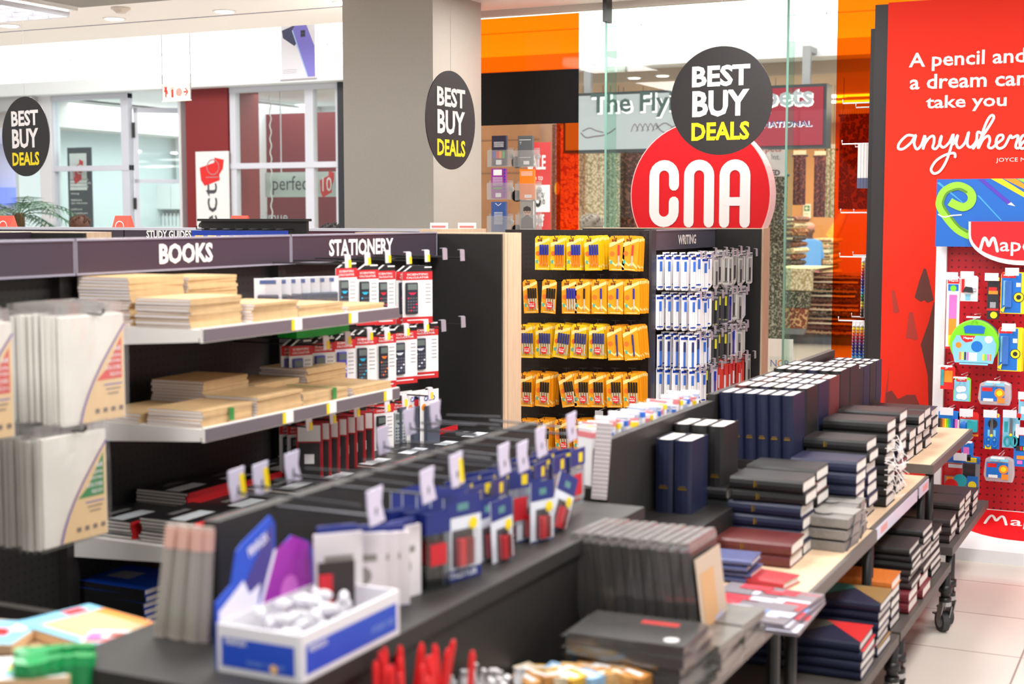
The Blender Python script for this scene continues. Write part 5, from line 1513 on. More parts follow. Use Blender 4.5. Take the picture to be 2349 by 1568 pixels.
def coverpack(colr, rgb):
    t = thing('cover_pack', '', 'pack')
    w, h = .215, .29
    m = MB()
    n = 8
    vs = []
    rr_ = random.Random(5)
    for j in range(n + 1):
        for i in range(n + 1):
            y = -w / 2 + w * i / n; z = -h + h * j / n
            vs.append((.004 + .003 * math.sin(i * 1.3 + j) * (j / n) + (rr_.uniform(-.004, .004) if j == n else 0), y, z + (rr_.uniform(-.006, .004) if j == n else 0)))
    m.add(vs, [(j * (n + 1) + i, j * (n + 1) + i + 1, (j + 1) * (n + 1) + i + 1, (j + 1) * (n + 1) + i) for j in range(n) for i in range(n)])
    m.box(-.0182, -.0175, -w / 2, w / 2, -h, 0)
    m.build('clear_sleeve', CF, t)
    MB().box(-.017, -.0022, -w / 2 + .008, w / 2 - .008, -h + .006, -.03).build('covers', M('covers_frosted', (236, 232, 224), .5, noise=.05, nscale=9), t)
    c = MB()
    x = .0
    cv = [(w / 2 - .012, -h + .008)] + [(w / 2 - .012, -.055)] + [(w / 2 - .012 - .09 * math.sin(t_ * 1.57) ** 1.0 - .06 * t_, -.055 - (h - .063) * t_) for t_ in (.1, .25, .4, .55, .7, .85, 1)]
    c.prism(cv, 'x', x - .001, x, 0)
    edge_ = cv[1:]
    for a, b_ in zip(edge_, edge_[1:]):
        c.add([(x + .0006, a[0], a[1]), (x + .0006, b_[0], b_[1]), (x + .0006, b_[0] + .007, b_[1]), (x + .0006, a[0] + .007, a[1])], [(0, 1, 2, 3)], 3)
    c.add([(x + .0005, w / 2 - .02, -.085), (x + .0005, w / 2 - .07, -.085 - .075), (x + .0005, w / 2 - .103, -.185), (x + .0005, w / 2 - .02, -.185)], [(0, 1, 2, 3)], 1)
    for s_, z, ww, hh in (('A4', -.112, .022, .014), ('SLIPON', -.129, .028, .008), ('ADJUSTABLE', -.143, .042, .009), ('BOOK COVERS', -.158, .05, .010), ('PACK OF 10' if colr == 'red' else 'PACK OF 5', -.174, .036, .010)):
        c.text(s_, (x + .0012, w / 2 - .024 - ww / 2, z), ww, hh, '+X', 2, .02)
    for k in range(3): c.rect((x + .0006, w / 2 - .05, -.198 - k * .011), .06 - .012 * k, .003, '+X', 4 if k else 3)
    for k in range(4): c.rect((x + .0006, w / 2 - .025 - k * .026, -h + .032), .014, .011, '+X', 4)
    c.build('insert_card', [M('insert_cream', (236, 202, 152), .6), M('insert_' + colr, rgb, .5), TXTW, M('insert_violet', (110, 100, 180), .5), M('insert_grey_brown', (130, 110, 100), .6)], t)
    return t


for colr, rgb, z, rowys, nm in (('red', (226, 70, 60), 1.30, (2.235, 2.595), 'upper'), ('green', (40, 140, 76), 1.02, (2.16, 2.52), 'lower')):
    t = coverpack(colr, rgb)
    for q, y in enumerate(rowys):
        for k in range(9):
            fr_ = k == 8
            dup(t, (-2.355 - (8 - k) * .0185, y + rnd.uniform(-.003, .003), z + rnd.uniform(-.004, .004)), (0, 0, R(rnd.uniform(-3, 3))), label='clear cover pack with %s print, %s, hook by the %s' % (colr, 'frontmost' if fr_ else ORD[8 - k] + ' behind the front', ('picture edge', 'shelf end')[q]))

# ---------------------------------------------------------------- goods: calculators on the STATIONERY hooks
CR, CK = M('card_red', (206, 36, 42), .5), M('card_black', (26, 25, 28), .5)


def calcpack(key, rgb, acc, wide=.086, h=.19):
    t = thing('calculator_pack', '', 'calculator')
    w = wide
    c = MB()
    c.prism([(-w / 2, -h), (w / 2, -h), (w / 2, 0), (w / 2 - .02, .018), (-w / 2 + .035, .018), (-w / 2, -.005)], 'x', -.002, 0, 0)
    c.add([(.0004, -w / 2, -.004), (.0004, w / 2, -.004), (.0004, w / 2, -.0), (.0004, w / 2 - .02, .018), (.0004, -w / 2 + .035, .018), (.0004, -w / 2, -.005)], [(0, 1, 2, 3, 4, 5)], 2)
    c.add([(.0008, -w / 2 + .004, -.002), (.0008, -w / 2 + .012, -.002), (.0008, -w / 2 + .04, .016), (.0008, -w / 2 + .032, .016)], [(0, 1, 2, 3)], 0)
    c.rect((.0008, w / 2 - .018, .011), .03, .005, '+X', 0)
    c.rect((.0006, 0, -.019), w, .030, '+X', 1).rect((.0006, 0, -h + .012), w, .024, '+X', 1)
    c.text('SCIENTIFIC', (.001, 0, -.014), w * .7, .007, '+X', 0, .02).text('CALCULATOR', (.001, 0, -.025), w * .74, .007, '+X', 0, .02).rect((.001, 0, -h + .013), w * .7, .004, '+X', 0)
    for k in range(6): c.rect((.0006, w / 2 - .018, -.05 - k * .013), .022, .003, '+X', 3)
    c.build('card', [WPAPER, CR, CK, GREYP], t)
    b_ = MB()
    y0 = -w / 2 + .01; cw = .036 if wide < .1 else .05
    b_.box(0, .010, y0, y0 + cw, -h + .035, -.042)
    b_.build('calculator', [M('calc_' + key, rgb, .35)], t, bevel=.004)
    k_ = MB()
    k_.rect((.0106, y0 + cw / 2, -.058), cw * .78, .020, '+X', 0)
    k_.face2([(-.5, .2), (.5, .2), (.2, -.5), (-.2, -.5)], (.0106, y0 + cw / 2, -.080), '+X', 1, cw * .7, .012)
    for r_ in range(5):
        for q in range(4):
            k_.rect((.0106, y0 + cw * (.17 + .22 * q), -.098 - r_ * .011), cw * .15, .006, '+X', 2 if (r_ + q) % 5 else 1)
    k_.build('keys', [M('lcd_grey', (110, 122, 118), .3), M('calc_accent_' + key, acc, .4), M('calc_key_' + ('light' if key != 'violet' else 'white'), (96, 96, 104) if key != 'violet' else (236, 236, 246), .4)], t)
    return t


CP = {'cyan': calcpack('cyan', (44, 46, 56), (40, 180, 220)), 'red': calcpack('red', (44, 44, 52), (220, 40, 60)), 'wide': calcpack('wide', (46, 46, 58), (210, 40, 80), .125), 'violet': calcpack('violet', (84, 82, 180), (70, 68, 160)), 'orange': calcpack('orange', (48, 46, 54), (240, 120, 40)),
      'plain': calcpack('plain', (50, 52, 72), (220, 225, 235), .12), 'silver': calcpack('silver', (170, 178, 180), (70, 90, 96), .12)}
clist = [('cyan', 795, 612, 1, 'first in the top row, partly behind clear sleeves'), ('cyan', 842, 616, 1, 'second in the top row'), ('red', 884, 618, 1, 'third in the top row'), ('wide', 958, 620, 2, 'at the far end of the top row'),
         ('violet', 690, 790, 2, 'first in the middle row with a stubby calculator'), ('violet', 741, 784, 2, 'second in the middle row'), ('violet', 791, 776, 3, 'third in the middle row'), ('cyan', 838, 768, 2, 'fourth in the middle row'), ('orange', 885, 764, 2, 'fifth in the middle row'), ('plain', 926, 757, 3, 'sixth in the middle row'), ('plain', 974, 748, 2, 'last in the middle row'),
         ('cyan', 686, 970, 2, 'first in the bottom row'), ('red', 880, 924, 2, 'middle of the bottom row'), ('silver', 928, 916, 2, 'later in the bottom row')]
for key, px, py, n, w in clist:
    q = P(px, py, X=-2.52)
    for k in range(n):
        front = k == 0
        dup(CP[key], (-2.52 - .03 * k, min(q.y + rnd.uniform(-.002, .002), 4.84), q.z), (0, 0, R(rnd.uniform(-30, -20))), label='red and white carded %s calculator, %s' % ('wide' if key in ('wide', 'plain', 'silver') else key + ' accented' if key != 'violet' else 'violet', w) if front else 'calculator card behind the front one, ' + w, group=None if front else 'rear calculator cards ' + w)
# clear sleeves with dark accessories, dark red boxed packs, white carded ones
sleeve = thing('sleeve_pack', '', 'pack')
MB().box(-.002, 0, -.042, .042, -.17, 0).rect((.001, 0, -.012), .05, .012, '+X', 1).build('card', [M('sleeve_white', (226, 226, 234), .4), M('sleeve_blue', (56, 80, 150), .5)], sleeve)
MB().box(0, .02, -.032, .032, -.155, -.05).build('case', M('case_slate', (66, 72, 92), .3), sleeve, bevel=.005)
MB().box(-.001, .022, -.041, .041, -.168, -.002).build('clear_sleeve', CLEARP, sleeve)
for k in range(7):
    y = P(676 + k * 15, 640, X=-2.5).y
    dup(sleeve, (-2.6 + .012 * k, y, 1.31), (0, 0, R(-52 + 3 * k)), label='clear sleeve pack with a slate case, %s from the left in the top row' % ORD[k])
redbox = thing('boxed_pack', '', 'pack')
MB().box(-.012, .012, -.04, .04, -.2, 0).rect((.0125, 0, -.03), .07, .05, '+X', 1).rect((.0125, 0, -.125), .066, .13, '+X', 2).rect((.013, .0, -.11), .03, .03, '+X', 1).build('box', [M('box_red', (170, 26, 36), .4), WPAPER, M('box_dark', (48, 44, 46), .35)], redbox)
for k in range(7):
    y = P(722 + k * 20, 965, X=-2.45).y
    dup(redbox, (-2.47, y, .862), (0, 0, R(-62)), label='tall red and black boxed calculator, %s from the left in the bottom row' % ORD[k])
wp2 = thing('blister_pack', '', 'pack')
MB().box(-.002, 0, -.05, .05, -.21, .01).text('CASIO', (.001, 0, -.02), .06, .018, '+X', 1, .03).disc((.001, -.03, -.05), .012, '+X', 2).build('card', [WPAPER, BLUEP, M('orange_print')], wp2)
MB().box(0, .016, -.032, .04, -.195, -.045).build('calculator', M('calc_blister', (70, 76, 92), .35), wp2, bevel=.005)
for k in range(3):
    q = P(985 - 14 * k, 905, X=-2.47)
    dup(wp2, (-2.47 - .03 * k, min(q.y, 4.85), .873), (0, 0, R(-12)), label='white carded slate calculator beside the black end board, %s' % ('front one', 'second one', 'rear one')[k])
gp = MB().box(-.1, .1, -.04, .04, -.025, 0).build('green_pack', M('pack_green', (20, 170, 60), .45))
for k in range(3):
    o = gp if k == 0 else gp.copy()
    if k: C.objects.link(o)
    q = P(690 + 30 * k, 752, X=-2.5)
    o.location = (-2.5, q.y, 1.155); o.rotation_euler = (0, 0, R(80))
    o.scale = (.6, 1, 1)
    tag(o, 'bright green pack hanging under the upper shelf end, %s from the left' % ORD[k], 'pack')
# ---------------------------------------------------------------- goods: yellow pen packs on the pegboard end
PY = M('pack_yellow', (252, 204, 20), .4)
PO = M('pack_orange', (250, 166, 22), .4)
PLT = M('pack_pale_yellow', (255, 232, 150), .4)
DOT = M('dot_red', (222, 44, 36), .45)
DOTO = M('dot_orange', (244, 120, 40), .45)
TEAL = M('pack_teal', (90, 180, 160), .5)
PW, PH = .078, .165


def pencard(mat, dot):
    c = MB()
    c.prism([(-PW / 2, -PH), (PW / 2, -PH), (PW / 2, -.012), (PW / 2 - .01, 0), (-PW / 2 + .01, 0), (-PW / 2, -.012)], 'y', 0, .002, 0)
    f = -.0008
    c.add([(-PW / 2 + .001, f, -.055), (-PW / 2 + .001, f, -.035), (PW / 2 - .001, f, -.008), (PW / 2 - .001, f, -.022)], [(0, 1, 2, 3)], 1)
    c.add([(-PW / 2 + .001, f, -PH + .045), (-.005, f, -PH + .02), (.012, f, -PH + .03), (PW / 2 - .001, f, -PH + .012), (PW / 2 - .001, f, -PH + .02), (.012, f, -PH + .045), (-.005, f, -PH + .03), (-PW / 2 + .001, f, -PH + .055)], [(0, 1, 2, 7), (2, 5, 6, 7), (2, 3, 4, 5)] if False else [tuple(range(8))], 1)
    c.text('BIC', (-.012, f * 1.5, -.021), .024, .013, '-Y', 2, .04).disc((-.003 + .0, f * 1.4, -.021), .004, '-Y', 2, 8)
    c.disc((-PW / 2 + .016, f * 1.4, -.085), .012, '-Y', 4, 14).rect((-PW / 2 + .011, f * 1.4, -.125), .012, .016, '-Y', 5)
    c.rect((.0, f, -PH + .006), PW * .7, .004, '-Y', 1)
    if dot:
        c.disc((.012, -.0145, -.125), .018, '-Y', 3, 18)
        for k, s_ in enumerate(dot): c.text(s_, (.012, -.0152, -.119 - .010 * k), .026, .0075, '-Y', 6, .03)
    return c


def penpack(key, mat, pens, cap, barrel, dot=None, gap=.0128):
    t = thing('pen_pack', '', 'pen pack')
    mats = [mat, PLT, M('letter_brown', (130, 60, 10), .5), DOT, DOTO, TEAL, TXTW]
    pencard(mat, dot).build('card', mats, t)
    for i in range(pens):
        x = .012 + (i - (pens - 1) / 2) * gap
        m = MB()
        m.cyl((x, -.006, -.140), (x, -.006, -.062), .0042, 8, 1).cyl((x, -.006, -.150), (x, -.006, -.140), .001, 8, 1, r1=.0042)
        m.cyl((x, -.0065, -.092), (x, -.0065, -.042), .005, 8, 0).box(x - .0015, x + .0015, -.0135, -.011, -.088, -.046, 0)
        m.build('pen', [cap, barrel], t)
    return t


CB, CK2, CR2 = M('cap_blue', (36, 50, 170), .35), M('cap_black', (34, 32, 34), .35), M('cap_red', (224, 60, 70), .35)
BO, BC, BB = M('barrel_orange', (248, 130, 20), .35), M('barrel_clear', (196, 190, 172), .25), M('barrel_blue', (52, 60, 130), .35)
PP = {'blue4': penpack('blue4', PY, 4, CB, BO), 'red1': penpack('red1', PO, 1, CR2, BC), 'black4': penpack('black4', PO, 4, CK2, BC, ['Buy 3', 'FREE']), 'bluec4': penpack('bluec4', PO, 4, CB, BC), 'black1': penpack('black1', PO, 1, CK2, BC), 'blue1': penpack('blue1', PO, 1, CB, BC),
      'navy5': penpack('navy5', PY, 5, BB, BC, ['6+4', 'FREE']), 'navy1': penpack('navy1', PO, 1, BB, BB)}
names = {'blue4': 'four blue capped orange pens', 'red1': 'one red pen', 'black4': 'four black pens and a red dot', 'bluec4': 'four blue capped clear pens', 'black1': 'one black pen', 'blue1': 'one blue pen', 'navy5': 'dark blue pens and a red dot', 'navy1': 'one dark blue pen'}
rear_y = pencard(PY, None).mesh('rear_card_yellow', [PY, PLT, M('letter_brown'), DOT, DOTO, TEAL, TXTW])
rear_o = pencard(PO, None).mesh('rear_card_orange', [PO, PLT, M('letter_brown'), DOT, DOTO, TEAL, TXTW])
ROWS = [('top', 541, [(1244, 'blue4', 3, 0), (1279, 'blue4', 5, 0), (1316, 'blue4', 5, 1), (1356, 'blue4', 7, 3), (1415, 'red1', 4, 0), (1449, 'red1', 4, -4)]),
        ('second', 641, [(1215, 'black4', 1, 3), (1261, 'black4', 1, -3), (1305, 'bluec4', 3, 1), (1336, 'black1', 6, 0), (1374, 'blue1', 6, 1), (1412, 'blue1', 6, 0), (1449, 'blue1', 7, 1)]),
        ('third', 744, [(1205, 'navy5', 6, 1), (1245, 'navy5', 8, 0), (1292, 'navy5', 6, -7), (1329, 'navy5', 6, -4), (1368, 'navy5', 5, 0), (1408, 'navy1', 6, 4), (1444, 'navy1', 7, 6)]),
        ('fourth', 856, [(1205, 'black4', 7, 0), (1246, 'black4', 6, -2), (1295, 'black4', 6, 10), (1333, 'black4', 5, 2), (1367, 'black4', 5, 2), (1407, 'black4', 5, 3), (1446, 'black4', 7, 2)]),
        ('bottom', 962, [(1204, 'black4', 5, 0), (1245, 'black4', 5, -1), (1288, 'black4', 6, 3), (1329, 'black4', 6, 4), (1368, 'black4', 5, 0), (1406, 'black4', 5, 2), (1446, 'black4', 5, 0)])]
for rn, py, items in ROWS:
    for i, (px, key, n, tilt) in enumerate(items):
        yf = 6.33
        dep = min(.15, n * .02)
        q = P(px, py + (3 if key == 'navy1' else 0), Y=yf)
        x, z = q.x, q.z
        hk = W(g3).tube([(x, 6.5, z - .010), (x, yf - .03, z - .010), (x, yf - .035, z + .004)], .0022, 5)
        h = hk.build('hook', DARK, g3)
        W(g3).box(x - .02, x + .02, yf + .02, yf + .0215, z + .022, z + .025).cyl((x, yf + .02, z - .01), (x, yf + .02, z + .023), .0015, 5).build('price_holder', DARK, h)
        dup(PP[key], (x, yf, z), (0, R(-tilt), 0), label='yellow card of %s, %s in the %s pegboard row' % (names[key], ORD[i], rn))
        for k in range(1, n):
            t_ = tilt + rnd.uniform(-2, 2)
            solo('pen_pack', rear_y if key in ('blue4', 'navy5') else rear_o, (x + .0 + rnd.uniform(-.002, .002), yf + k * dep / n + .012, z + rnd.uniform(-.003, .002)), (0, R(-t_), 0),
                 'yellow pen card behind the front one, %s in the %s pegboard row' % (ORD[i], rn), 'pen pack', 'rear pen cards, %s in the %s row' % (ORD[i], rn))
for px in (1374, 1411):
    q = P(px, 948, Y=6.3)
    m = W(g3).box(q.x - .021, q.x + .021, 6.3, 6.302, q.z - .014, q.z + .014).tube([(q.x, 6.5, q.z + .02), (q.x, 6.302, q.z + .014)], .002, 5)
    m.build('ticket_holder', M('ticket_grey', (176, 176, 184), .3), g3)

# ---------------------------------------------------------------- goods: WRITING side
def slim(key, back, pen, cap, w=.044, h=.168, blue=False):
    t = thing('pen_blister', '', 'pen pack')
    m = MB().prism([(-w / 2, -h + .008), (-w / 2 + .008, -h), (w / 2 - .008, -h), (w / 2, -h + .008), (w / 2, 0), (-w / 2, 0)], 'x', -.0015, 0)
    m.rect((.0006, 0, -.016), w * .8, .012, '+X', 1).rect((.0006, 0, -h + .015), w * .7, .006, '+X', 1)
    m.build('card', [back, BLUEP if blue else GREYP], t)
    MB().cyl((.006, 0, -h + .02), (.006, 0, -.075), .005, 8, 0).cyl((.006, 0, -.08), (.006, 0, -.032), .0058, 8, 1).cyl((.006, 0, -h + .012), (.006, 0, -h + .02), .0015, 8, 1, r1=.005).build('pen', [pen, cap], t)
    return t


SB = M('slim_blue', (50, 110, 210), .35)
kinds = {'white blue': slim('a', WPAPER, M('slim_white', (230, 232, 240), .35), SB, .046, .172, True), 'grey': slim('b', M('slim_card_grey', (214, 212, 205), .5), M('slim_dark', (70, 68, 70), .35), M('slim_silver', (180, 180, 182), .3, .5)), 'black': slim('c', M('slim_card_dark', (70, 72, 74), .4), CK2, M('slim_cap_yellow', (220, 214, 60), .4)),
         'blue': slim('d', WPAPER, SB, M('slim_navy', (30, 50, 110), .35), .046, .172, True), 'red': slim('e', M('slim_card_red', (222, 70, 56), .45), M('slim_white'), CR2), 'violet': slim('f', M('slim_card_pale', (216, 214, 226), .45), M('slim_violet', (84, 60, 140), .35), CB)}
for rn, z0, nn, seq in (('top', 1.315, 14, ['white blue'] * 4 + ['grey'] * 9 + ['grey']), ('second', 1.12, 13, ['white blue'] * 4 + ['black', 'black', 'black', 'violet', 'violet', 'grey', 'grey', 'violet', 'violet']), ('third', .925, 13, ['blue', 'blue', 'white blue', 'blue', 'black', 'black', 'black', 'grey', 'grey', 'violet', 'grey', 'grey', 'grey']), ('bottom', .762, 14, ['white blue', 'white blue', 'white blue', 'black', 'violet', 'red', 'red', 'red', 'red', 'red', 'red', 'red', 'red', 'grey'])):
    nn += 4
    for i in range(nn):
        y = 6.575 + i * .0535
        x = -2.205 + .012 * math.sin(i * 2.3)
        z = z0 + .012 * math.sin(i * 1.7)
        hook_x(g3, -2.45, x + .035, y, z - .008, 1 if (i % 3 != 1) else None, yel=False, r=.0022)
        key = seq[min(len(seq) - 1, i * len(seq) // nn)]
        if rn == 'top' and i == nn - 2: continue
        for k in range(5 if i < 4 else 3):
            fr_ = k == 0
            dup(kinds[key], (x - k * .042, y + rnd.uniform(-.004, .004), z), (0, 0, R(rnd.uniform(-45, -15))), label='%s carded writing pen, %s hook of the %s row below WRITING' % (key, ORD[i], rn) if fr_ else '%s pen card behind the front, %s hook, %s WRITING row' % (key, ORD[i], rn), group=None if fr_ else 'rear pen cards, %s hook %s WRITING row' % (ORD[i], rn))

# ---------------------------------------------------------------- goods: edge-on pencil packs beside the red wall
RB = [(240, 236, 240), (246, 220, 60), (244, 160, 40), (226, 80, 60), (170, 40, 60), (150, 40, 110), (90, 50, 140), (60, 40, 100), (44, 60, 150), (40, 100, 190), (60, 150, 200), (40, 140, 80), (30, 90, 50), (190, 190, 60), (230, 200, 60), (110, 80, 50), (50, 40, 40), (30, 28, 30)]
pk_ = thing('pencil_pack', '', 'pencil pack')
MB().box(-.009, .009, .002, .11, -.30, 0).build('sleeve', M('sleeve_clear_white', (226, 222, 226), .3), pk_)
pm = MB()
for k in range(18):
    z = -.02 - k * .0158
    pm.cyl((0, -.01, z), (0, .1, z), .0078, 8, k).cyl((0, -.022, z), (0, -.01, z), .002, 8, k, r1=.0078)
pm.build('pencils', [M('pencil_col_%d' % k, c_, .45) for k, c_ in enumerate(RB)], pk_)
for row, (z, px0, px1, n, w) in enumerate(((1.30, 1978, 1992, 2, 'upper'), (.98, 1960, 1996, 5, 'lower'))):
    for i in range(n):
        px = px0 + (px1 - px0) * i / (n - 1)
        x = P(px, 700, Y=7.1).x
        dup(pk_, (x, 7.10 + .0 * i, z), (0, 0, 0), label='rainbow coloured pencil pack seen edge on, %s in the %s cluster beside the red wall' % (ORD[i], w))
ww_ = MB().box(-.008, .008, 0, .08, -.22, 0, 0).box(-.0085, .0085, -.001, .081, -.22, -.17, 1).build('white_pack', [WPAPER, M('pack_slate', (90, 96, 130), .5)])
for k in range(4):
    o = ww_ if k == 0 else ww_.copy()
    if k: C.objects.link(o)
    o.location = (P(1970 + 7 * k, 420, Y=7.1).x, 7.1, 1.86); tag(o, 'slim white and slate pack on the upper red wall hook, %s from left' % ORD[k], 'pack')
ph_ = MB().box(-.006, .006, 0, .12, -.27, 0, 0).box(-.0065, .0065, .01, .11, -.25, -.02, 1).build('framed_pack', [M('pack_lilac', (206, 200, 216), .4), TXTK]); ph_.location = (P(1990, 560, Y=7.1).x, 7.1, 1.56)
tag(ph_, 'dark framed pack with pale edge on the side hook by the red wall', 'pack')

# ---------------------------------------------------------------- goods: red pegboard stand
Yf = 6.46
MBLUE = M('pack_blue', (24, 110, 200), .4); MYEL = M('pack_lemon', (246, 216, 30), .4); MRED = M('pack_red', (222, 34, 36), .4); MWH = M('pack_white', (238, 236, 240), .4); MTEAL = M('pack_aqua', (40, 160, 170), .4); MGRN = M('pack_lime', (120, 214, 40), .35); MSKY = M('pack_sky', (130, 196, 226), .4); MPINK = M('pack_pink', (226, 110, 190), .4); MBLK = M('pack_ink', (40, 40, 46), .4); MORG = M('pack_tangerine', (244, 140, 40), .4)
CASE = clear('case_clear', (.93, .95, .97), .1, .1, .35, (232, 236, 242))
MS = [MWH, MBLUE, MYEL, MRED, MTEAL, MGRN, MSKY, MPINK, MBLK, MORG, GREYP]
(wI, bI, yI, rI, tI, gI, sI, pI, kI, oI, xI) = range(11)


def whook(x, z, tagd=True, two=False):
    h = W(ms).tube([(x, Ym, z), (x, Yf - .06, z), (x, Yf - .06, z + .012)], .0032, 5).tube([(x, Ym, z + .012), (x, Yf - .02, z + .02)], .002, 4).build('hook', HW, ms)
    if tagd: W(ms).box(x - .028, x + .028, Yf - .07, Yf - .068, z - .005, z + .028).build('price_holder', M('holder_pale', (222, 214, 222), .25), h)
    else: W(ms).box(x - .028, x + .028, Yf - .075, Yf - .055, z + .008, z + .014).build('bar', HW, h)


def mp_item(name, cat, label, x0, y0, x1, y1, prints, extra=None, tagd=True, thick=.004, copies=0, group=None, hookx=None):
    """carded article: prints are (x, y, w, h, colour) in fractions of the card"""
    a, b_ = P(x0, y0, Y=Yf), P(x1, y1, Y=Yf)
    w, h = b_.x - a.x, a.z - b_.z
    cx = (a.x + b_.x) / 2
    whook(cx if hookx is None else cx + hookx, a.z - .006, tagd)
    t = thing(name, label, cat, (cx, Yf, a.z))
    m = MB()
    base = prints[0]
    m.prism([(-w / 2, -h), (w / 2, -h), (w / 2, -.008), (w / 2 - .008, 0), (-w / 2 + .008, 0), (-w / 2, -.008)], 'y', 0, thick, base)
    for k, p_ in enumerate(prints[1:]):
        if len(p_) == 5:
            m.rect((-w / 2 + p_[0] * w, -.0006 - k * .0003, -p_[1] * h), p_[2] * w, p_[3] * h, '-Y', p_[4])
        elif len(p_) == 4:
            m.disc((-w / 2 + p_[0] * w, -.0006 - k * .0003, -p_[1] * h), p_[2] * w, '-Y', p_[3], 18)
        else:
            m.text(p_[0], (-w / 2 + p_[1] * w, -.0006 - k * .0003, -p_[2] * h), p_[3] * w, p_[4] * h, '-Y', p_[5], .03)
    m.build('card', MS, t)
    if extra: extra(t, w, h)
    for k in range(copies):
        dup2 = t.copy(); C.objects.link(dup2)
        for ch in t.children:
            c_ = ch.copy(); C.objects.link(c_); c_.parent = dup2
        dup2.location = (cx + .006 * (k + 1), Yf + .018 * (k + 1), a.z - .002 * k)
        dup2['label'] = label.replace('blue and yellow carded ', '') + ', ' + ('just behind the front one', 'second behind the front one', 'third behind the front one')[k]
    return t


logo = lambda y: [(.3, y, .5, .1, rI), ('Maped', .3, y, .36, .045, wI)]
mp_item('ruler_pack', 'ruler', 'tall rainbow ruler pack at the left edge of the red pegboard', 2173, 634, 2198, 800, [wI, (.5, .06, .9, .07, rI), ('Maped', .5, .06, .7, .03, wI), (.5, .15, .8, .09, bI), (.5, .16, .24, gI), (.5, .42, .6, .34, pI), (.5, .70, .6, .24, oI), (.5, .88, .6, .14, yI), (.5, .985, 1, .03, rI)])


def clipx(t, w, h):
    MB().prism([(-w * .35, -h * .62), (w * .25, -h * .66), (w * .2, -h * .45), (-w * .2, -h * .42)], 'y', -.012, -.002).build('binder_clip', MBLK, t)
    MB().tube([(w * .2, -.008, -h * .5), (w * .42, -.008, -h * .5), (w * .42, -.008, -h * .62), (w * .2, -.008, -h * .6)], .0016, 5).build('clip_wire', STEEL, t)


mp_item('clip_pack', 'clip pack', 'white binder clip pack in the upper row of the red pegboard', 2204, 632, 2242, 691, [wI, (.14, .36, .18, .6, rI), (.45, .85, .3, .25, sI)], clipx, thick=.02)
mp_item('pencil_box', 'pencil pack', 'slim black and yellow pencil box in the upper row of the red pegboard', 2266, 636, 2290, 732, [kI, (.5, .04, 1, .08, yI), (.45, .28, .7, .09, rI), (.5, .36, .8, .08, oI), (.5, .66, .5, .14, xI), (.5, .77, 1, .05, rI), (.6, .9, .3, yI)], thick=.015)


def scis(t, w, h):
    MB().box(-w * .32, -w * .05, -.012, -.001, -h * .85, -h * .2).build('blister', M('blister_blue', (60, 110, 190), .2), t, bevel=.004)
    MB().prism([(-w * .5, -h * .92), (-w * .3, -h * .82), (-w * .36, -h * .97)], 'y', -.01, -.001).build('corner_tab', MYEL, t)


cmp_ = [yI, (.42, .5, .78, .96, bI), (.3, .07, .56, .13, rI), ('Maped', .3, .075, .4, .045, wI), (.72, .6, .22, kI), (.72, .6, .19, yI), (.72, .6, .10, kI), (.7, .3, .18, .1, wI), (.25, .5, .3, .6, sI)]
mp_item('compass_pack', 'compass pack', 'blue and yellow carded compass pack, upper one near the picture edge', 2297, 624, 2352, 720, cmp_, scis, copies=2)
mp_item('compass_pack', 'compass pack', 'blue and yellow carded compass pack, lower one beside the round green case', 2291, 750, 2343, 852, cmp_, scis, copies=1)
# round green carry case
a = P(2236, 787, Y=Yf)
rc = thing('round_case', 'round lime green carry case with a blue picture front on the red pegboard', 'case', (a.x, Yf, a.z))
whook(a.x + .0, a.z + .108, False)
r_ = .104
MB().prism(arc(0, 0, r_, -62, 242, 40), 'y', -.02, .02).build('shell', MGRN, rc, bevel=.006)
MB().prism(arc(0, 0, r_, -60, 240, 40), 'y', .021, .045).build('rear_shell', MBLUE, rc, bevel=.004)
m = MB()
m.face2([(-.08, -.085), (.08, -.085), (.09, -.04), (.092, .0), (.075, .035), (-.075, .035), (-.092, .0), (-.09, -.04)], (0, -.0207, 0), '-Y', sI)
m.face2([(-.06, .035), (.005, .035), (-.01, .01), (-.035, .004), (-.05, .015)], (0, -.0212, 0), '-Y', rI).text('Maped', (-.025, -.0216, .023), .04, .013, '-Y', wI, .03)
m.disc((.012, -.0212, -.012), .024, '-Y', bI).rect((0, -.0207, -.088), .12, .01, '-Y', sI)
for k in range(4): m.rect((-.058 + k * .011, -.0214, -.055), .007, .035, '-Y', (oI, yI, kI, pI)[k]).rect((.04 + k * .010, -.0214, -.058), .007, .028, '-Y', (yI, gI, pI, oI)[k])
m.rect((-.004, -.0212, -.058), .035, .036, '-Y', wI).disc((-.065, -.0212, -.008), .013, '-Y', oI).disc((.06, -.0212, .02), .016, '-Y', wI)
m.build('picture_front', MS, rc)
MB().prism([(-.04, .045), (.04, .045), (.045, .072), (.03, .08), (-.03, .08), (-.045, .072)], 'y', -.0225, -.0203).build('handle_opening', MBLUE, rc)
mp_item('eraser_pack', 'eraser pack', 'small red and blue pack hanging partly over the white frame', 2158, 838, 2190, 893, [rI, (.12, .5, .2, .7, tI), (.55, .45, .55, .5, oI), (.5, .1, .9, .12, rI)], hookx=.0, tagd=False)
mp_item('cloud_pack', 'eraser pack', 'pale blue carded pack with white cloud shapes under the red one', 2188, 864, 2226, 921, [gI, (.48, .55, .9, .88, sI), (.45, .1, .6, .16, rI), ('Maped', .45, .1, .4, .06, wI), (.35, .5, .2, wI), (.55, .48, .18, wI), (.35, .8, .18, wI), (.6, .8, .2, wI)], tagd=False)


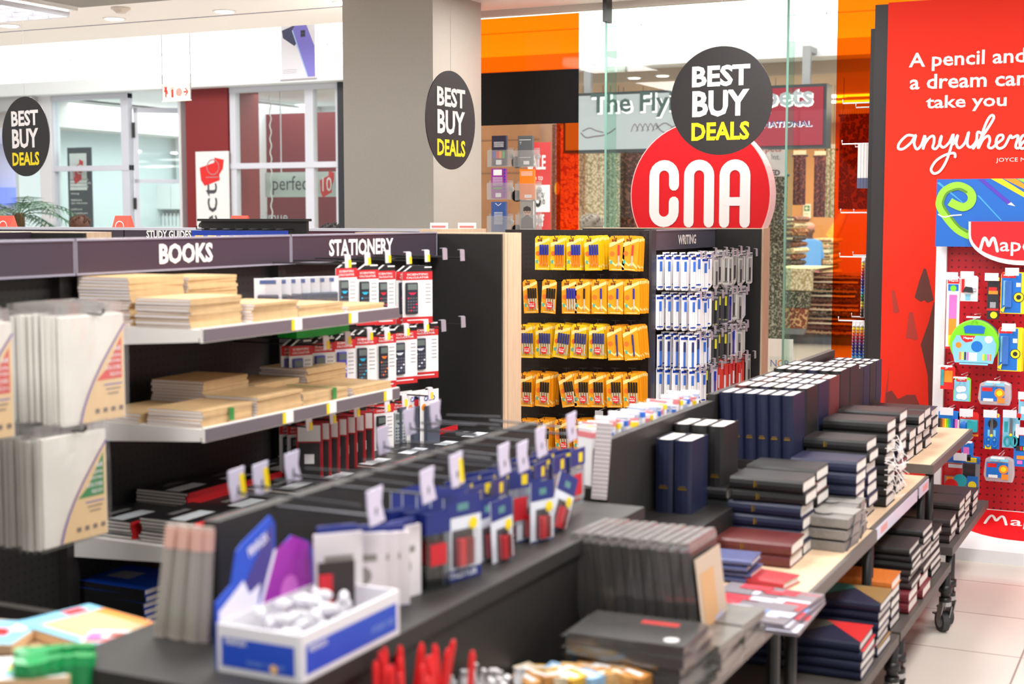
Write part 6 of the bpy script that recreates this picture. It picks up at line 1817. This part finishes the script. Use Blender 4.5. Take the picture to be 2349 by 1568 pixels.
def pcase(x0, y0, x1, y1, label):
    a, b_ = P(x0, y0, Y=Yf), P(x1, y1, Y=Yf)
    w, h = b_.x - a.x, a.z - b_.z
    t = thing('pencil_case', label, 'pencil case', ((a.x + b_.x) / 2, Yf, a.z))
    whook(t.location.x, a.z - .008, False)
    o = MB().prism([(-w * .5, -h * .75), (-w * .42, -h), (w * .45, -h), (w * .5, -h * .7), (w * .48, -h * .1), (w * .3, 0), (-w * .25, 0), (-w * .45, -h * .12)], 'y', -.018, .018).build('clear_case', CASE, t, bevel=.006)
    m = MB().rect((-.05 * w, -.0205, -h * .52), w * .7, h * .6, '-Y', bI).rect((0, -.0203, -h * .12), w * .6, h * .12, '-Y', sI).rect((-.22 * w, -.021, -h * .34), w * .3, h * .16, '-Y', rI).disc((.15 * w, -.021, -h * .48), w * .15, '-Y', oI).disc((.15 * w, -.0215, -h * .48), w * .09, '-Y', yI).rect((.2 * w, -.022, -h * .78), w * .22, h * .22, '-Y', oI).rect((-.18 * w, -.021, -h * .78), w * .3, h * .12, '-Y', wI)
    m.build('label_sheet', MS, t)


pcase(2245, 872, 2320, 930, 'clear pencil case with blue label, upper one on the red pegboard')
pcase(2258, 1044, 2327, 1106, 'clear pencil case with blue label, lower one on the red pegboard')


def felts(t, w, h):
    for k, c_ in enumerate((MBLK, M('felt_brown', (130, 80, 40), .4), MORG, MYEL, MGRN, MTEAL, MBLUE, M('felt_navy', (40, 60, 150), .4), MPINK)):
        x = -w * .44 + k * w * .1
        MB().cyl((x, -.006, -h * .95), (x, -.006, -h * .42), .0055, 8).build('felt_pen', c_, t)


mp_item('felt_pen_pack', 'pen pack', 'rainbow felt pen pack with a blue top beside the oak table', 2153, 940, 2200, 986, [bI, (.5, .98, 1, .04, rI), (.5, .7, 1, .5, wI)], felts)


def sharp(t, w, h):
    MB().box(-w * .02, w * .48, -.03, -.001, -h * .8, -h * .3).build('sharpener', MTEAL, t, bevel=.005)
    MB().ball((-w * .2, -.008, -h * .6), (.018, .008, .022), 0, 12, 8).build('lid', MBLUE, t)


mp_item('sharpener_pack', 'sharpener pack', 'teal sharpener on an orange red card beside the felt pens', 2198, 943, 2244, 1001, [rI, (.4, .6, .6, .6, sI), (.5, .95, 1, .08, oI), ('Maped', .35, .2, .5, .12, wI)], sharp)


def scissor(hc):
    def f(t, w, h):
        MB().prism([(-w * .12, -h * .6), (w * .0, -h * .62), (-w * .02, -h * .12), (-w * .06, -h * .1)], 'y', -.004, -.001).prism([(w * .1, -h * .6), (w * .0, -h * .62), (w * .02, -h * .14), (w * .06, -h * .12)], 'y', -.006, -.003).build('blades', STEEL, t)
        for s_ in (-1, 1):
            MB().tube([(x_, -.005, z_) for x_, z_ in arc(s_ * w * .2, -h * .80, w * .16, 0, 360, 16, ry=h * .14)], .004, 6).build('handle', hc, t)
        MB().cyl((0, -.01, -h * .62), (0, -.004, -h * .62), .006, 10).build('pivot', MYEL, t)
    return f


mp_item('scissors_pack', 'scissors', 'blue handled scissors with a yellow tab on the red pegboard', 2258, 946, 2292, 1030, [bI, (.5, .06, .9, .1, yI), (.65, .08, .4, .1, rI), (.55, .3, .3, kI), (.5, .62, .5, .3, sI), (.3, .95, .4, .12, yI)], scissor(MBLUE))
mp_item('scissors_pack', 'scissors', 'teal handled scissors on a pale card near the picture edge', 2301, 946, 2338, 1028, [sI, (.75, .06, .6, .12, rI), (.2, .4, .2, .3, tI), (.85, .5, .2, .4, wI)], scissor(MTEAL))
mp_item('pencil_carton', 'pencil pack', 'blue carton of coloured pencils at the right picture edge', 2327, 985, 2372, 1072, [bI, (.4, .08, .5, .14, rI), ('Maped', .4, .08, .4, .06, wI), (.4, .5, .6, .14, kI), (.35, .5, .1, .1, rI), (.5, .5, .1, .1, gI), (.4, .75, .5, .1, oI), (.3, .88, .25, .1, pI)], thick=.015)
mp_item('carded_pack', 'pack', 'pale carded pack cut by the right picture edge above the blue carton', 2337, 905, 2372, 965, [sI, (.5, .15, .8, .2, rI), (.4, .6, .5, .3, wI)])


def mixbag(t, w, h):
    MB().box(-w * .5, w * .5, -.016, -.002, -h, -h * .05).build('clear_bag', CLEARP, t)


mp_item('stationery_set', 'stationery set', 'large clear bag of mixed red blue and black stationery beside the dark boxes', 2168, 1042, 2246, 1130, [xI, (.5, .1, 1, .2, bI), (.75, .1, .3, .13, yI), (.25, .4, .5, .35, rI), (.3, .3, .4, .1, wI), (.7, .4, .35, .4, kI), (.3, .75, .5, .3, oI), (.45, .7, .2, tI), (.2, .85, .2, rI), (.8, .75, .3, .4, bI), (.8, .8, .12, yI)], mixbag)
mp_item('stationery_set', 'stationery set', 'smaller blue mixed pack half hidden behind the oak table corner', 2206, 1010, 2232, 1060, [bI, (.4, .5, .5, .4, pI), (.6, .8, .4, .3, kI)], tagd=False)

# ---------------------------------------------------------------- goods: foreground counter
HN, HB = M('pack_header_navy', (28, 42, 120), .4), M('pack_silver', (222, 226, 236), .35)


def eraserpack(w=.105, h=.165, single=True):
    t = thing('eraser_pack', '', 'eraser pack')
    c = MB().box(-.002, 0, -w / 2, w / 2, -h, 0, 0)
    c.rect((.0006, 0, -.02), w, .042, '+X', 1).rect((.001, w * .0, -.022), w * .3, .014, '+X', 3).rect((.0006, 0, -h + .011), w, .022, '+X', 1).text('STAEDTLER', (.001, 0, -h + .011), w * .78, .011, '+X', 0, .03)
    c.rect((.0006, 0, -h * .62), w * .56, h * .44, '+X', 2).disc((.001, w * .28, -.058), .012, '+X', 4)
    c.build('card', [HB, HN, M('window_dark', (50, 40, 42), .3), M('header_teal', (90, 140, 140), .4), YEL], t)
    for k in range(2):
        MB().box(0, .014, -w * .2 + k * w * .21, -w * .02 + k * w * .21, -h * .82, -h * .5).build('eraser', M('eraser_red', (204, 30, 44), .5) if k == 0 else M('eraser_maroon', (128, 36, 36), .5), t, bevel=.002)
    MB().box(0, .018, -w * .27, w * .27, -h * .85, -h * .4).build('blister', CLEARP, t)
    return t


def whitepack(w=.085, h=.145):
    t = thing('white_pack', '', 'pack')
    MB().box(-.004, .004, -w / 2, w / 2, -h, 0, 0).rect((.0046, 0, -h + .006), w, .01, '+X', 1).disc((.0046, 0, -h * .52), .016, '+X', 2).rect((.0048, 0, -h * .3), w * .6, .012, '+X', 2).build('card', [M('pack_offwhite', (226, 218, 222), .4), HN, M('pack_print_grey', (140, 136, 130), .5)], t)
    MB().box(-.012, -.004, -w / 2 + .008, w / 2 - .008, -.045, .012).build('rear_card', HN, t)
    return t


ep, wk = eraserpack(), whitepack()
ep2 = eraserpack(.075, .15)


def ctag(x, y, z, k=1, yel=False):
    """long counter hook with a tall ticket"""
    sx0 = -1.455 if k == 1 else -1.485
    h = W(ct).tube([(sx0, y, z), (x - .01 * k, y, z), (x, y, z + .004), (x, y, z + .015)], .003, 6).tube([(sx0, y, z + .02), (x - .03 * k, y, z + .016)], .0024, 5).build('hook', M('hook_gunmetal', (70, 70, 74), .35, .5), ct)
    m = W(ct).prism([(y - .028, z + .047), (y + .022, z + .050), (y + .017, z + .02), (y + .03, z - .012), (y - .018, z - .015), (y - .026, z + .016)], 'x', x - .002, x + .001)
    if yel: m.prism([(y + .004, z + .036), (y + .018, z + .037), (y + .026, z - .008), (y + .010, z - .010)], 'x', x + .0012, x + .002, 1)
    m.build('price_tag', [M('ticket_lilac', (206, 200, 222), .35), YEL], h)


for px, py, yel in ((862, 1160, False), (982, 1112, False), (1048, 1076, True), (1157, 1052, False), (1200, 1046, False), (1242, 1012, False), (1312, 978, False)):
    q = P(px, py, X=-1.25)
    ctag(-1.25, min(q.y, 3.1), q.z - .018, 1, yel)
for px, py, yel in ((545, 1112, True), (600, 1098, True), (672, 1072, False), (880, 1010, False), (940, 968, False), (1000, 950, False)):
    q = P(px, py, X=-1.66)
    ctag(-1.66, min(max(q.y, 1.92), 3.12), q.z - .016, -1, yel)
fr = [(1060, 1132, ep, 5, 0, 'large pack with a yellow dot'), (1150, 1145, ep2, 5, -4, 'third narrow pack'), (1243, 1104, ep2, 5, 0, 'fourth pack before the wrapped notebooks'), (1308, 1090, ep2, 1, 24, 'tilted pack swinging to the right')]
for px, py, t_, n, tilt, w in fr:
    q = P(px, py, X=-1.262)
    for k in range(n):
        dup(t_, (-1.262 - .03 * k, min(q.y + rnd.uniform(-.004, .004), 3.1), q.z + rnd.uniform(-.003, .003)), (R(-tilt), 0, R(rnd.uniform(-6, 4) - 12)), label='blue and white red eraser pack, %s on the counter spine' % w if k == 0 else 'eraser pack %s behind the front one of the %s' % (ORD[k], w))
for k, (px, py, rz) in enumerate(((775, 1222, -40), (830, 1222, -52), (858, 1222, -50), (885, 1220, -48), (925, 1208, -14))):
    q = P(px, py, X=-1.30)
    dup(wk, (-1.30, q.y, q.z), (0, 0, R(rz)), label='white carded pack above the open display box, %s from the left' % ORD[k])
rp = MB().box(.006, .010, -.034, -.012, -.115, -.06, 1).box(.0045, .006, -.036, .028, -.12, -.04, 0).build('window_insert', [M('window_dark'), M('eraser_red')])
q = P(768, 1230, X=-1.28); rp.location = (-1.275, q.y, q.z); rp.rotation_euler = (0, 0, R(-40)); tag(rp, 'dark insert with a red stripe on the leftmost white pack of the counter', 'insert')
for k in range(3):
    o = MB().box(-.012, .012, -.03, .03, -.15, 0, 0).box(-.0125, .0125, -.0305, .0305, -.04, 0, 1).box(-.0126, .0126, -.02, .02, -.1, -.06, 2).build('clear_pack', [clear('smoke_clear', (.5, .53, .53), .1, .1), HN, M('eraser_red')])
    q = P(985 - 8 * k, 1172, X=-1.29); o.location = (-1.28 - .03 * k, q.y, q.z); o.rotation_euler = (0, 0, R(-20))
    tag(o, 'smoky clear pack with navy top between white and eraser packs, %s' % ('front one', 'second one', 'rear one')[k], 'pack')
# denser rear stock near the far end of the spine: blue headed cards with yellow marks
hc_ = MB().box(-.002, 0, -.035, .035, -.12, 0, 0).rect((.0006, 0, -.02), .07, .04, '+X', 1).rect((.001, .012, -.022), .018, .022, '+X', 2).rect((.0008, 0, -.085), .04, .05, '+X', 3).build('headed_pack', [clear('pack_clear', (.75, .78, .82), .1, .1, .2), HN, YEL, M('eraser_red')])
first = True
for r_ in range(2):
    for i in range(6):
        y = 2.52 + i * .105 + .02 * r_
        for k in range(4):
            o = hc_ if first else hc_.copy()
            if not first: C.objects.link(o)
            first = False
            o.location = (-1.30 - .035 * k, y, .958 - .004 * k + .0 * r_ - .02 * r_); o.rotation_euler = (0, 0, R(rnd.uniform(-20, 5)))
            if r_ == 1: o.location.x -= .017
            tag(o, 'navy headed eraser card hanging at the far end of the counter spine', 'eraser pack', 'navy headed cards on the counter spine')
# stock on the other side of the table dividers, seen over them
pk4 = [MB().box(-.028, .028, -.006, .006, 0, .15, 0).box(-.0285, .0285, -.0065, .0065, .125, .14, 1).box(-.0285, .0285, -.0065, .0065, .145, .1505, 2).mesh('carded_pack', [MWH, (M('pack_rose', (226, 130, 136), .4), SB, M('pack_grey_blue', (170, 180, 205), .4), MYEL)[k], (MWH, M('pack_grey_blue'), MWH, M('pack_rose'))[k]]) for k in range(4)]
for i in range(40):
    y = 3.40 + i * .0215
    solo('carded_pack', pk4[(i * 7 + i // 3) % 4], (-1.43 + .01 * math.sin(i * 2.1), y, .801 + .012 * math.sin(i * 1.3) - .0 * i), (R(rnd.uniform(-6, 6)), 0, R(rnd.uniform(-25, 25))), 'white carded pack in the row standing behind the first divider board', 'pack', 'white packs behind the first divider board')
# white spiral pad at the end of the counter spine
o = MB().box(-.02, .02, -.004, .004, -.2, 0, 0)
for k in range(18): o.box(-.0205, .0205, -.0045, .0045, -.195 + k * .011, -.192 + k * .011, 1)
o = o.build('ruled_pad', [M('pad_white', (216, 206, 208), .6), M('pad_line', (170, 160, 165), .6)]); q = P(1385, 1020, X=-1.42); o.location = (-1.36, 3.36, .975); o.rotation_euler = (0, R(4), R(20))
tag(o, 'tall narrow ruled white pad beside the near divider board', 'pad')

# open blue and white display box
db_ = thing('display_box', 'open blue and white cardboard display box on the counter end', 'display box', (-1.27, 1.885, .8), (0, 0, R(0)))
bx, by, bh = .075, .145, .075
WB, BX = M('box_white', (222, 220, 226), .45), M('box_blue', (22, 72, 190), .4)
m = MB()
m.box(-bx, bx, -by, by, 0, .004)
for s_ in (-1, 1):
    m.box(-bx, bx, s_ * by - .003, s_ * by + .003, 0, bh).box(s_ * bx - .003, s_ * bx + .003, -by, by, 0, bh)
m.rect((0, -by - .0036, .033), bx * 1.8, .046, '-Y', 1).rect((bx + .0036, 0, .033), by * 1.85, .046, '+X', 1)
m.text('PENFLEX', (-.04, -by - .004, .05), .04, .009, '-Y', 0, .03).text('eraser cap set', (.015, -by - .004, .02), .07, .01, '-Y', 2).disc((.03, -by - .0042, .017), .007, '-Y', 3)
m.text('PENFLEX', (bx + .004, -.1, .048), .05, .009, '+X', 0, .03).text('eraser set', (bx + .004, .09, .03), .07, .012, '+X', 2)
m.build('tray', [WB, BX, M('box_pale_blue', (130, 160, 225), .4), M('box_orange', (240, 190, 120), .4)], db_, bevel=0)
hx = -bx - .004
m = MB().prism([(-by, 0), (-by, .105), (-.105, .125), (-.09, .175), (-.075, .185), (.0, .215), (.012, .2), (.012, .15), (.06, .17), (.11, .15), (by, .1), (by, 0)], 'x', hx - .003, hx, 0)
m.add([(hx + .0006, -by + .006, .02), (hx + .0006, -by + .006, .09), (hx + .0006, -.075, .125), (hx + .0006, -.06, .1), (hx + .0006, -.03, .11), (hx + .0006, -.045, .05)], [(0, 1, 2, 3, 4, 5)], 1)
m.add([(hx + .0006, -.045, .05), (hx + .0006, .012, .155), (hx + .0006, .06, .17), (hx + .0006, .11, .148), (hx + .0006, .12, .05)], [(0, 1, 2, 3, 4)], 2)
m.add([(hx + .0005, -.07, .12), (hx + .0005, .005, .205), (hx + .0005, .008, .14), (hx + .0005, -.04, .08)], [(0, 1, 2, 3)], 3)
m.add([(hx + .0008, -.05, .045), (hx + .0008, .008, .157), (hx + .0008, .016, .157), (hx + .0008, -.04, .045)], [(0, 1, 2, 3)], 1)
m.text('PENFLEX', (hx + .001, -.035, .175), .055, .016, '+X', 1, .03, rot=.35).disc((hx + .001, .05, .08), .025, '+X', 4)
m.build('header_card', [BX, M('card_lilac_white', (226, 222, 240), .4), M('card_purple', (150, 30, 160), .4), M('card_indigo', (60, 50, 130), .4), M('card_orchid', (200, 100, 200), .4)], db_)
er = thing('white_eraser', '', 'eraser')
MB().ball((0, 0, .011), (.016, .009, .011), 0, 12, 8).build('cap', M('eraser_white', (214, 212, 218), .4), er, True)
MB().cyl((-.018, 0, .011), (-.008, 0, .011), .004, 8).build('stub', M('eraser_white'), er)
for i in range(70):
    lay = i // 20
    dup(er, (-1.27 + rnd.uniform(-.052, .052), 1.885 + rnd.uniform(-.115, .115), .805 + .021 * lay), (0, 0, rnd.uniform(0, 6.28)), label='small white eraser lying loose in the open display box', group='white erasers in the display box')
# tall clear bags of pencils leaning on the counter end
cb_ = thing('pencil_bag', '', 'pencil bag')
MB().box(-.009, .009, -.006, .006, .0, .19).build('clear_bag', clear('bag_clear', (.82, .8, .78), .1, .2, .35, (220, 206, 196)), cb_)
for k in range(3):
    MB().cyl((-.0055 + k * .0055, 0, .004), (-.0055 + k * .0055, 0, .15), .0028, 6).build('pencil', M('pencil_sand', (120, 112, 96), .5), cb_)
MB().box(-.0092, .0092, -.0064, .0064, .15, .185).build('top_card', M('bag_card_rose', (206, 160, 146), .5), cb_)
for k in range(6):
    dup(cb_, (-1.545 + k * .0175, 1.84 + .006 * (k % 2), .801), (R(-5), R(6 - k), R(10)), label='tall clear bag of grey pencils at the counter corner, %s from the left' % ORD[k])

# promo bin at the lower left: packs and green pots
pbn = thing('promo_bin', 'dark bin full of bright packs at the lower left corner', 'bin', (-1.9, 1.62, 0))
W(pbn).box(-2.2, -1.625, 1.15, 2.02, .0, .70).build('carcass', BLACK, pbn)
W(pbn).box(-2.2, -1.625, 1.15, 1.17, .70, .75).box(-2.2, -1.625, 2.0, 2.02, .70, .75).box(-2.2, -2.18, 1.17, 2.0, .70, .75).box(-1.645, -1.625, 1.17, 2.0, .70, .75).build('rim', BLACK, pbn)


def flatpack(name, label, px, py, z, w, d, rz, ms_, prints, cat='pack', tilt=0):
    q = P(px, py, Z=z)
    m = MB().box(-w / 2, w / 2, -d / 2, d / 2, 0, .016)
    for k, (x, y, a, b_, mi) in enumerate(prints):
        m.rect((x * w, y * d, .0165 + k * .0004), a * w, b_ * d, '+Z', mi)
    o = m.build(name, ms_)
    o.location = (q.x, q.y, z); o.rotation_euler = (R(tilt), 0, R(rz))
    return tag(o, label, cat)


pm_ = [M('pack_kraft', (206, 172, 132), .6), MSKY, MORG, MRED, MYEL, MGRN, MBLK, MWH]
flatpack('craft_pack', 'kraft pack with an orange rim and pale blue ends lying on the bin', 215, 1455, .775, .25, .16, -12, pm_, [(0, 0, .98, .96, 2), (.02, .02, .74, .66, 0), (-.4, 0, .18, .98, 1), (-.4, .2, .12, .26, 3), (.0, -.42, .98, .14, 1)])
flatpack('craft_pack', 'kraft craft pack with black marks below the orange rimmed one', 70, 1485, .755, .26, .17, 8, pm_, [(0, .0, .9, .85, 0), (-.15, .3, .4, .06, 6), (.1, .22, .4, .06, 6), (.2, .1, .2, .12, 6)])
flatpack('blue_pack', 'pale blue pack with a red circle cut by the left picture edge', 5, 1470, .775, .1, .14, 20, pm_, [(0, 0, .95, .95, 1), (-.1, 0, .5, .3, 3), (.2, .2, .3, .3, 7)])
flatpack('craft_pack', 'rainbow striped craft pack in front of the green pots', 20, 1555, .78, .2, .12, 35, pm_, [(0, 0, .95, .95, 7), (.2, .3, .4, .12, 3), (.2, .15, .4, .12, 2), (.2, .0, .4, .12, 4), (.2, -.15, .4, .12, 5), (.2, -.3, .4, .12, 1), (-.25, 0, .3, .5, 6)])
flatpack('pink_pack', 'white pack with red and pink print at the right end of the bin', 285, 1480, .78, .13, .07, 24, [MWH, M('pack_rosy', (216, 110, 120), .5), M('pack_brick', (170, 70, 60), .5), MPINK], [(0, -.3, .9, .3, 1), (.1, .1, .6, .35, 2), (-.38, 0, .18, .5, 3)])
gpot = thing('paint_pot', '', 'paint pot')
MB().cyl((0, 0, 0), (0, 0, .05), .016, 16, 0, r1=.0175).build('pot', M('pot_green', (16, 130, 70), .3), gpot, False)
MB().cyl((0, 0, .05), (0, 0, .066), .0185, 16).build('lid', M('lid_green', (24, 150, 80), .25), gpot)
for i in range(12):
    q = P(105 + (i % 6) * 26, 1550 - (i // 6) * 22 - (i % 6) * 2, Z=.78)
    dup(gpot, (q.x, q.y - .05, .755), (R(8 * math.sin(i)), R(6 * math.cos(i)), 0), label='green lidded paint pot in the %s row of the corner bin, %s from the left' % ('front' if i < 6 else 'rear', ORD[i % 6]))
for i in range(3):
    q = P(228, 1520 + 18 * i, Z=.77)
    o = MB().box(-.03, .03, -.012, .012, 0, .05).build('clear_carton', [M('carton_pale_%d' % i, [(222, 226, 160), (240, 180, 130), (226, 206, 206)][i], .4)]); o.location = (q.x + .02, q.y, .735)
    tag(o, '%s little carton between the green pots and the counter' % ('pale lime', 'peach', 'blush')[i], 'carton')

# tray goods at the bottom: red pens, silver sticks, treats
cupb = MB().box(-1.183, -1.03, 1.83, 2.10, .56, .565)
for a_, b_, c_, d_ in ((-1.183, -1.03, 1.83, 1.833), (-1.183, -1.03, 2.097, 2.10), (-1.183, -1.18, 1.833, 2.097), (-1.033, -1.03, 1.833, 2.097)): cupb.box(a_, b_, c_, d_, .565, .69)
tag(cupb.build('clear_tub', clear('tub_clear', (.9, .9, .9), .08, .05)), 'clear tub holding red pens below the display box', 'tub')
rpn = thing('red_pen', '', 'pen')
MB().cyl((0, 0, 0), (0, 0, .225), .0055, 10).cyl((0, 0, .225), (0, 0, .235), .0055, 10, r1=.003).build('barrel', M('pen_red', (222, 34, 38), .35), rpn, False)
MB().cyl((0, 0, .0), (0, 0, .06), .0068, 10).build('cap', M('pen_crimson', (170, 20, 36), .35), rpn)
for i in range(22):
    dup(rpn, (-1.165 + (i % 5) * .028, 1.86 + (i // 5) * .045, .566), (R(rnd.uniform(-8, 4)), R(rnd.uniform(-10, 12)), 0), label='red pen standing loosely in the clear tub at the bottom of the picture', group='red pens in the clear tub')
vp = MB().cyl((0, 0, 0), (0, 0, .17), .006, 10).build('violet_pen', M('pen_violet', (150, 130, 230), .35)); vp.location = (-1.09, 1.85, .567); vp.rotation_euler = (R(-4), R(-6), 0)
tag(vp, 'single violet pen among the red pens in the clear tub', 'pen')
st = MB().tube([(0, 0, 0)] + [(.004 * math.sin(k), .004 * math.cos(k), k * .009) for k in range(1, 14)], .006, 6).build('silver_stick', M('stick_silver', (196, 194, 196), .4, .2, noise=.3, nscale=120))
for i in range(30):
    o = st if i == 0 else st.copy()
    if i: C.objects.link(o)
    o.location = (-1.165 + (i % 5) * .022, 2.13 + (i // 5) * .03, .562); o.rotation_euler = (R(rnd.uniform(-14, 14)), R(rnd.uniform(-14, 14)), 0)
    tag(o, 'twisted silver stick in the bundle beside the red pens', 'stick', 'twisted silver sticks in the tray')
for i in range(16):
    px = 1215 + (i % 8) * 34; py = 1562 - (i // 8) * 18 - (i % 8) * 1.5
    q = P(px, py, Z=.60)
    c_ = [(206, 150, 84), (190, 130, 66), (226, 206, 176), (236, 176, 60), (150, 190, 226), (214, 170, 110)][i % 6]
    o = MB().box(-.03, .03, -.02, .02, 0, .05).rect((0, 0, .0505), .04, .012, '+Z', 1).build('snack_pack', [M('snack_%d' % (i % 6), c_, .4, noise=.35, nscale=50), WPAPER], bevel=0)
    o.location = (min(q.x, -.885), q.y, .561); o.rotation_euler = (R(rnd.uniform(-8, 8)), R(rnd.uniform(-8, 8)), rnd.uniform(-.6, .6))
    tag(o, 'small %s packet in the tray below the wrapped notebooks, %s in the %s row' % (('tan', 'brown', 'cream', 'golden', 'pale blue', 'caramel')[i % 6], ORD[i % 8], ('front', 'rear')[i // 8]), 'packet')
